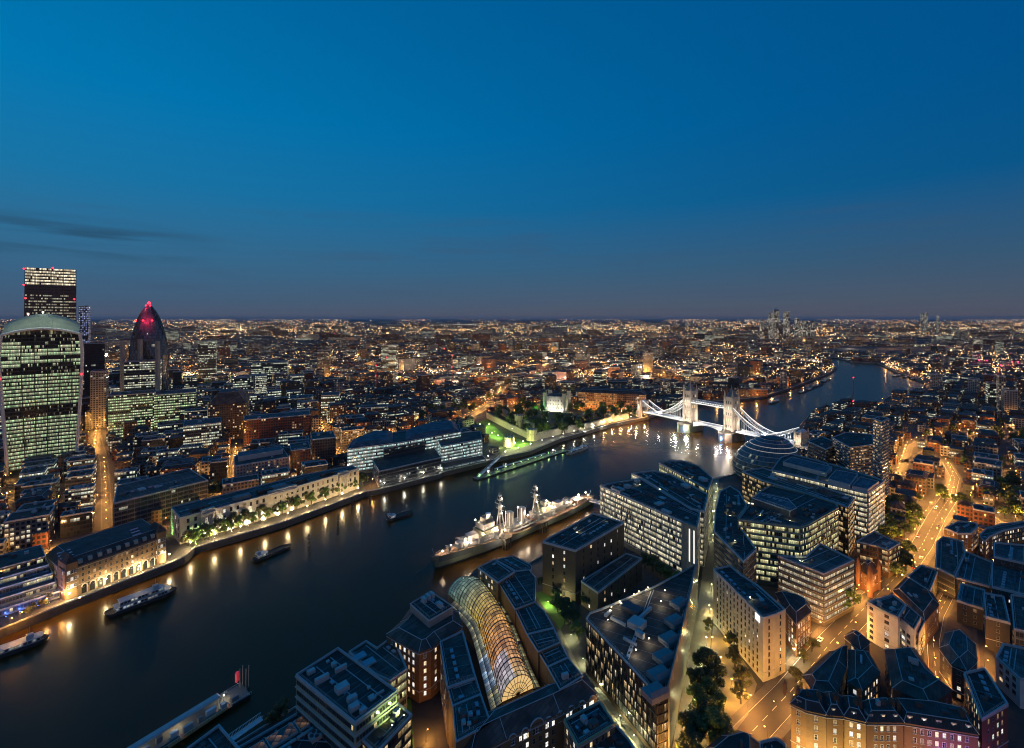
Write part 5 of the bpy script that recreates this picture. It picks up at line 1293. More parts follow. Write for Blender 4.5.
crane('distant red-lit crane in the right middle distance, beside the dark park', 862, 342, 328, 50, .5)
# ================================================================ the bridge
M_bst = plain('bridge stone', (.40, .35, .29), .8, .15)
M_bl = plain('bridge blue-white steel', (.55, .60, .64), .5, .1)
M_led = glow('bridge light strings', (1, .95, .90), 1.7)
def bridge():
    At, Bt = Vector((293, 781, 0)), Vector((333, 720, 0)); d = (Bt-At).normalized(); n = Vector((-d.y, d.x, 0)); rz = math.atan2(d.y, d.x); Zd = 11.0
    root = thing('bascule_bridge', 'white floodlit bridge with two gothic towers, high walkways and hanging chains over the river', 'bridge', (At+Bt)/2)
    LAND.append(('white floodlit bridge', 712, 405))
    def P(t, s, z, o=At): q = o+d*t+n*s; return Vector((q.x, q.y, z))
    for O in (At, Bt):
        pier = MB(); pr = [P(x, y, 0, O).xy for x, y in ((-11, -17), (11, -17), (11, 17), (6, 25), (0, 28), (-6, 25), (-11, 17))]
        pr = [P(x, y, 0, O).xy for x, y in ((-11, -17), (-6, -25), (0, -28), (6, -25), (11, -17), (11, 17), (6, 25), (0, 28), (-6, 25), (-11, 17))]
        pier.prism(pr, WZ-2, Zd-3); pier.ring(inset(ccw(pr), -.4), Zd-3.6, Zd-2.2, 1.2); pier.build('pier', M_wallstone, root)
        t = MB()
        for s in (-1, 1):
            c = P(0, s*5.5, 0, O); t.box((c.x, c.y, (Zd+20)/2+Zd/2), (13, 4.6, 20), rz)
        c = P(0, 0, 0, O); t.box((c.x, c.y, Zd+29), (13, 15.6, 18), rz); t.box((c.x, c.y, Zd+44), (11.6, 14.4, 12), rz)
        for z in (Zd+20, Zd+30, Zd+38): t.ring(ccw([P(x, y, 0, O).xy for x, y in ((-6.9, -8.2), (6.9, -8.2), (6.9, 8.2), (-6.9, 8.2))]), z, z+.8, .8)
        tw = t.build('tower', M_bst, root)
        ro = MB(); q = [P(x, y, 0, O).xy for x, y in ((-5.9, -7.3), (5.9, -7.3), (5.9, 7.3), (-5.9, 7.3))]; ro.hip(ccw(q), Zd+50, Zd+60, 5.0); ro.lathe(P(0, 0, Zd+60, O), [(1.2, 0), (.9, 3), (.1, 8)], 6); ro.build('tower_roof', plain('bridge slate', (.16, .18, .19), .6, .15), tw)
        for sx in (-1, 1):
            for sy in (-1, 1):
                m = MB(); m.lathe(P(sx*6.3, sy*7.6, Zd-1, O), [(2.1, 0), (1.9, 30), (2.3, 31), (2.0, 32), (1.9, 50), (2.4, 50.5), (1.7, 52), (.1, 62)], 8); m.build('turret', M_bst, tw)
        for sx in (-1, 1):
            for k, z in enumerate((Zd+22, Zd+31, Zd+39.5)):
                for y in ((-5, 0, 5) if k else (-3, 3)):
                    q = P(sx*6.55, y, z, O); link('window', winmesh(2.0, 4.6 if k == 0 else 4.0, 2 if (k+y) % 2 else 0, M_bst), tw, q-root.location, rz+math.pi/2*(1 if sx > 0 else -1))
        for sy in (-1, 1):
            for k, z in enumerate((Zd+3, Zd+13, Zd+22, Zd+31, Zd+39.5)):
                for x in (-3.6, 0, 3.6):
                    q = P(x, sy*7.9, z, O); link('window', winmesh(1.6, 4.4, (0, 2, 0, 4, 0)[k], M_bst), tw, q-root.location, rz+(math.pi if sy > 0 else 0))
    span = (Bt-At).length
    for s in (-6.5, 6.5):
        w = MB(); z = Zd+32
        for k in range(14):
            t0, t1 = 7+(span-14)*k/14, 7+(span-14)*(k+1)/14
            w.bar(P(t0, s-1.6, z), P(t1, s-1.6, z+3.6), .22); w.bar(P(t1, s-1.6, z), P(t0, s-1.6, z+3.6), .22)
            w.bar(P(t0, s+1.6, z), P(t1, s+1.6, z+3.6), .22); w.bar(P(t1, s+1.6, z), P(t0, s+1.6, z+3.6), .22)
        c = P(span/2, s, 0); w.box((c.x, c.y, z-.3), (span-14, 3.6, .8), rz); w.box((c.x, c.y, z+4), (span-14, 3.8, .5), rz); wk = w.build('high_walkway', M_bl, root)
        l = MB(); l.box((P(span/2, s-2.1, 0).x, P(span/2, s-2.1, 0).y, z+.6), (span-15, .25, .7), rz); l.build('light_string', M_led, wk)
    # opening leaves, with the shallow arch below
    for O, sg in ((At, 1), (Bt, -1)):
        m = MB(); Lh = span/2-11; N_ = 10
        for s in (-7.5, 7.5):
            for k in range(N_):
                t0, t1 = k/N_, (k+1)/N_; za, zb = Zd-1-5.5*(1-t0)**2, Zd-1-5.5*(1-t1)**2
                q = [P(sg*(11+Lh*t0), s, za, O), P(sg*(11+Lh*t1), s, zb, O), P(sg*(11+Lh*t1), s, Zd+1, O), P(sg*(11+Lh*t0), s, Zd+1, O)]
                m.face(q); m.face([v+n*.4 for v in q][::-1])
        c = P(sg*(11+Lh/2), 0, 0, O); m.box((c.x, c.y, Zd-.3), (Lh, 15, .7), rz); lf = m.build('bascule_leaf', M_bl, root)
        for s in (-7.9, 7.9):
            l = MB(); c = P(sg*(11+Lh/2), s, 0, O); l.box((c.x, c.y, Zd+1.2), (Lh, .2, .45), rz); l.build('light_string', M_led, lf)
    # side spans hung from chains, abutment towers
    for O, sg, Ls in ((At, -1, 84), (Bt, 1, 84)):
        m = MB(); c = P(sg*(Ls/2+10), 0, 0, O); m.box((c.x, c.y, Zd-.6), (Ls-2, 17, 1.4), rz)
        for s in (-8.2, 8.2): c = P(sg*(Ls/2+10), s, 0, O); m.box((c.x, c.y, Zd+.8), (Ls-4, .3, 1.6), rz)
        sp_ = m.build('side_span', M_bl, root)
        for s in (-8.5, 8.5):
            l = MB(); c = P(sg*(Ls/2+10), s, 0, O); l.box((c.x, c.y, Zd+.6), (Ls-6, .2, .5), rz); l.build('light_string', M_led, sp_)
            up = []; lo = []
            for k in range(25):
                t = k/24
                z = (Zd+5)+(Zd+34-(Zd+5))*((1-t/.62)**2 if t < .62 else 0)+max(0, (t-.62)/.38)**1.6*14
                dep = 4.2*max(0, math.sin(min(1, t/.62)*math.pi))**.8 if t < .62 else 2.2*math.sin((t-.62)/.38*math.pi)
                up.append(P(sg*(7+t*(Ls+2)), s*.98, z+dep*.55+.4, O)); lo.append(P(sg*(7+t*(Ls+2)), s*.98, z-dep*.45-.4, O))
            ch = MB(); ch.tube(up, .85, 6); ch.tube(lo, .7, 6)
            for k in range(1, 24):
                ch.bar(up[k], lo[k], .22); ch.bar(up[k], lo[k+1], .16)
            cob = ch.build('suspension_chain', M_bl, root)
            hg = MB()
            for k in range(2, 24): hg.bar(lo[k], (lo[k].x, lo[k].y, Zd), .16)
            hg.build('hanger_rods', M_bl, cob)
            l = MB(); l.tube([q+Vector((0, 0, .95)) for q in up], .42, 4); l.build('light_string', M_led, cob)
        O2 = O+d*sg*(Ls+16)
        m = MB()
        for s in (-1, 1):
            c = P(0, s*8, 0, O2); m.box((c.x, c.y, (Zd+9+WZ)/2), (8, 4, Zd+9-WZ), rz)
        c = P(0, 0, 0, O2); m.box((c.x, c.y, Zd+11.4), (8, 19.6, 5), rz); m.box((c.x, c.y, Zd+15.2), (6.5, 17, 2.8), rz)
        ab = m.build('abutment_tower', M_bst, root)
        for sx in (-1, 1):
            for sy in (-1, 1):
                m2 = MB(); m2.lathe(P(sx*3.8, sy*9.6, Zd+5, O2), [(1.2, 0), (1.2, 11), (1.5, 11.4), (.1, 16)], 6); m2.build('turret', M_bst, ab)
        m3 = MB(); q = [P(x, y, 0, O2).xy for x, y in ((-3.2, -8.4), (3.2, -8.4), (3.2, 8.4), (-3.2, 8.4))]; m3.hip(ccw(q), Zd+16.7, Zd+20, 3.0); m3.build('roof', M_bl, ab)
    # approach viaducts curving away on both shores
    for pts in ([P(100, 0, 0, Bt), Vector((390, 612, 0)), Vector((398, 575, 0)), Vector((414, 545, 0))], [P(-100, 0, 0, At), Vector((228, 905, 0)), Vector((205, 960, 0))]):
        ps = [p_.xy for p_ in pts]; L2, R2 = offset_line(ps, 9), offset_line(ps, -9); m = MB()
        zs = [Zd-.2, Zd-1.5, Zd-4, 5] if len(ps) == 4 else [Zd-.2, Zd-3, 4]
        for i in range(len(ps)-1):
            m.face([(*R2[i], zs[i]), (*R2[i+1], zs[i+1]), (*L2[i+1], zs[i+1]), (*L2[i], zs[i])])
            for A2, B2 in ((L2[i], L2[i+1]), (R2[i+1], R2[i])):
                za, zb = (zs[i], zs[i+1]) if A2 is L2[i] else (zs[i+1], zs[i])
                m.face([(*B2, -.5), (*A2, -.5), (*A2, za+1.2), (*B2, zb+1.2)]); m.face([(*A2, -.5), (*B2, -.5), (*B2, zb+1.2), (*A2, za+1.2)])
        v = m.build('approach_viaduct', M_bst, root)
        pl = MB()
        for S in (L2, R2):
            for i in range(len(ps)-1):
                for k in range(5):
                    q = S[i].lerp(S[i+1], (k+.5)/5); z = zs[i]+(zs[i+1]-zs[i])*(k+.5)/5; pl.box((q.x, q.y, z/2), (1.5, 1.5, z+3))
        pl.build('buttress', M_bst, v); EXC.append(L2+R2[::-1])
    # floodlamps fixed to piers and parapets
    for O in (At, Bt):
        for x, y, z, pw in ((-10, -24, Zd-1, 24000), (10, -24, Zd-1, 24000), (0, -19, Zd+26, 11000), (13, 0, Zd+8, 9000), (-13, 0, Zd+8, 9000), (0, 16, Zd+34, 5000)):
            q = P(x, y, z+1.2, O); point('bridge wash %d' % pw, (1, .84, .66), pw, .5, root, q-root.location)
    for O, sg in ((At, -1), (Bt, 1)):
        for t in (30, 55, 80):
            for s in (-11, 9): q = P(sg*t, s, Zd+4.5, O); point('bridge deck wash', (1, .92, .84), 3600, .4, root, q-root.location)
        q = P(sg*100, -18, Zd+6, O); point('abutment wash', (1, .82, .62), 8000, .5, root, q-root.location)
    for q, c, pw in ((P(0, -26, 1.5, At)-d*-9, (.2, .45, 1), 14000), (P(0, -29, 1.5, Bt), (.15, .25, 1), 12000), (P(12, -24, 3, At), (.85, 1, .4), 12000), (P(-10, -28, 2, At), (.7, 1, .6), 8000), (P(10, -28, 2, Bt), (1, .6, .45), 9000)):
        point('pier wash %d%d' % (int(c[0]*9), int(c[2]*9)), c, pw, .6, root, q-root.location)
    for k in range(8):
        q = P(100, -10, 0, Bt); q2 = Vector((390, 612, 0)).lerp(Vector((414, 545, 0)), k/7); point('viaduct wash', (1, .82, .6), 2600, .3, root, Vector((q2.x-12, q2.y, 7))-root.location) if k % 2 == 0 else None
bridge()

# ================================================================ the round glass city hall
def hall():
    c0 = U(763, 478, 0); root = thing('assembly_hall', 'leaning round glass hall with rings of light, at the water below the bridge', 'hall', (c0.x, c0.y, 0)); LAND.append(('leaning round glass hall', 758, 458))
    zs = [0, 4.5, 9, 13.5, 18, 22.5, 27, 31.5, 36, 40, 43.5, 46]; rs = [26, 29.5, 32, 33.5, 34, 33.4, 31.8, 29.2, 25.6, 21.5, 17, 12.5]; n = 40
    def q(i, k, e=0): a = 2*math.pi*k/n; z = zs[i]; r = rs[i]+e; return Vector((c0.x+z*.18+math.cos(a)*r, c0.y-z*.10+math.sin(a)*r, z))
    g = MB()
    for i in range(len(zs)-1):
        for k in range(n): g.face([q(i, k), q(i, k+1), q(i+1, k+1), q(i+1, k)], [(k*5, i*4.5), (k*5+5, i*4.5), (k*5+5, i*4.5+4.5), (k*5, i*4.5+4.5)])
    g.build('glazing', facade('hall glazing', (.09, .11, .12), (.04, .06, .07), 2.5, 4.5, .05, .12, .12, .22, ((1, .9, .6), (.8, 1, .8)), .5, .5, 5, .3), root)
    for i in range(1, len(zs)):
        f = MB(); f.tube([q(i, k, .3) for k in range(n+1)], .32, 4); f.build('floor_ring', M_plant if i not in (8, 9) else glow('ring lights', (1, .96, .85), .3), root)
    t = MB(); m = len(zs)-1; t.face([q(m, k)-Vector((0, 0, 1)) for k in range(n)]); t.build('roof', M_ros, root)
    e = MB(); cc = Vector((c0.x+46*.18, c0.y-4.6, 45)); e.lathe(cc, [(9, 0), (9, 1.6), (8, 1.7)], 24); e.build('roof_terrace', M_plantd, root)
    EXC.append([(c0.x+34*math.cos(a), c0.y+34*math.sin(a)) for a in [k*.52 for k in range(12)]])
hall()

# ================================================================ the warship
def say_(v): return v*1.2
def warship():
    bow, stern = Vector((-58.5, 348, WZ)), Vector((79, 478, WZ)); ax = (stern-bow); L = ax.length; ax /= L; ay = Vector((-ax.y, ax.x, 0)); rz = math.atan2(ax.y, ax.x); Bm = 10.2
    root = thing('warship', 'floodlit grey camouflaged warship moored along the near shore', 'warship', (bow+stern)/2); LAND.append(('moored warship', 512, 525))
    def P(t, s, z): q = bow+ax*(L*t)+ay*s; return Vector((q.x, q.y, WZ+z))
    hw = lambda t: Bm*min(1, (t/.34)**.62)*(1 if t < .72 else 1-.62*((t-.72)/.28)**2.0)
    dk = lambda t: 9.8-3.0*min(1, t/.45) if t < .45 else (6.8 if t < .62 else 6.6)
    N_ = 40; ts = [i/N_ for i in range(N_+1)]; g = MB(); dmb = MB()
    def st(t, s, f): return P(t+(.018*(1-f)*(t < .01)), s*hw(max(t, .004))*(.72+.28*f), -2+f*(dk(t)+2))
    for i in range(N_):
        for s in (-1, 1):
            for f0, f1 in ((0, .3), (.3, .6), (.6, 1)):
                q = [st(ts[i], s, f0), st(ts[i+1], s, f0), st(ts[i+1], s, f1), st(ts[i], s, f1)]
                t = ts[i]; mi = 0
                k = math.sin(t*19+f0*5)+math.sin(t*7.3-f0*3)
                if f1 <= .31: mi = 2
                elif k > .55: mi = 1
                elif k < -.9: mi = 3
                g.face(q if s < 0 else q[::-1], mi=mi)
        dmb.face([st(ts[i], -1, 1), st(ts[i+1], -1, 1), st(ts[i+1], 1, 1), st(ts[i], 1, 1)])
    g.face([st(1, -1, f) for f in (0, .3, .6, 1)]+[st(1, 1, f) for f in (1, .6, .3, 0)])
    M_g = plain('ship grey', (.23, .235, .235), .6, .12, .2); M_gd = plain('ship dark grey', (.13, .14, .13), .6, .12, .2); M_ol = plain('ship olive', (.24, .25, .16), .6, .1, .2)
    g.build('hull', [M_ol, M_g, M_dark, M_gd], root); dmb.build('deck', plain('teak deck', (.20, .115, .065), .8, .2, .4), root)
    rail = MB()
    for s in (-1, 1):
        rail.tube([st(t, s, 1)+Vector((0, 0, 1.1)) for t in ts], .07, 3)
        for t in ts: rail.bar(st(t, s, 1), st(t, s, 1)+Vector((0, 0, 1.1)), .06, 3)
    rail.build('guard_rail', M_g, root)
    def blk(t, w, l, z0, z1, nm, m=M_g, s=0, par=None):
        m_ = MB(); c = P(t, s, 0); p = [(-l/2, -w/2), (l/2, -w/2), (l/2, w/2), (-l/2, w/2)]; pp = [(c+ax*x+ay*y).xy for x, y in p]
        m_.prism(pp, WZ+z0, WZ+z1); m_.ring(ccw([Vector(v) for v in inset(ccw(pp), -.12)]), WZ+z1-.2, WZ+z1+.7, .14); return m_.build(nm, m, par or root)
    def turret(t, z, sg):
        c = P(t, 0, z); m_ = MB(); pts = [(c+ax*x*sg+ay*y).xy for x, y in ((-5.4, -2.2), (-4.2, -3.8), (4.2, -4), (5, -2.5), (5, 2.5), (4.2, 4), (-4.2, 3.8), (-5.4, 2.2))]
        m_.hip(ccw(pts), WZ+z+1.6, WZ+z+4.2, .7); m_.prism(pts, WZ+z+.4, WZ+z+1.6, top=False); m_.lathe((c.x, c.y, WZ+z-1.6), [(3.4, 0), (3.4, 2.1)], 12); tr = m_.build('gun_turret', M_g, root)
        for s in (-1.9, 0, 1.9):
            b = MB(); a = c+ax*(-5.0*sg)+ay*s; b.bar((a.x, a.y, WZ+z+2.6), tuple(a+ax*(-9.5*sg)+Vector((0, 0, 2.6-c.z+WZ+z+1.6-a.z+c.z+.2)))[:2]+(WZ+z+4.4,), .32, 8, 0, .2); b.build('gun_barrel', M_g, tr)
    turret(.145, 8.8, 1); blk(.20, 9, 14, 8.2, 11.2, 'gun_deck'); turret(.195, 11.6, 1)
    blk(.262, 13, 20, 7.6, 12, 'superstructure', M_g); blk(.27, 12, 16, 12.7, 16, 'superstructure', M_ol); br = blk(.268, 10, 11, 16.7, 20.5, 'bridge_house'); blk(.275, 7, 7, 21.2, 24, 'director_platform', M_gd)
    m_ = MB(); c = P(.285, 0, 24.5); m_.lathe(c, [(1.6, 0), (2.2, 1), (2.2, 2.4), (.3, 3)], 10); m_.build('gun_director', M_white, root)
    bud = []
    for zz in (9.2, 13.6, 17.8):
        for s in (-1,):
            for k in range(7): bud.append((P(.235+k*.0085+.0, s*(6.55 if zz < 10 else 6.05 if zz < 15 else 5.05), 0), zz))
    for q, zz in bud: link('porthole', winmesh(.9, .9, 3, M_g), br, Vector((q.x, q.y, WZ+zz))-root.location, rz)
    def mast(t, z0, h, nm):
        r_ = MB(); b = P(t, 0, z0); tp = b+Vector((0, 0, h))
        for s, o in ((-1, 3), (1, 3), (0, -4)): r_.bar(b+ay*s*3+ax*o, tp-Vector((0, 0, h*.25)), .6, 6, 0, .4)
        r_.bar(b+Vector((0, 0, h*.5)), tp, .45, 6, 0, .2); r_.box(b+Vector((0, 0, h*.62)), (3.4, 3.4, 2.2)); r_.box(b+Vector((0, 0, h*.45)), (2.6, 2.6, 1.4)); ms = r_.build(nm, M_g, root)
        for f, w in ((.55, 9), (.68, 12), (.8, 7), (.92, 4)):
            y = MB(); c = b+Vector((0, 0, h*f)); y.bar(c-ay*w/2, c+ay*w/2, .3); y.lathe(c, [(1.3, -.2), (1.5, .5), (1.3, .6)], 8)
            for e in (-1, 1): y.bar(c+ay*e*w*.42, c+ay*e*w*.42+Vector((0, 0, 2.2)), .1)
            y.build('yard', M_g, ms)
        st_ = MB()
        for e in (-1, 1): st_.bar(tp-Vector((0, 0, h*.1)), P(t+.05, e*8, 8), .05, 3); st_.bar(tp-Vector((0, 0, h*.1)), P(t-.05, e*8, 8), .05, 3)
        st_.build('stays', M_dark, ms)
        return tp
    tp1 = mast(.352, 10, 30, 'foremast'); tp2 = mast(.575, 10, 27, 'mainmast')
    for t in (.41, .485):
        m_ = MB(); c = P(t, 0, 7); nn_ = 16
        for z0, z1, rr in ((0, 13.5, 3.1), (13.5, 14.2, 3.4)):
            m_.lathe(c+Vector((0, 0, z0)), [(rr, 0), (rr*.94, z1-z0)], 16, sx=1.0, sy=1.0, shift=(ax.x*.08, ax.y*.08))
        m_.build('funnel', M_g, root)
        for e in (-1, 1):
            p_ = MB(); q = P(t-.012, e*2.4, 7); p_.bar(q, q+Vector((0, 0, 15)), .3, 6); p_.build('steam_pipe', M_white, root)
    blk(.445, 13, 26, 6.8, 9.6, 'superstructure', M_g)
    for t, s in ((.42, -7.5), (.47, -7.5), (.42, 7.5), (.47, 7.5), (.52, -7.2)):
        b = MB(); c = P(t, s, 8.6); b.lathe(c, [(.1, 0), (1.3, .5), (1.6, 1.4)], 8, sx=3.0, sy=1.0) if False else None
        pts = [(-5, 0), (-3, -1.3), (3, -1.4), (4.6, -.9), (4.6, .9), (3, 1.4), (-3, 1.3)]; b.prism([(c+ax*x+ay*y).xy for x, y in pts], c.z-.6, c.z+.9, 0, True, 1); b.build('ship_boat', [M_white, M_wood], root)
    for t in (.375, .525):
        c = MB(); b = P(t, -4, 8); c.bar(b, b+Vector((0, 0, 9)), .4); c.bar(b+Vector((0, 0, 2)), b+ax*11-ay*3+Vector((0, 0, 9)), .25); c.build('boat_crane', M_g, root)
    blk(.62, 12, 20, 6.6, 11, 'superstructure', M_g); blk(.635, 10, 14, 11.7, 15, 'superstructure', M_ol); blk(.64, 6, 6, 15.7, 18.5, 'director_platform', M_gd)
    for t in (.60, .665):
        for s in (-6.8, 6.8):
            m_ = MB(); c = P(t, s, 7); m_.lathe(c, [(1.7, 0), (1.7, 1), (1.4, 2.2), (.2, 2.8)], 8)
            for e in (-.35, .35): m_.bar(c+Vector((0, 0, 1.4))+ax*e, c+ay*(3.6 if s > 0 else -3.6)+Vector((0, 0, 2.8))+ax*e, .13)
            m_.build('anti_aircraft_gun', M_g, root)
    for t in (.30, .33): 
        for s in (-7.5, 7.5):
            m_ = MB(); c = P(t, s, 8); m_.lathe(c, [(1.9, 0), (1.9, 1.1), (1.5, 2.4), (.2, 2.9)], 8); m_.bar(c+Vector((0, 0, 1.6)), c+ay*(4 if s > 0 else -4)+Vector((0, 0, 3)), .15); m_.build('anti_aircraft_gun', M_g, root)
    blk(.735, 9, 14, 6.5, 9.4, 'gun_deck'); turret(.735, 9.6, -1); turret(.80, 6.8, -1)
    rw = random.Random(31)
    for i in range(34):
        t = rw.uniform(.06, .95); s = rw.uniform(-.7, .7)*hw(t); h = rw.uniform(.8, 2.4); c = P(t, s, dk(t)); m_ = MB()
        if i % 3: m_.box((c.x, c.y, c.z+h/2), (rw.uniform(1, 3), rw.uniform(.8, 1.8), h), rz)
        else: m_.lathe(c, [(.5, 0), (.45, h), (.75, h+.1), (.75, h+.5), (.1, h+.7)], 8)
        m_.build('deck_locker' if i % 3 else 'ventilator', [M_g, M_white, M_wood, M_gd][i % 4], root)
    # tented awning and huts on the quarterdeck, bow jack staff and anchor chains
    aw = MB(); c = [P(.86, -4.5, 9).xy, P(.92, -4.2, 9).xy, P(.92, 4.2, 9).xy, P(.86, 4.5, 9).xy]; aw.hip(ccw(c), WZ+9, WZ+10.6, 3.6)
    for v in c: aw.bar((*v, WZ+6.5), (*v, WZ+9), .1)
    aw.build('awning', M_white, root)
    an = MB()
    for s in (-1, 1): an.tube([st(.012, s, .8), st(.012, s, .8)+Vector((-1, -1, -4))-ax*6, P(-.06, s*5, 0.2)], .16, 4)
    an.build('anchor_chain', M_dark, root)
    jk = MB(); jk.bar(P(.012, 0, 9.8), P(.0, 0, 16), .1); jk.bar(P(.992, 0, 6.6), P(1.0, 0, 12), .1); jk.build('flag_staff', M_white, root)
    # deck floodlamps on short posts
    k = 0
    for t, s, z, pw in ((.05, 0, 11, 1500), (.10, 3, 11.5, 2200), (.165, -6, 12.5, 3600), (.222, -8.0, 16, 6500), (.24, 6, 22, 4200), (.30, -8.2, 15, 7000), (.325, 5, 18, 5200), (.345, -7.5, 12, 4800), (.44, -8, 12.5, 3600), (.50, -5, 15, 4200), (.53, 6, 13, 3000), (.595, -7.8, 15, 7000), (.63, -7.2, 18, 6000), (.67, -7.5, 14, 6500), (.70, 4, 13, 3600), (.775, -5.5, 12.5, 5000), (.84, -5, 11.5, 3600), (.90, 0, 12, 3000), (.955, -3, 10, 2200), (.975, 2.5, 10, 1800)):
        q = P(t, s, z); m_ = MB(); zz = WZ+dk(t); m_.bar((q.x, q.y, zz), q-Vector((0, 0, .4)), .07, 4, 1); m_.lathe(q, [(.05, -.6), (.6, 0), (.05, .6)], 8); m_.build('deck_lamp', [glow('deck lamp bulb', (1, .86, .66), 34), M_g], root)
        point('deck wash %d' % pw, (1, .70, .43), pw*1.25, .3, root, q+Vector((0, 0, .8))-root.location)
    for tt, z0, hs in ((.352, 10, (14, 20, 26)), (.575, 10, (12, 18, 24)), (.27, 8, (17,)), (.45, 7, (17,)), (.64, 8, (12,)), (.74, 8, (4,)), (.15, 8, (6,)), (.82, 6, (4,))):
        for hz in hs:
            q = P(tt, -2.4, z0+hz); m_ = MB(); m_.lathe(q, [(.05, -.6), (.6, 0), (.05, .6)], 8); m_.bar(q, P(tt, 0, z0+hz-1.5), .08, 4, 1); m_.build('mast_lamp', [glow('mast lamp bulb', (1, .80, .55), 30), M_g], root); point('mast wash', (1, .74, .48), 1500, .3, root, q-say_(ay)-root.location)
    for t in (.12, .3, .45, .62, .8): point('hull wash', (1, .86, .62), 1500, .4, root, P(t, -15, 7.5)-root.location)
    return P, ax, ay
SP, sax, say = warship()
def gangway():
    a, b2 = U(603, 500, 4), SP(.93, -9, 7); r = thing('gangway', 'steel lattice gangway from the shore to the stern of the warship', 'gangway', (a+b2)/2)
    a2 = Vector((SP(.93, -30, 0).x, SP(.93, -30, 0).y, 3)); m = MB()
    for s in (-1.2, 1.2):
        o = sax*s; m.bar(a2+o, b2+o, .2); m.bar(a2+o+Vector((0, 0, 2.4)), b2+o+Vector((0, 0, 2.4)), .16)
        for k in range(12): m.bar(a2.lerp(b2, k/12)+o, a2.lerp(b2, (k+1)/12)+o+Vector((0, 0, 2.4)), .1)
    m.face([a2-sax*1.2, a2+sax*1.2, b2+sax*1.2, b2-sax*1.2]); m.build('truss', M_white, r)
    t = MB(); t.box((a2.x, a2.y, -1), (6, 6, 8), .7); t.build('landing_stage', M_conc, r)
    s = MB(); c = Vector((SP(.93, -60, 0).x, SP(.93, -60, 0).y, 2.5)); s.bar(a2, c, .3); s.bar(a2+Vector((0, 0, 2.4)), c+Vector((0, 0, 2.4)), .2)
    for k in range(10): s.bar(a2.lerp(c, k/10), a2.lerp(c, (k+1)/10)+Vector((0, 0, 2.4)), .12)
    s.build('shore_bridge', M_white, r)
    point('gangway wash', (.85, 1, .95), 2500, .3, r, a2+Vector((0, -2, 5))-r.location)
gangway()
for t in (.33, .56):
    q = SP(t, -13, 0); r = thing('mooring_dolphin', 'dark timber mooring dolphin against the side of the warship, %s' % ('nearer the bow' if t < .4 else 'nearer the stern'), 'mooring post', (q.x, q.y, WZ)); m = MB()
    for s in (-3, 0, 3):
        for e in (-1.5, 1.5): c = q+sax*s+say*e; m.bar((c.x, c.y, WZ-2), (c.x, c.y, 3.5), .45, 6)
    m.build('piles', M_wood, r); m2 = MB(); m2.box((q.x, q.y, 3.8), (9, 5, .8), math.atan2(sax.y, sax.x)); m2.build('platform', M_wood, r)

# ================================================================ boats, piers, barges
M_hull = plain('boat hull dark', (.05, .055, .06), .5, .2); M_cab = plain('boat cabin', (.42, .45, .46), .4, .12)
bw = facade('boat windows', (.34, .36, .38), (.04, .05, .06), 1.8, 2.6, .12, .3, .2, .45, ((1, .85, .6), (.7, .85, 1)), .8, .2, 3)
def boat(name, label, cat, p0, p1, beam, decks=1, mats=None, cabin=(.12, .9), lit=True, h=1.6):
    a, b2 = U(*p0, WZ), U(*p1, WZ); ax = b2-a; L = ax.length; ax /= L; ay = Vector((-ax.y, ax.x, 0)); c = (a+b2)/2; r = thing(name, label, cat, c)
    def out(k, z, f=1): return [(c+ax*x*L/2*k+ay*y*beam/2*k).to_3d() for x, y in ((-1, -.55*f), (-.9, -.9), (.62, -1), (.84, -.7), (1, 0), (.84, .7), (.62, 1), (-.9, .9), (-1, .55*f))]
    hb = MB(); lo, hi = out(.94, 0), out(1, 0)
    for i in range(len(lo)):
        j = (i+1) % len(lo); hb.face([(*lo[i].xy, WZ-.6), (*lo[j].xy, WZ-.6), (*hi[j].xy, WZ+h), (*hi[i].xy, WZ+h)])
    hb.cap([v.xy for v in hi], WZ+h, 1); hb.ring(ccw([v.xy for v in hi]), WZ+h-.1, WZ+h+.5, .2, 0); hb.build('hull', [mats or M_hull, M_wood], r)
    for k in range(decks):
        x0, x1 = cabin[0]+.06*k, cabin[1]-.10*k; m = MB(); p = [(a+ax*L*t+ay*s*beam*(.38-.05*k)).xy for t, s in ((x0, -1), (x1-.05, -1), (x1, -.5), (x1, .5), (x1-.05, 1), (x0, 1))]
        m.prism(p, WZ+h+2.6*k, WZ+h+2.5+2.6*k, 0, True, 1, v0=WZ+h+2.6*k); m.ring(inset(ccw(p), -.25), WZ+h+2.3+2.6*k, WZ+h+2.6+2.6*k, .3, 2); m.build('cabin', [bw, M_cab, M_white], r)
    w = MB(); q = a+ax*L*(cabin[1]-.22); z = WZ+h+2.6*decks; w.box((q.x, q.y, z+1), (3, beam*.35, 2), math.atan2(ax.y, ax.x)); w.bar((q.x, q.y, z+2), (q.x, q.y, z+6), .08); w.build('wheelhouse', M_cab, r)
    return r
boat('river_boat', 'large two-decked party boat moored below the arcaded market hall', 'boat', (105, 617), (177, 590), 9, 2)
boat('river_boat', 'single-decked trip boat cut by the left edge of the picture', 'boat', (-14, 661), (49, 638), 8, 1)
boat('barge', 'dark flat river barge moored in midstream below the floodlit cream facade', 'barge', (253, 562), (291, 546), 7, 1, cabin=(.1, .35))
boat('barge', 'small dark barge in midstream left of the warship masts', 'barge', (387, 521), (413, 513), 7, 1, cabin=(.1, .3))
boat('river_boat', 'white passenger boat at the outer end of the long lit pier by the castle', 'boat', (567, 455), (588, 447.5), 7, 1, M_cab)
boat('river_boat', 'small boat moored beyond the bridge near the orange waterside warehouse', 'boat', (769, 404), (779, 401), 7, 1)
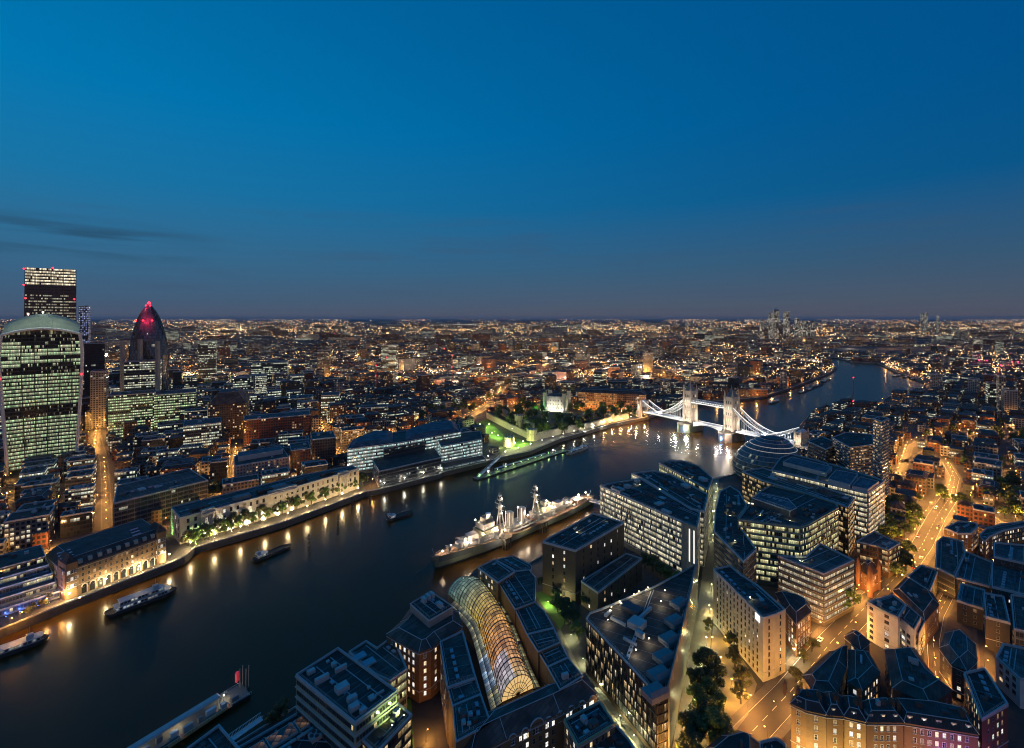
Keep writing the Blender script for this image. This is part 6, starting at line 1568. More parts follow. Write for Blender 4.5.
for i, (x, y) in enumerate(((803, 392), (811, 389), (819, 385.5), (826, 381))): boat('barge', ('nearest barge', 'second barge', 'third barge', 'farthest barge')[i]+' in the line moored along the left shore beyond the bridge', 'barge', (x-4, y+1.6), (x+4, y-1.2), 8, 1, cabin=(.1, .4))
for i, (x, y) in enumerate(((897, 376), (907, 377), (915, 379))): boat('river_boat', ('left', 'middle', 'right')[i]+' one of three boats at the bend beyond the bridge, off the right shore', 'boat', (x-4, y+.8), (x+4, y-.4), 8, 1)
def pier(label, pts, w, roofed, lampk, group):
    P_ = [U(*p, WZ) for p in pts]; c = sum(P_, Vector())/len(P_); r = thing('floating_pier', label, 'pier', c)
    L2, R2 = offset_line([p.xy for p in P_], w/2), offset_line([p.xy for p in P_], -w/2); m = MB()
    for i in range(len(P_)-1): m.prism([R2[i], R2[i+1], L2[i+1], L2[i]], WZ-.5, WZ+1.6, 0, True, 1)
    m.build('pontoon', [M_dark, M_path], r)
    if roofed:
        a, b2 = P_[0], P_[-1]; ax = (b2-a).normalized(); ay = Vector((-ax.y, ax.x, 0)); L = (b2-a).length
        for f0, f1, s, nm in roofed:
            m = MB(); p = [(a+ax*L*t+ay*s*w*y).xy for t, y in ((f0, .08), (f1, .08), (f1, .45), (f0, .45))]; q = ccw(p)
            m.hip(q, WZ+4.6, WZ+5.2, .8)
            for v in inset(q, .4): m.bar((*v, WZ+1.6), (*v, WZ+4.6), .12)
            m.build(nm, M_plant, r)
    acc = 0
    for a, b2 in zip(P_, P_[1:]):
        n_ = max(1, int((b2-a).length/13))
        for k in range(n_): q = a.lerp(b2, (k+.5)/n_); lamp(lampk, q.x, q.y, 0, 'lamp along '+group, 'lamps along '+group, WZ+1.6, .6)
    return r
pier('long floating pier with yellow-green lights lying off the castle wharf', [(475, 480), (510, 469), (545, 457.5), (566, 451)], 9, [(.2, .75, 1, 'canopy')], 'pier_green', 'the long pier off the castle')
rp_ = pier('lit boat pier with orange deck and red gantry at the bottom left of the river', [(120, 772), (150, 748), (200, 718), (246, 692)], 11, [(.0, .78, 1, 'canopy')], 'terrace', 'the boat pier at the bottom left')
q = U(243, 691, WZ); m = MB()
for x, y in ((-1.5, 0), (1.5, 0), (-1.5, 2.4), (1.5, 2.4)): m.bar((q.x+x, q.y+y, WZ), (q.x+x, q.y+y, WZ+11), .28, 6)
m.build('gantry_piles', plain('pale piles', (.45, .36, .26), .7, .2), rp_); m = MB(); m.box((q.x-3, q.y, WZ+7), (1.0, 1.6, 4.6)); m.build('red_sign_board', glow('red board', (1, .02, .05), .35), rp_)
a, b2 = U(120, 772, WZ), U(246, 692, WZ); ax = (b2-a).normalized(); ay = Vector((-ax.y, ax.x, 0)); rr_ = random.Random(8)
for k in range(9):
    q = a+ax*(4+k*4.9)+ay*rr_.uniform(-3.4, 1.0); m = MB(); m.box((q.x, q.y, WZ+1.6+1.1), (rr_.uniform(1.6, 4.2), rr_.uniform(1.2, 2), 2.2), math.atan2(ax.y, ax.x)); m.build('deck_house', [M_white, M_cab, M_conc][k % 3], rp_)
rl_ = MB()
for s_ in (-5.3, 5.3):
    p0, p1 = a+ay*s_+Vector((0, 0, 2.7)), b2+ay*s_+Vector((0, 0, 2.7)); rl_.bar(p0, p1, .09); n_ = 46
    for k in range(n_+1): q = p0.lerp(p1, k/n_); rl_.bar(q-Vector((0, 0, 1.1)), q, .06, 3)
rl_.build('guard_rail', M_white, rp_)
m = MB(); a, b2 = U(165, 748, WZ), U(228, 706, WZ); ax = (b2-a).normalized(); ay = Vector((-ax.y, ax.x, 0)); m.prism([(a-ay*1.2).xy, (b2-ay*1.2).xy, (b2-ay*4).xy, (a-ay*4).xy], WZ+1.6, WZ+1.72); m.build('deck_strip', plain('orange deck', (.5, .16, .04), .7, .2), rp_)
def brow(label, p, q, z0, z1):
    a, b2 = U(*p, z0), U(*q, z1); r = thing('pier_gangway', label, 'gangway', (a+b2)/2); m = MB(); d = (b2-a).normalized(); s = Vector((-d.y, d.x, 0))*1.4
    m.face([a-s, b2-s, b2+s, a+s])
    for o in (-s, s):
        m.bar(a+o+Vector((0, 0, 1.8)), b2+o+Vector((0, 0, 1.8)), .12); m.bar(a+o, b2+o, .18)
        for k in range(10): m.bar(a.lerp(b2, k/10)+o, a.lerp(b2, (k+1)/10)+o+Vector((0, 0, 1.8)), .08)
    m.build('truss', M_white, r)
brow('slender curved footbridge to the lit boat pier at the bottom left', (228, 742), (262, 718), -2, 0)
brow('dark access bridge between the castle wharf and the near end of the long pier', (478, 477), (500, 457), -2, 0)
for i, (x, y, hh) in enumerate(((338, 535, 17), (352, 513, 15), (370, 505, 13), (309, 545, 9))):
    q = U(x, y, WZ); r = thing('mooring_post', ('tallest mooring post off the floodlit cream facade', 'second tall mooring post off the cream facade, beside the quay end', 'mooring post with a small platform at the right end of the cream facade quay', 'short mooring post left of the tallest one')[i], 'mooring post', q)
    m = MB()
    for s in (-.7, .7): m.bar((q.x+s, q.y, WZ-2), (q.x+s, q.y, WZ+hh), .35, 6)
    m.build('piles', M_wood, r); m = MB(); m.box((q.x, q.y, WZ+hh*.7), (2.6, 1.6, .3)); m.box((q.x, q.y, WZ+hh*.4), (2.6, 1.2, .3)); m.build('crosspieces', M_dark, r)

# ================================================================ the castle
M_cas = plain('castle ragstone', (.34, .32, .25), .9, .25, .4)
def cren(mb, p, q, z, t=.8):
    p, q = Vector(p), Vector(q); l = (q-p).length; n_ = max(1, int(l/3.2)); d = (q-p)/l; rz = math.atan2(d.y, d.x)
    for k in range(n_): c = p+d*(k+.5)*l/n_; mb.box((c.x, c.y, z+.6), (l/n_*.55, t, 1.2), rz)
def castle_wall(label, pts, h, t=2.5):
    P_ = G(pts); c = cen(P_); r = thing('castle_wall', label, 'castle wall', (c.x, c.y, 0)); m = MB(); k = MB()
    A2, B2 = offset_line(P_, t/2), offset_line(P_, -t/2)
    for i in range(len(P_)-1): m.prism([A2[i], A2[i+1], B2[i+1], B2[i]], 0, h); cren(k, B2[i], B2[i+1], h); cren(k, A2[i], A2[i+1], h)
    m.build('curtain', M_cas, r); k.build('battlements', M_cas, r)
def castle_tower(label, px, py, rad, h, n_=10):
    q = U(px, py); r = thing('castle_tower', label, 'castle tower', q); m = MB(); m.lathe(q, [(rad*1.08, 0), (rad, 2), (rad, h), (rad*.98, h)], n_); m.build('drum', M_cas, r)
    k = MB()
    for i in range(n_):
        a = 2*math.pi*i/n_; k.box((q.x+math.cos(a)*rad*.94, q.y+math.sin(a)*rad*.94, h+.6), (1.0, 1.4, 1.3), a)
    k.build('battlements', M_cas, r)
    s = MB()
    for i in range(4):
        a = math.pi*1.5+(i-1.5)*.6; s.box((q.x+math.cos(a)*rad, q.y+math.sin(a)*rad, h*.6), (.3, .5, 1.8), a)
    s.build('arrow_slits', M_glassd, r)
castle_wall('outer castle wall running beside the bright green moat lawn', [(487, 418), (506, 428), (527, 438)], 9)
castle_wall('inner castle wall, higher, behind the outer wall and left of the white keep', [(497, 412), (520, 426), (534, 432)], 12)
castle_wall('riverside castle wall between the yellow-lit tower and the right-hand trees', [(533, 441), (560, 434), (590, 428.5), (612, 422), (628, 419)], 9)
castle_wall('short inner wall right of the white keep, pale lit', [(548, 428), (575, 423), (604, 417)], 10)
castle_tower('squat round tower glowing yellow-green at the water corner of the castle', 509, 446, 7.5, 13)
castle_tower('yellow-lit round tower where the outer wall meets the riverside wall', 532, 440, 8, 16)
castle_tower('tall round tower on the inner castle wall, left of the keep', 519, 428, 7, 21)
castle_tower('small round tower at the right end of the riverside castle wall', 611, 421.5, 6, 13)
castle_tower('round tower on the short inner wall between keep and river', 570, 425, 6, 15)
def keep():
    Y = 930.0; q = Vector(((557-CX)*Y/F, Y, 0)); r = thing('castle_keep', 'square white floodlit keep with four capped corner turrets among dark trees', 'castle keep', q); LAND.append(('white castle keep', 556, 405)); LAND.append(('castle lawn', 505, 432))
    rz = -.35; co, si = math.cos(rz), math.sin(rz); X = lambda x, y: Vector((q.x+x*co-y*si, q.y+x*si+y*co)); m = MB(); sz = 19
    c = [X(-sz, -sz), X(sz, -sz), X(sz, sz), X(-sz, sz)]; m.prism(c, 0, 29); kp = m.build('wall', plain('keep stone', (.52, .49, .42), .85, .15, .3), r)
    k = MB()
    for i in range(4): cren(k, c[i], c[(i+1) % 4], 29)
    k.build('battlements', M_cas, r); ro = MB(); ro.hip(inset(ccw(c), 2), 29, 31, 8); ro.build('roof', M_roof[0], r)
    for i, v in enumerate(c):
        t = MB(); t.box((v.x, v.y, 18), (6.5, 6.5, 36), rz); tr = t.build('corner_turret', MATS['keep stone'], r); d = MB(); d.lathe((v.x, v.y, 36), [(3, 0), (3.2, 1), (2.2, 3.2), (.5, 4.6), (.15, 8)], 10); d.build('cap', M_roof[4], tr)
    for i in (0, 1, 3):
        a, b2 = c[i], c[(i+1) % 4]; d = (b2-a).normalized(); rr = math.atan2(d.y, d.x)
        for z in (6, 13, 20):
            for j in range(6): e = a+d*(6+j*5.3); link('window', winmesh(1.4, 2.8, 0, M_cas), r, Vector((e.x, e.y, z))-r.location, rr)
        for j in range(1, 6):
            bt = MB(); e = a+d*(3.4+j*5.3); n2 = Vector((d.y, -d.x))*.35; bt.box((e.x+n2.x, e.y+n2.y, 14), (1.1, .9, 28), rr); bt.build('buttress', MATS['keep stone'], r)
    for x, y, pw, cc in ((-30, -12, 36000, (.9, 1, .75)), (-8, -34, 36000, (1, .97, .8)), (14, -34, 30000, (1, .95, .78)), (34, -18, 22000, (1, .9, .7))):
        e = X(x, y); flood('floodlight on the grass beside the white keep', e.x, e.y, 0, (q.x, q.y, 16), cc, pw, 90, 'floodlights round the keep')
keep()
YG = (.95, 1, .22)
for px, py, ax_, ay_, c, pw in ((500, 449, 509, 446, YG, 14000), (516, 449, 509, 446, YG, 9000), (524, 444, 532, 440, YG, 16000), (536, 446, 533, 441, YG, 9000), (494, 432, 506, 428, YG, 9000), (510, 437, 520, 432, (1, .95, .5), 9000), (514, 431, 519, 428, YG, 7000), (486, 428, 490, 420, YG, 7000), (560, 438, 565, 434, (1, .95, .7), 9000), (585, 432, 588, 428, (1, .92, .7), 14000), (602, 428, 604, 424, (1, .92, .7), 14000), (622, 424, 618, 420, (1, .85, .6), 9000), (548, 441, 550, 437, (1, .95, .6), 9000)):
    a, t = U(px, py), U(ax_, ay_); flood('floodlight washing the castle walls', a.x, a.y, 0, (t.x, t.y, 5), c, pw, 110, 'floodlights along the castle walls')
# ================================================================ trees
for i in range(24):
    t = i/23; tree('tree_a' if i % 2 else 'tree_c', 188+t*167, 546.6-t*57.6+(.6 if i % 2 else -.6), 'leafy tree in the row before the floodlit cream facade', 'trees before the cream facade', .85 if i % 2 else 1.45)
tree('tree_b', 362, 486, 'dark round tree at the right end of the floodlit cream facade', None, .9)
for i, (x, y, s) in enumerate(((196, 480, 1), (205, 483, 1.1), (214, 485, 1), (222, 482, 1), (229, 479, .9), (213, 478, 1))): tree('tree_b', x, y+14, 'dark tree in the clump between the navy-roofed office and the pink stone block', 'dark trees left of the pink stone block', s)
rg = random.Random(4)
for i, (x, y) in enumerate(((700, 716), (692, 738), (706, 700), (697, 688), (714, 724), (688, 756), (712, 742), (705, 676), (720, 738), (702, 730), (696, 704), (708, 688), (716, 708), (724, 752))):
    tree('tree_b' if i % 2 else 'tree_a', x+3, y+8, 'big dark green tree in the grove at the foot of the pale footpath', 'trees in the grove by the footpath', rg.uniform(.85, 1.15))
for i, (x, y, s) in enumerate(((708, 632, .8), (735, 668, .9), (743, 688, 1.0), (731, 650, .75), (741, 704, .9))): tree('tree_c', x, y, 'slender tree standing in the amber light before the pale hotel slab', 'trees before the hotel', s*1.15)
for i, (x, y, s, k) in enumerate(((846, 612, 1, 'a'), (851, 603, .9, 'a'))): tree('tree_'+k, x, y, ('bright green tree lit from below at the corner of the glowing banded office', 'second green tree behind the lit one at the banded office corner')[i], None, s)
for i, (x, y, s) in enumerate(((902, 568, 1.0), (908, 556, .9), (897, 578, .8), (906, 572, .9))): tree('tree_b', x, y, 'dark tree at the bend of the wide road beside the brown clad cube', 'trees at the road bend', s)
for i, (x, y, s) in enumerate(((890, 530, 1), (899, 527, 1.1), (907, 522, 1), (913, 516, 1), (888, 518, 1), (896, 512, 1.1), (905, 508, 1), (915, 505, .9), (920, 522, .8), (884, 540, .9), (893, 541, 1), (903, 537, .9), (912, 530, .8))): tree('tree_b' if i % 2 else 'tree_a', x, y, 'tree in the dark churchyard grove left of the wide road', 'trees in the churchyard grove', s*.95)
for i, (x, y, s) in enumerate(((944, 502, 1.0), (941, 496, .9), (961, 508, 1.1), (966, 512, .9), (985, 489, 1.1), (991, 492, 1), (979, 486, 1), (998, 500, 1.1), (1008, 505, 1.2), (1016, 500, 1.2), (1006, 494, 1.1), (1014, 512, 1.1), (988, 502, 1), (958, 456, 1), (963, 460, 1))): tree('tree_a' if i % 3 == 0 else 'tree_b', x, y, 'tree on the green islands round the lit road junction', 'trees round the road junction', s*.85)
for i, (x, y) in enumerate(((812, 660), (804, 671), (800, 694), (796, 690))): tree('tree_c', x, y-8, 'small lit street tree at the kerb beside the party-wall ridged range', 'kerb trees by the ridged range', .8)
for i, (x, y, s) in enumerate(((558, 612, 1), (566, 618, 1.1), (572, 628, 1), (578, 640, 1), (585, 606, .8), (604, 602, .9), (615, 600, .8), (556, 600, .7), (660, 578, 1), (668, 582, .9), (653, 572, .9), (645, 568, .8), (676, 588, .9), (543, 590, .7))): tree('tree_b' if i % 3 else 'tree_a', x, y, 'dark tree in the gardens between the curved arcade wing and the white-lit glass office', 'trees in the riverside gardens', s*.85)
tree('tree_c', 281, 722, 'bright green tree at the water left of the square plant-roofed office block', None, 1.1); tree('tree_c', 273, 728, 'smaller green tree nearest the slender curved footbridge', None, .9)
for i, (x, y) in enumerate(((34, 610), (40, 607), (46, 606), (50, 601), (29, 615))): tree('tree_c', x, y, 'low bush in the warm lit garden before the blue-lit stepped office', 'bushes before the blue-lit office', .5)
rt = random.Random(9)
for i in range(9):
    x, y = ((484, 431), (492, 436), (498, 438.5), (489, 427), (515, 446.5), (523, 444.5), (508, 448), (537, 438.5), (480, 427))[i]; q = U(x, y)
    point('lawn wash', (.85, 1, .25), 13000, .4, lamp('white', q.x, q.y, 0, 'lamp on the edge of the bright green castle lawn', 'lamps round the castle lawn'), (0, 0, 8))
for x, y, c, pw in ((536, 413, (.3, 1, .25), 26000), (543, 406, (.45, 1, .35), 26000), (575, 419, (.6, 1, .25), 14000), (590, 417, (.6, 1, .3), 14000), (604, 414, (.8, 1, .4), 12000)):
    q = U(x, y); flood('green floodlight in the trees beside the white keep', q.x, q.y, 0, (q.x+3, q.y+6, 9), c, pw, 130, 'green floodlights in the castle trees')
k = 0
while k < 95:
    x, y = rt.uniform(484, 646), rt.uniform(404, 436); q = U(x, y).xy
    if not inpoly(q.x, q.y, CASTLE) or (546 < x < 569 and 404 < y < 420) or any(overlap([q+Vector(v) for v in ((-4, -4), (4, -4), (4, 4), (-4, 4))], o) for o in []) : continue
    if x < 520 and y > 416+(x-486)*.5: continue
    tree('tree_far' if rt.random() < .55 else 'tree_far_b', x, y, 'tree in the lit castle grounds round the white keep', 'trees in the castle grounds', rt.uniform(.9, 1.45)); k += 1
for i in range(16):
    x, y = rt.uniform(503, 640), 0; y = 437-(x-530)*.21 if x > 530 else 437; q = U(x, y-rt.uniform(1, 12)); point('castle wash %d' % (i % 3), ((.6, 1, .25), (.9, 1, .5), (1, .8, .5))[i % 3], 13000, .5, lamp('white', q.x, q.y, 0, 'white lamp among the trees of the castle grounds', 'lamps in the castle grounds'), (0, 0, 5))
for i in range(26):
    x = rt.uniform(410, 500); tree('tree_far', x, 434-(x-410)*.28+rt.uniform(-14, 0)+(-6 if x > 440 else -10), 'dark tree along the busy road left of the castle', 'trees along the road left of the castle', rt.uniform(.8, 1.1))

# ================================================================ lamps on streets
lamps_along(tooley, 28, 'sodium', 'tall orange street lamp on the near kerb of the wide road at right', 'lamps along the wide road', -7.2)
lamps_along(tooley, 28, 'sodium', 'tall orange street lamp on the far kerb of the wide road at right', 'lamps along the far kerb of the wide road', 7.2, 12)
for pts, ev, kd, lb, gp in ((G([(950, 497), (955, 478), (946, 462), (925, 452)]), 20, 'sodium', 'orange street lamp beyond the lit road junction', 'lamps beyond the junction'),
        (G([(897, 484), (903, 464), (909, 447), (921, 441), (950, 437), (985, 432)]), 22, 'sodium', 'orange street lamp on the curved street behind the tall slim slab', 'lamps on the curved street'),
        (G([(952, 494), (968, 502), (985, 513), (1010, 530)]), 22, 'sodium', 'orange street lamp on the road right of the junction', 'lamps right of the junction'),
        (G([(940, 712), (936, 676), (933, 640), (938, 615), (948, 595)]), 17, 'sodium_small', 'orange lamp in the narrow street right of the white stepped apartments', 'lamps in the narrow street'),
        (G([(988, 672), (986, 655), (985, 640)]), 14, 'sodium_small', 'orange lamp in the planted yard left of the pale green fronted shed', 'lamps in the planted yard'),
        (G([(104, 462), (105.5, 493), (106.5, 528)]), 24, 'sodium_small', 'orange lamp in the bright straight street left of the navy-roofed office', 'lamps in the straight street'),
        (G([(236, 488), (236, 466), (238, 446)]), 22, 'sodium', 'orange lamp in the street left of the pink stone block', 'lamps left of the pink block'),
        (G([(345, 457), (326, 440), (322, 420)]), 22, 'sodium', 'orange lamp on the street left of the curved-roof office', 'lamps left of the curved-roof office'),
        (G([(462, 421), (481, 410), (499, 396), (502, 388)]), 20, 'sodium', 'orange lamp on the busy road left of the castle', 'lamps on the busy road'),
        (G([(500, 413), (540, 404), (580, 410), (620, 413.5), (645, 409)]), 22, 'sodium', 'orange lamp on the street before the long orange-lit range', 'lamps before the orange range'),
        (G([(96, 452), (98, 430), (108, 424)]), 24, 'sodium', 'orange lamp beside the ribbed concrete tower', 'lamps by the ribbed tower')):
    lamps_along(pts, ev, kd, lb, gp, 1.2 if kd == 'sodium_small' else 3)
lamps_along(G([(-30, 572), (40, 556), (108, 531), (176, 508), (236, 492), (300, 474), (345, 457), (384, 440), (430, 428)]), 44, 'sodium', 'orange lamp on the long street behind the far quay buildings', 'lamps on the street behind the far quay', 6)
lamps_along(G([(68, 602), (172, 560), (194, 546), (284, 520), (364, 490.5)]), 19, 'warm', 'bright warm lamp along the far quay promenade', 'lamps along the far quay', -1.5)
lamps_along(G([(384, 487), (441, 472), (490, 459)]), 24, 'white', 'warm lamp on the quay before the dark terraced riverside office', 'lamps before the terraced office', -1)
lamps_along(G([(505, 455), (560, 437.4), (610, 423.6), (645, 416)]), 26, 'white', 'white lamp along the castle wharf', 'lamps along the castle wharf', -1)
lamps_along(G([(714, 486), (711, 520), (709, 560), (707, 600)]), 26, 'green', 'greenish lamp on the pale footpath between the glass offices', 'lamps on the pale footpath', 2.5, 6)
lamps_along(G([(704, 612), (700, 650), (690, 690), (680, 748)]), 16, 'green', 'warm lamp on the lower part of the pale footpath', 'lamps on the lower footpath', 3)
for i, (x, y) in enumerate(((722, 622), (731, 640), (741, 656), (751, 672), (716, 612), (718, 640), (727, 660), (738, 682), (745, 694), (732, 700))): q = U(x, y); lamp('amber_low', q.x-4, q.y-2, 2.3, 'amber lamp at the foot of the pale hotel slab', 'lamps at the foot of the hotel', 0, .9)
for i, (x, y) in enumerate(((421, 703), (426, 742))): q = U(x, y); lamp('sodium_small', q.x, q.y, 1, 'amber lamp in the courtyard beside the octagonal corner tower', 'lamps in the courtyard', 0, .8)
for i, (x, y) in enumerate(((571, 640), (583, 664), (600, 690), (620, 722), (634, 742), (548, 606), (562, 604))): q = U(x, y); lamp('green', q.x, q.y, 0, 'greenish lamp in the lane left of the finned office', 'lamps in the lane', 0, .6)
for i, (x, y) in enumerate(((20, 622), (45, 608), (10, 628), (60, 602))): q = U(x, y); lamp('sodium_small', q.x, q.y, 0, 'amber lamp in the garden before the blue-lit stepped office', 'lamps before the blue-lit office', 0)
for i, (x, y) in enumerate(((700, 402), (720, 401), (745, 399), (760, 397.6), (775, 393), (793, 387.2), (806, 382.6), (820, 377), (832, 371))): q = U(x, y); lamp('sodium', q.x-6, q.y+4, 0, 'orange lamp along the left shore beyond the bridge', 'lamps along the left shore beyond the bridge', 0)
for i, (x, y) in enumerate(((884, 367), (896, 372), (908, 376), (921, 383), (916, 395), (880, 403))): q = U(x, y); lamp('sodium', q.x+6, q.y+3, 0, 'orange lamp along the right shore at the bend of the river', 'lamps at the river bend', 0, 1.3)
for i in range(7): q = U(596+i*8, 426.2-i*1.35); lamp('sodium', q.x, q.y, 0, 'orange lamp at the river stairs left of the white floodlit bridge', 'orange lamps left of the bridge', 0, .9)
for i, (x, y) in enumerate(((690, 726), (700, 704), (712, 744))): q = U(x, y); lamp('sodium_small', q.x, q.y, 0, 'amber lamp under the trees of the grove by the footpath', 'lamps in the grove', 0)
# floodlights on the far quay: cream facade, market hall, blue-lit office
a, b2 = U(182, 545), U(362, 482); d = (b2-a).normalized(); nn = Vector((d.y, -d.x, 0))
for i in range(13):
    q = a.lerp(b2, (i+.5)/13)+nn*9; cc = (1, .91, .70) if i not in (0, 11) else ((.45, 1, .25) if i == 0 else (.8, 1, .8)); t = q-nn*11
    flood('floodlight at the foot of the long cream facade', q.x, q.y, .05, (t.x, t.y, 13), cc, 30000 if i not in (3, 4) else 44000, 120, 'floodlights before the cream facade')
q = U(173, 536); flood('green floodlight at the left end of the cream facade', q.x-6, q.y-4, 0, (U(176, 530).x, U(176, 530).y, 9), (.35, 1, .2), 12000, 110)
a, b2 = U(70, 600), U(166, 560); d = (b2-a).normalized(); nn = Vector((d.y, -d.x, 0))
for i in range(8):
    q = a.lerp(b2, (i+.5)/8)+nn*4; t = q-nn*10; flood('amber floodlight at the foot of the arcaded market hall', q.x, q.y, .05, (t.x, t.y, 9), (1, .66, .34), 2400, 120, 'floodlights before the market hall')
q = U(62, 600); flood('violet-blue floodlight at the near corner of the market hall', q.x-5, q.y-3, 0, (q.x, q.y+3, 12), (.35, .35, 1), 4000, 100)
for i, (x, y) in enumerate(((20, 612), (38, 606), (52, 600), (6, 617))): q = U(x, y); flood('blue floodlight before the blue-lit stepped office', q.x, q.y, 0, (q.x-3, q.y+8, 9), (.08, .22, 1), 1200, 130, 'blue floodlights')
for px, py, z, tx, ty, tz, nm in ((392, 726, 22, 384, 702, 27, 'roof of the stepped warm-lit wing'), (404, 716, 22, 392, 696, 27, 'far corner of the stepped warm-lit wing roof'), (336, 740, 14, 332, 718, 20, 'roof of the skylight-striped low wing')):
    q, t = U(px, py, z), U(tx, ty, tz); flood('added yellow-green floodlight on the '+nm, q.x, q.y, z, (t.x, t.y, tz), (.8, 1, .35), 2600, 140)  # lamps added on the low roofs to throw green light on the walls
for px, py, z, tx, ty in ((760, 515, 42, 775, 505), (790, 520, 42, 800, 512), (815, 512, 42, 800, 506), (700, 500, 40, 680, 495), (660, 490, 40, 645, 484), (640, 484, 40, 625, 483), (730, 515, 36, 728, 500), (735, 540, 36, 742, 552), (830, 480, 43, 815, 476), (860, 487, 43, 850, 481), (690, 478, 36, 680, 470), (800, 560, 31, 815, 556), (750, 596, 32, 762, 606), (577, 532, 34, 590, 525), (610, 520, 34, 600, 524)):
    q, t = U(px, py, z), U(tx, ty, z); flood('added yellow-green floodlight bringing out the roof of an office near the pale footpath', q.x, q.y, z-.6, (t.x, t.y, z), (.95, 1, .55), 900, 150, 'added floodlights on the office roofs')  # floodlights added only to bring out the roof detail
# ground floor washes on the near shore
for i, (x, y, c, pw, tx, ty) in enumerate(((800, 774, (1, .62, .2), 9000, 806, 712), (822, 781, (1, .66, .25), 8000, 832, 718), (846, 783, (1, .72, .2), 9000, 854, 722), (876, 790, (1, .62, .25), 7000, 882, 724), (912, 804, (1, .6, .3), 6000, 915, 728), (944, 806, (1, .45, .4), 6500, 945, 735), (972, 806, (.6, .15, 1), 9000, 972, 738), (994, 795, (.8, .25, .8), 4000, 993, 715))):
    q = U(x, y); t = U(tx, ty, 18); flood(('amber', 'amber', 'yellow', 'amber', 'pink-orange', 'rose', 'violet', 'mauve')[i]+' floodlight in the street before the brick row, '+('first', 'second', 'third', 'fourth', 'fifth', 'sixth', 'seventh', 'eighth')[i]+' from the left', q.x, q.y, 0, (t.x, t.y, 12), c, pw*1.3, 120)
for x, y, c, pw in ((857, 594, SOD, 9000), (866, 600, SOD, 9000), (878, 590, SOD, 7000), (794, 660, (1, .85, .55), 5000)):
    q = U(x, y); lamp('warm' if c[1] > .6 else 'sodium_small', q.x, q.y, 0, 'warm lamp at the kerb between hotel and brown clad cube', 'kerb lamps by the hotel', 0)
q = U(774, 702); flood('yellow-green floodlight at the narrow end of the pale hotel slab', q.x, q.y, 0, (U(770, 640, 12).x, U(770, 640, 12).y, 18), (1, .95, .4), 800, 100)

# ================================================================ vehicles on the wide road
M_tyre = plain('tyre', (.02, .02, .02), .9, .1)
def car(x, y, rz, col, label, bus=False, cat='car'):
    L_, W_, h = (10.5, 2.5, 4.2) if bus else (4.4, 1.8, 1.45); r = thing('double_decker_bus' if bus else 'parked_car', label, cat, (x, y, 0)); m = MB()
    if bus:
        m.box((x, y, .35+2), (L_, W_, 4.0)); 
    else:
        prof = [(-2.2, .35), (2.2, .35), (2.2, .8), (1.2, .95), (.6, 1.42), (-1.2, 1.45), (-1.9, .98), (-2.2, .9)]
        for s in (-.9, .9): m.face([(x+a, y+s, z) for a, z in (prof if s < 0 else prof[::-1])])
        for i in range(len(prof)):
            a, b2 = prof[i], prof[(i+1) % len(prof)]; m.face([(x+a[0], y+.9, a[1]), (x+b2[0], y+.9, b2[1]), (x+b2[0], y-.9, b2[1]), (x+a[0], y-.9, a[1])])
    m.build('body', col, r); w = MB()
    if bus:
        for z in (1.5, 3.2): w.box((x, y, z), (L_-.8, W_+.04, .9)); w.box((x, y, z), (L_+.04, W_-.4, .9))
    else: w.box((x-.3, y, 1.2), (2.2, 1.84, .34)); w.box((x-.3, y, 1.18), (3.0, 1.5, .3))
    w.build('window', glow('bus windows', (1, .85, .55), .7) if bus else M_glassd, r)
    for a in (-L_*.3, L_*.3):
        for s in (-1, 1):
            t = MB(); t.bar((x+a, y+s*(W_/2-.2), .36), (x+a, y+s*(W_/2+.02), .36), .36, 10); t.build('wheel', M_tyre, r)
    for s in (-.6, .6):
        t = MB(); t.box((x+L_/2, y+s, .75), (.08, .35, .2)); t.build('headlight', glow('headlight', (1, .95, .8), 12), r); t = MB(); t.box((x-L_/2, y+s, .8), (.08, .35, .2)); t.build('tail_light', glow('tail light', (1, .02, .02), 6), r)
    r.rotation_euler = (0, 0, rz); return r
cols = [plain('car white', (.6, .6, .6), .3, .05), plain('car black', (.03, .03, .035), .3, .1), plain('car silver', (.35, .36, .38), .3, .05), plain('car red', (.35, .03, .03), .3, .1)]
def on_road(f, off, rev=False):
    tot = sum((c-a).length for a, c in zip(tooley, tooley[1:])); s = tot*f
    for a, c in zip(tooley, tooley[1:]):
        l = (c-a).length
        if s <= l: d = (c-a)/l; n = Vector((-d.y, d.x)); p = a+d*s+n*off; return p.x, p.y, math.atan2(d.y, d.x)+(math.pi if rev else 0)
        s -= l
for i, (f, off, rev, k) in enumerate(((.30, 4.2, True, 0), (.405, -4, False, 1), (.50, 4.4, True, 2), (.585, -4.3, False, 1), (.63, -4.2, False, 0), (.72, 4.3, True, 3), (.80, -4.2, False, 2), (.90, 4.0, True, 1))):
    x, y, rz = on_road(f, off, rev)
    car(x, y, rz, cols[k], ('white car heading down the wide road, nearest the bottom edge', 'black car on the wide road before the victorian corner block', 'silver car on the wide road opposite the dark gabled kerb house', 'black car on the wide road beside the banded corner office', 'white car on the wide road below the lit green tree', 'red car on the wide road beside the red brick school', 'silver car on the wide road at the dark bend trees', 'black car on the wide road just before the junction')[i])
for i, (f, off, rev) in enumerate(()):
    x, y, rz = on_road(f, off, rev); car(x, y, rz, M_red, ('red double-decker bus on the wide road beside the victorian corner block', 'red double-decker bus farther up the wide road near the bend')[i], True, 'bus')

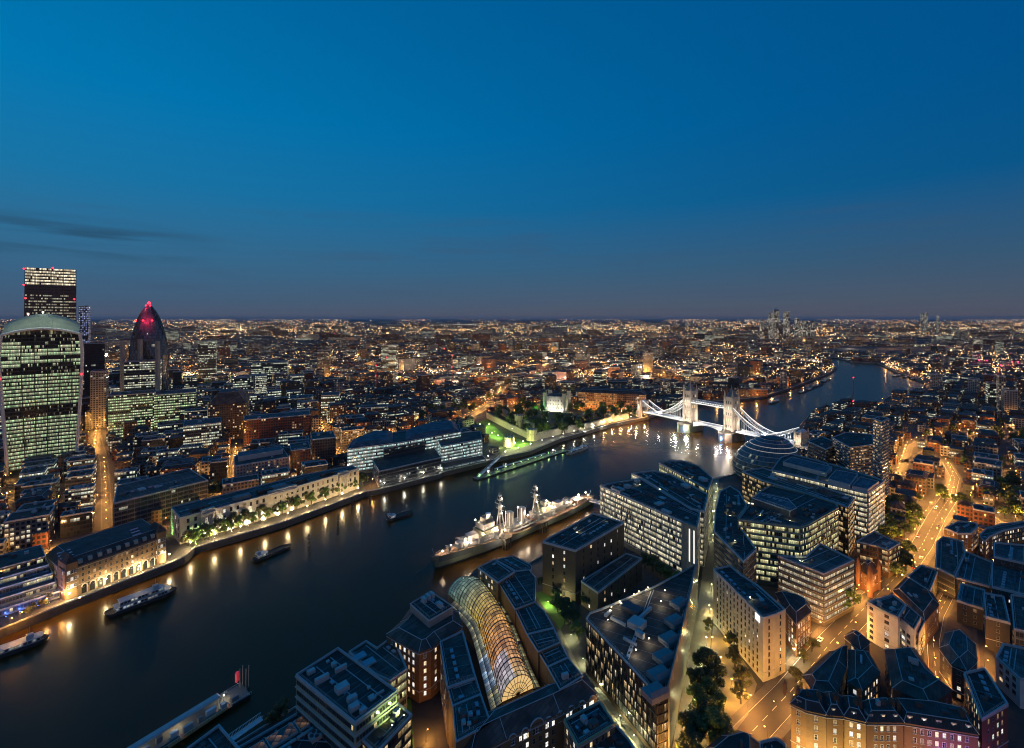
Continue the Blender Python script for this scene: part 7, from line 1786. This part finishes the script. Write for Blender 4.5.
# ================================================================ the city that fills the rest
rc = random.Random(20)
EB = [(bbox(p), p) for p in EXC]
RB = RIVER
ROADP = [offset_line(p, w/2+.8)+offset_line(p, -w/2-.8)[::-1] for p, w in ROADS]
EB += [(bbox(p), p) for p in ROADP]
CELL = 70.0; HASH = {}
def note(p):
    x0, y0, x1, y1 = bb = bbox(p)
    if max(x1-x0, y1-y0) > 4000: return
    for i in range(int(x0//CELL), int(x1//CELL)+1):
        for j in range(int(y0//CELL), int(y1//CELL)+1): HASH.setdefault((i, j), []).append((bb, p))
for b_, p in EB: note(p)
def free(p, m=2.0):
    q = inset(ccw(p), -m); x0, y0, x1, y1 = bbox(q)
    for i in range(int(x0//CELL), int(x1//CELL)+1):
        for j in range(int(y0//CELL), int(y1//CELL)+1):
            for (a0, b0, a1, b1), e in HASH.get((i, j), ()):
                if x0 > a1 or a0 > x1 or y0 > b1 or b0 > y1: continue
                if overlap(q, e): return False
    return True
RBB = bbox([q for q in RIVER if q.y > 0])
def wet(p):
    q = inset(ccw(p), -5)
    return overlap(q, RIVER)
CAND = []
ang0 = math.radians(45)
def cand(x, y, w, d, a, h, z0=0):
    co, si = math.cos(a), math.sin(a)
    return [Vector((x+u*co-v*si, y+u*si+v*co)) for u, v in ((-w/2, -d/2), (w/2, -d/2), (w/2, d/2), (-w/2, d/2))]
def column_row(x, y): return CX+F*x/y, HY+H*F/y
PARK = [G(p) for p in ([(405, 428), (470, 412), (470, 404), (430, 408)], [(985, 455), (1040, 450), (1040, 425), (990, 430)], [(800, 352), (900, 356), (960, 350), (870, 344)])]
def gen(y0, y1, cw, cd, jit, street):
    n = int(y1*1.6/cw)
    out = []
    for i in range(-n, n):
        for j in range(-n, n):
            uu, vv = i*cw+(i//street)*9, j*cd+(j//street)*11
            x0_, y0_ = uu*math.cos(ang0)-vv*math.sin(ang0), uu*math.sin(ang0)+vv*math.cos(ang0)
            if not (y0 <= y0_ < y1) or abs(x0_) > 1.12*y0_+30: continue
            t = mnoise.noise(Vector((x0_*.0016, y0_*.0016, 3.1)))
            x = x0_+rc.uniform(-jit, jit); y = y0_+rc.uniform(-jit, jit)
            if mnoise.noise(Vector((x*.0021, y*.0021, 9.3))) > .58: continue
            w, d = cw*rc.uniform(.55, .93), cd*rc.uniform(.55, .93); a = ang0+t*.55+rc.uniform(-.05, .05)
            out.append((x, y, w, d, a))
    return out
def height(x, y):
    c, r = column_row(x, y); u = rc.random()
    if c < 120 and r < 425: h = rc.uniform(26, 60)
    elif c < 340 and r < 440: h = rc.uniform(18, 44)+(22 if u < .12 and r < 415 else 0)
    elif c < 380: h = rc.uniform(13, 24)
    elif r < 400: h = rc.uniform(9, 20)+(28 if u < .05 else 0)
    else: h = rc.uniform(9, 19)
    return h
NEAR = []
for cw_, cd_, y1_, sizes, mg in ((33, 25, 1240, (1, .8, .62), 1.8), (24, 18, 1240, (1, .75), 1.6), (15, 13, 950, (1, .7), 1.3)):
    for cx_, cy_, w, d, a in gen(200, y1_, cw_, cd_, 3.0, 3 if cw_ > 30 else 9):
        c, r = column_row(cx_, cy_)
        if c < -14 or c > 1040 or c > 500 and r > 470 and c < 770 or (c < 560 and r > 640) or (c < 790 and r > 600): continue
        if any(inpoly(cx_, cy_, k) for k in PARK) or (c < 385 and r > 549-(c-60)*.17): continue
        for s in sizes:
            q = cand(cx_, cy_, w*s, d*s, a, 0)
            if free(q, mg) and not wet(q):
                h = height(cx_, cy_)*(1 if cw_ > 30 else .85 if cw_ > 20 else .7)
                note(q); NEAR.append((w*s*h/cy_**1.5, q, h, cx_, cy_)); break
NEAR.sort(key=lambda t: -t[0])
IND, REST = NEAR[:285], NEAR[285:]
KIND = {'concrete': ('grey concrete', 'office_block'), 'brown': ('brown brick', 'terrace_house'), 'grey glass': ('grey glass', 'office_block'), 'bright glass': ('bright glass', 'office_block'), 'dark glass': ('dark glass', 'office_block'), 'pale': ('pale stone', 'apartment_block'), 'red': ('red brick', 'terrace_house')}
EXTRA = []
for sc0, q, h, x, y in IND:
    c, r = column_row(x, y)
    if c < 340: st = rc.choices(['concrete', 'brown', 'grey glass', 'bright glass', 'dark glass', 'pale', 'red'], [2.5, 2.2, 3.6, 2.8, 2, 1.5, 1.2])[0]
    else: st = rc.choices(['concrete', 'brown', 'grey glass', 'bright glass', 'dark glass', 'pale', 'red'], [2.5, 4.5, 1.4, .6, .8, 2, 3])[0]
    EXTRA.append([q, h, st, rc.choice((0, 0, 0, 1, 2, 3)), x, y, c, r])
def size_word(h): return 'low' if h < 14 else 'mid-rise' if h < 26 else 'tall'
REL = {}
for e in EXTRA:
    q, h, st, rf, x, y, c, r = e
    rr = proj(x, y, h)[1]
    n, px, py = min(LAND, key=lambda l: (l[1]-c)**2+((l[2]-rr)*1.7)**2)
    dx, dy = c-px, (rr-py)*1.7
    sx_, sy_ = abs(dx), abs(dy)
    rel = ('right of' if dx > 0 else 'left of') if sx_ > 2.2*sy_ else ('below' if dy > 0 else 'above') if sy_ > 2.2*sx_ else ('below and ' if dy > 0 else 'above and ')+('right of' if dx > 0 else 'left of')
    REL.setdefault((n, rel), []).append((math.hypot(dx, dy), e))
ORD = ('nearest', 'second', 'third', 'fourth', 'fifth', 'sixth', 'seventh', 'eighth', 'ninth', 'tenth', 'eleventh', 'twelfth', 'thirteenth', 'fourteenth')
def ordinal(k): return ORD[k] if k < len(ORD) else 'farthest but %s' % ('one', 'two', 'three', 'four', 'five', 'six', 'seven', 'eight', 'nine', 'ten')[min(9, k-len(ORD))]
for (n, rel), lst in REL.items():
    lst.sort(key=lambda t: t[0])
    for k, (dd, (q, h, st, rf, x, y, c, r)) in enumerate(lst):
        col, nm = KIND[st]; hipd = None
        if st in ('brown', 'red') and rc.random() < .65: hipd = (3.2, 2.4)
        kindw = {'office_block': 'office', 'terrace_house': 'houses', 'apartment_block': 'flats'}[nm]
        lab = '%s %s %s %s, %s %s the %s' % (size_word(h), 'pitched' if hipd else 'flat-roofed', col, kindw, ordinal(k), {'left of': 'to the left of', 'right of': 'to the right of'}.get(rel, rel), n)
        b = building(nm, lab, None, q, h, st, {'office_block': 'office', 'terrace_house': 'house', 'apartment_block': 'flats'}[nm], world=True, roof=rf if not hipd else -1, hip=hipd, plants=(rc.choice((0, 1, 2)) if hipd else rc.choice((5, 6, 8)) if r > 430 else rc.choice((2, 3, 4))), big=3.4, exc=False)
# everything of that kind farther off: one object per facade
def mass(name, items, label, cat):
    by = {}
    mats = []; mb = MB(); k = 0
    for q, h, st, rf in items:
        m = STY[st]['wall']
        if m not in mats: mats.append(m)
        by.setdefault(st, mats.index(m))
    nm = len(mats); ms = mats+[M_roof[0], M_roof[1], M_roof[2]]
    for q, h, st, rf in items:
        q = ccw(q); k += 1; u = 64*(k % 997)
        for i in range(4): u = math.ceil(mb.wall(q[i], q[(i+1) % 4], 0, h, u, by[st])/8)*8+8
        if rf == 3: mb.hip(q, h, h+3, 4, nm+1)
        else:
            mb.cap(q, h, nm+rf)
            if rf < 2 and h > 8: c = cen(q); s = (q[0]-q[2]).length*.16; mb.box((c.x+s*.5, c.y-s*.4, h+1.2), (s*2, s, 2.4), ang0, nm+2)
    o = mb.build(name, ms); tag(o, label, cat); o['kind'] = 'stuff'; return o
sts = ['concrete', 'brown', 'grey glass', 'bright glass', 'dark glass', 'pale', 'red']
mass('distant_buildings', [(q, h, rc.choices(sts, [2.5, 4, 1.6, .7, .8, 2, 3])[0], rc.choice((0, 1, 2, 3))) for s0, q, h, x, y in REST], 'packed lower rooftops of the middle distance between the larger blocks', 'rooftops')
MID = []
for x, y, w, d, a in gen(1240, 3000, 52, 36, 6.0, 4):
    q = cand(x, y, w, d, a, 0)
    if wet(q) or not free(q, 1) or any(inpoly(x, y, k) for k in PARK): continue
    hh = rc.uniform(8, 18)+(rc.uniform(18, 38) if rc.random() < .05 else 0)
    MID.append((q, hh, rc.choices(sts, [2.5, 5, 1.4, .6, .6, 2, 3])[0], rc.choice((0, 1, 2, 3))))
mass('distant_rooftops', MID, 'dense carpet of far rooftops and lit windows stretching towards the horizon', 'rooftops')
FAR = []
for i in range(5200):
    y = 1/rc.uniform(1/26000, 1/3000); x = rc.uniform(-1.12, 1.12)*y; w = rc.uniform(40, 120)*(1+y/9000); d = rc.uniform(20, 50)*(1+y/6000); a = rc.uniform(-.5, .5)
    hh = rc.uniform(8, 16)+(rc.uniform(15, 50) if rc.random() < .04 else 0)
    FAR.append((cand(x, y, w, d, a, 0), hh, rc.choices(sts, [2.5, 5, 1.4, .6, .6, 2, 3])[0], rc.choice((0, 1, 2))))
mass('far_suburbs', FAR, 'low far suburbs fading into the horizon', 'suburbs')
# dark masses of trees among the far houses
tm = MB(); rf_ = random.Random(3)
for i in range(2600):
    y = 1/rf_.uniform(1/7000, 1/900); x = rf_.uniform(-1.1, 1.1)*y
    if mnoise.noise(Vector((x*.0019, y*.0012, 1.7))) < .12 or y < 1240 and not any(inpoly(x, y, k) for k in PARK): continue
    if wet([Vector((x-4, y-4)), Vector((x+4, y-4)), Vector((x+4, y+4)), Vector((x-4, y+4))]): continue
    s = rf_.uniform(6, 11)*(1+y/6000)
    for k in range(7):
        c = Vector((x+rf_.gauss(0, s*.6), y+rf_.gauss(0, s*.6), rf_.uniform(3, 10))); r_ = s*rf_.uniform(.3, .5); n_ = Vector((rf_.uniform(-1, 1), rf_.uniform(-1, 0), rf_.uniform(.2, 1))).normalized(); u = n_.orthogonal()*r_; v = n_.cross(u)
        tm.face([c-u, c-v*.8, c+u, c+v*.8])
o = tm.build('distant_trees', LEAF[1]); tag(o, 'dark tree masses scattered among the far houses', 'trees'); o['kind'] = 'stuff'
# the lamps of the far streets, beyond counting
SETS = [((1, .46, .12), 3.2), ((1, .62, .26), 3.0), ((1, .86, .58), 3.0), ((.85, 1, .85), 2.2), ((1, .10, .12), 2.6), ((1, .5, .16), 8.0), ((1, .82, .5), 7.0)]
WT = [44, 26, 17, 4, 1.6, 4, 3]
lm = MB(); rl = random.Random(14); cnt = 0
def dot(x, y, z, s, mi):
    lm.blob((x, y, z), s, mi)
while cnt < 26000:
    v = rl.random(); rr = 319.3+62*v**1.08; y = H*F/(rr-HY); x = rl.uniform(-1.1, 1.1)*y
    if y > 64000 or y < 1180: continue
    nz = mnoise.noise(Vector((x/y*9, rr*.11, 2.2)))+.6*mnoise.noise(Vector((x/y*34, rr*.33, 5.2)))
    if nz < rl.uniform(-.55, .55): continue
    if y < 3200 and inpoly(x, y, RIVER): continue
    if any(inpoly(x, y, k) for k in PARK): continue
    dot(x, y, rl.uniform(5, 14), y*rl.uniform(.00035, .00085)*(1.08 if rr > 328 else .78), rl.choices(range(7), WT)[0]); cnt += 1
# strings of lamps along far roads
for k in range(70):
    y = 1/rl.uniform(1/14000, 1/1350); x = rl.uniform(-1, 1)*y; an = rl.choice((ang0, ang0+math.pi/2, rl.uniform(0, 3.14)))+rl.uniform(-.2, .2); mi = rl.choice((0, 0, 1, 2)); st_ = 26*(1+y/5000)
    for j in range(rl.randrange(8, 34)):
        px_, py_ = x+math.cos(an)*st_*j, y+math.sin(an)*st_*j
        if py_ < 1200 or inpoly(px_, py_, RIVER): continue
        dot(px_, py_, 8, py_*.0006, mi)
GLOW = []
while len(GLOW) < 260:
    rr = rl.uniform(336, 388); y = H*F/(rr-HY); x = rl.uniform(-1.05, 1.05)*y
    if y < 1150 or inpoly(x, y, RIVER) or mnoise.noise(Vector((x*.0021, y*.0014, 4.4))) < -.08: continue
    GLOW.append((x, y))
o = lm.build('distant_street_lamps', [glow('far lamp %d' % i, c, s*1.45) for i, (c, s) in enumerate(SETS)]); tag(o, 'countless orange and white street lamps of the far city', 'street lamps'); o['kind'] = 'stuff'
for i, (x, y) in enumerate(GLOW):
    w_ = i % 5 == 0; point('far lamp cluster %d' % w_, (1, .8, .55) if w_ else SOD, 48000 if y < 2200 else 150000, 1.5, o, (x, y, 17 if y < 2200 else 24))
# street lamps in the lanes between the middle-distance blocks: too many to be things of their own
PTS = []; tries = 0; lp = MB(); lroot = None
while len(PTS) < 230 and tries < 40000:
    tries += 1; rr = rl.uniform(383, 575); y = H*F/(rr-HY); c = rl.uniform(0, 1024); x = (c-CX)*y/F
    if (380 < c < 800 and rr > 425) or (c > 500 and c < 860 and rr > 455) or (c < 385 and rr > 549-(c-60)*.17): continue
    if inpoly(x, y, RIVER) or inpoly(x, y, CASTLE): continue
    q = [Vector((x-1, y-1)), Vector((x+1, y-1)), Vector((x+1, y+1)), Vector((x-1, y+1))]
    if wet(q) or not free(q, .2) or any((x-a)**2+(y-b)**2 < 17**2 for a, b in PTS): continue
    PTS.append((x, y)); lp.bar((x, y, 0), (x, y, 7.6), .1, 5); lp.lathe((x, y, 7.8), [(.05, -.3), (.34, 0), (.05, .3)], 6, 1)
lo = lp.build('lane_lamps', [M_dark, glow('lane lamp bulbs', SOD, 14)]); tag(lo, 'small orange lamps scattered through the lanes between the blocks of both banks', 'street lamps'); lo['kind'] = 'stuff'
for x, y in PTS: point('lane lamp', SOD, 9500, .3, lo, (x, y, 6.9))

# gardens and squares of the right-hand districts
k = tries = 0
while k < 50 and tries < 6000:
    tries += 1; c, rr = rl.uniform(885, 1030), rl.uniform(424, 520); y = H*F/(rr-HY); x = (c-CX)*y/F; q = [Vector((x-3, y-3)), Vector((x+3, y-3)), Vector((x+3, y+3)), Vector((x-3, y+3))]
    if free(q, .2) and not wet(q): tree('tree_far' if k % 2 else 'tree_far_b', c, rr, 'tree in the gardens and squares of the right-hand districts', 'trees in the gardens at right', rl.uniform(.7, 1.0)); k += 1

# red obstruction-lit yard at far right
for i, (x, y) in enumerate(((979, 366), (987, 366.5), (1001, 372), (1012, 368), (1018, 368))):
    q = U(x, y); r = thing('warning_light_mast', ('leftmost', 'second', 'middle', 'fourth', 'rightmost')[i]+' of the five crimson lit masts in the railway lands at the right edge', 'light mast', q); m = MB(); m.bar(q, q+Vector((0, 0, 22)), .5); m.build('pole', M_dark, r)
    m = MB(); m.lathe(q+Vector((0, 0, 22)), [(.2, -2.2), (2.2, 0), (.2, 2.2)], 8); m.build('lamp', glow('crimson', (1, .01, .06), 8), r); point('crimson', (1, .03, .2), 26000, 1, r, (0, 0, 25))

# the prototypes stood far below the ground: drop them now that the copies share their meshes
for p in PROTO.values():
    for ch in list(p.children):
        for g in list(ch.children): bpy.data.objects.remove(g)
        bpy.data.objects.remove(ch)
    bpy.data.objects.remove(p)
# ---------------------------------------------------------------- the air
def haze():
    m = bpy.data.materials.new('evening haze'); m.use_nodes = True; nt = m.node_tree
    for n in list(nt.nodes):
        if n.type == 'BSDF_PRINCIPLED': nt.nodes.remove(n)
    v = nt.nodes.new('ShaderNodeVolumePrincipled'); v.inputs['Color'].default_value = (.82, .86, .92, 1); v.inputs['Density'].default_value = 1.5e-5
    nt.links.new(v.outputs[0], [n for n in nt.nodes if n.type == 'OUTPUT_MATERIAL'][0].inputs['Volume'])
    mb = MB(); mb.box((0, 34000, 140), (130000, 76000, 293)); o = mb.build('haze', m); o['kind'] = 'stuff'; tag(o, 'thin evening haze over the whole city', 'haze')
haze()
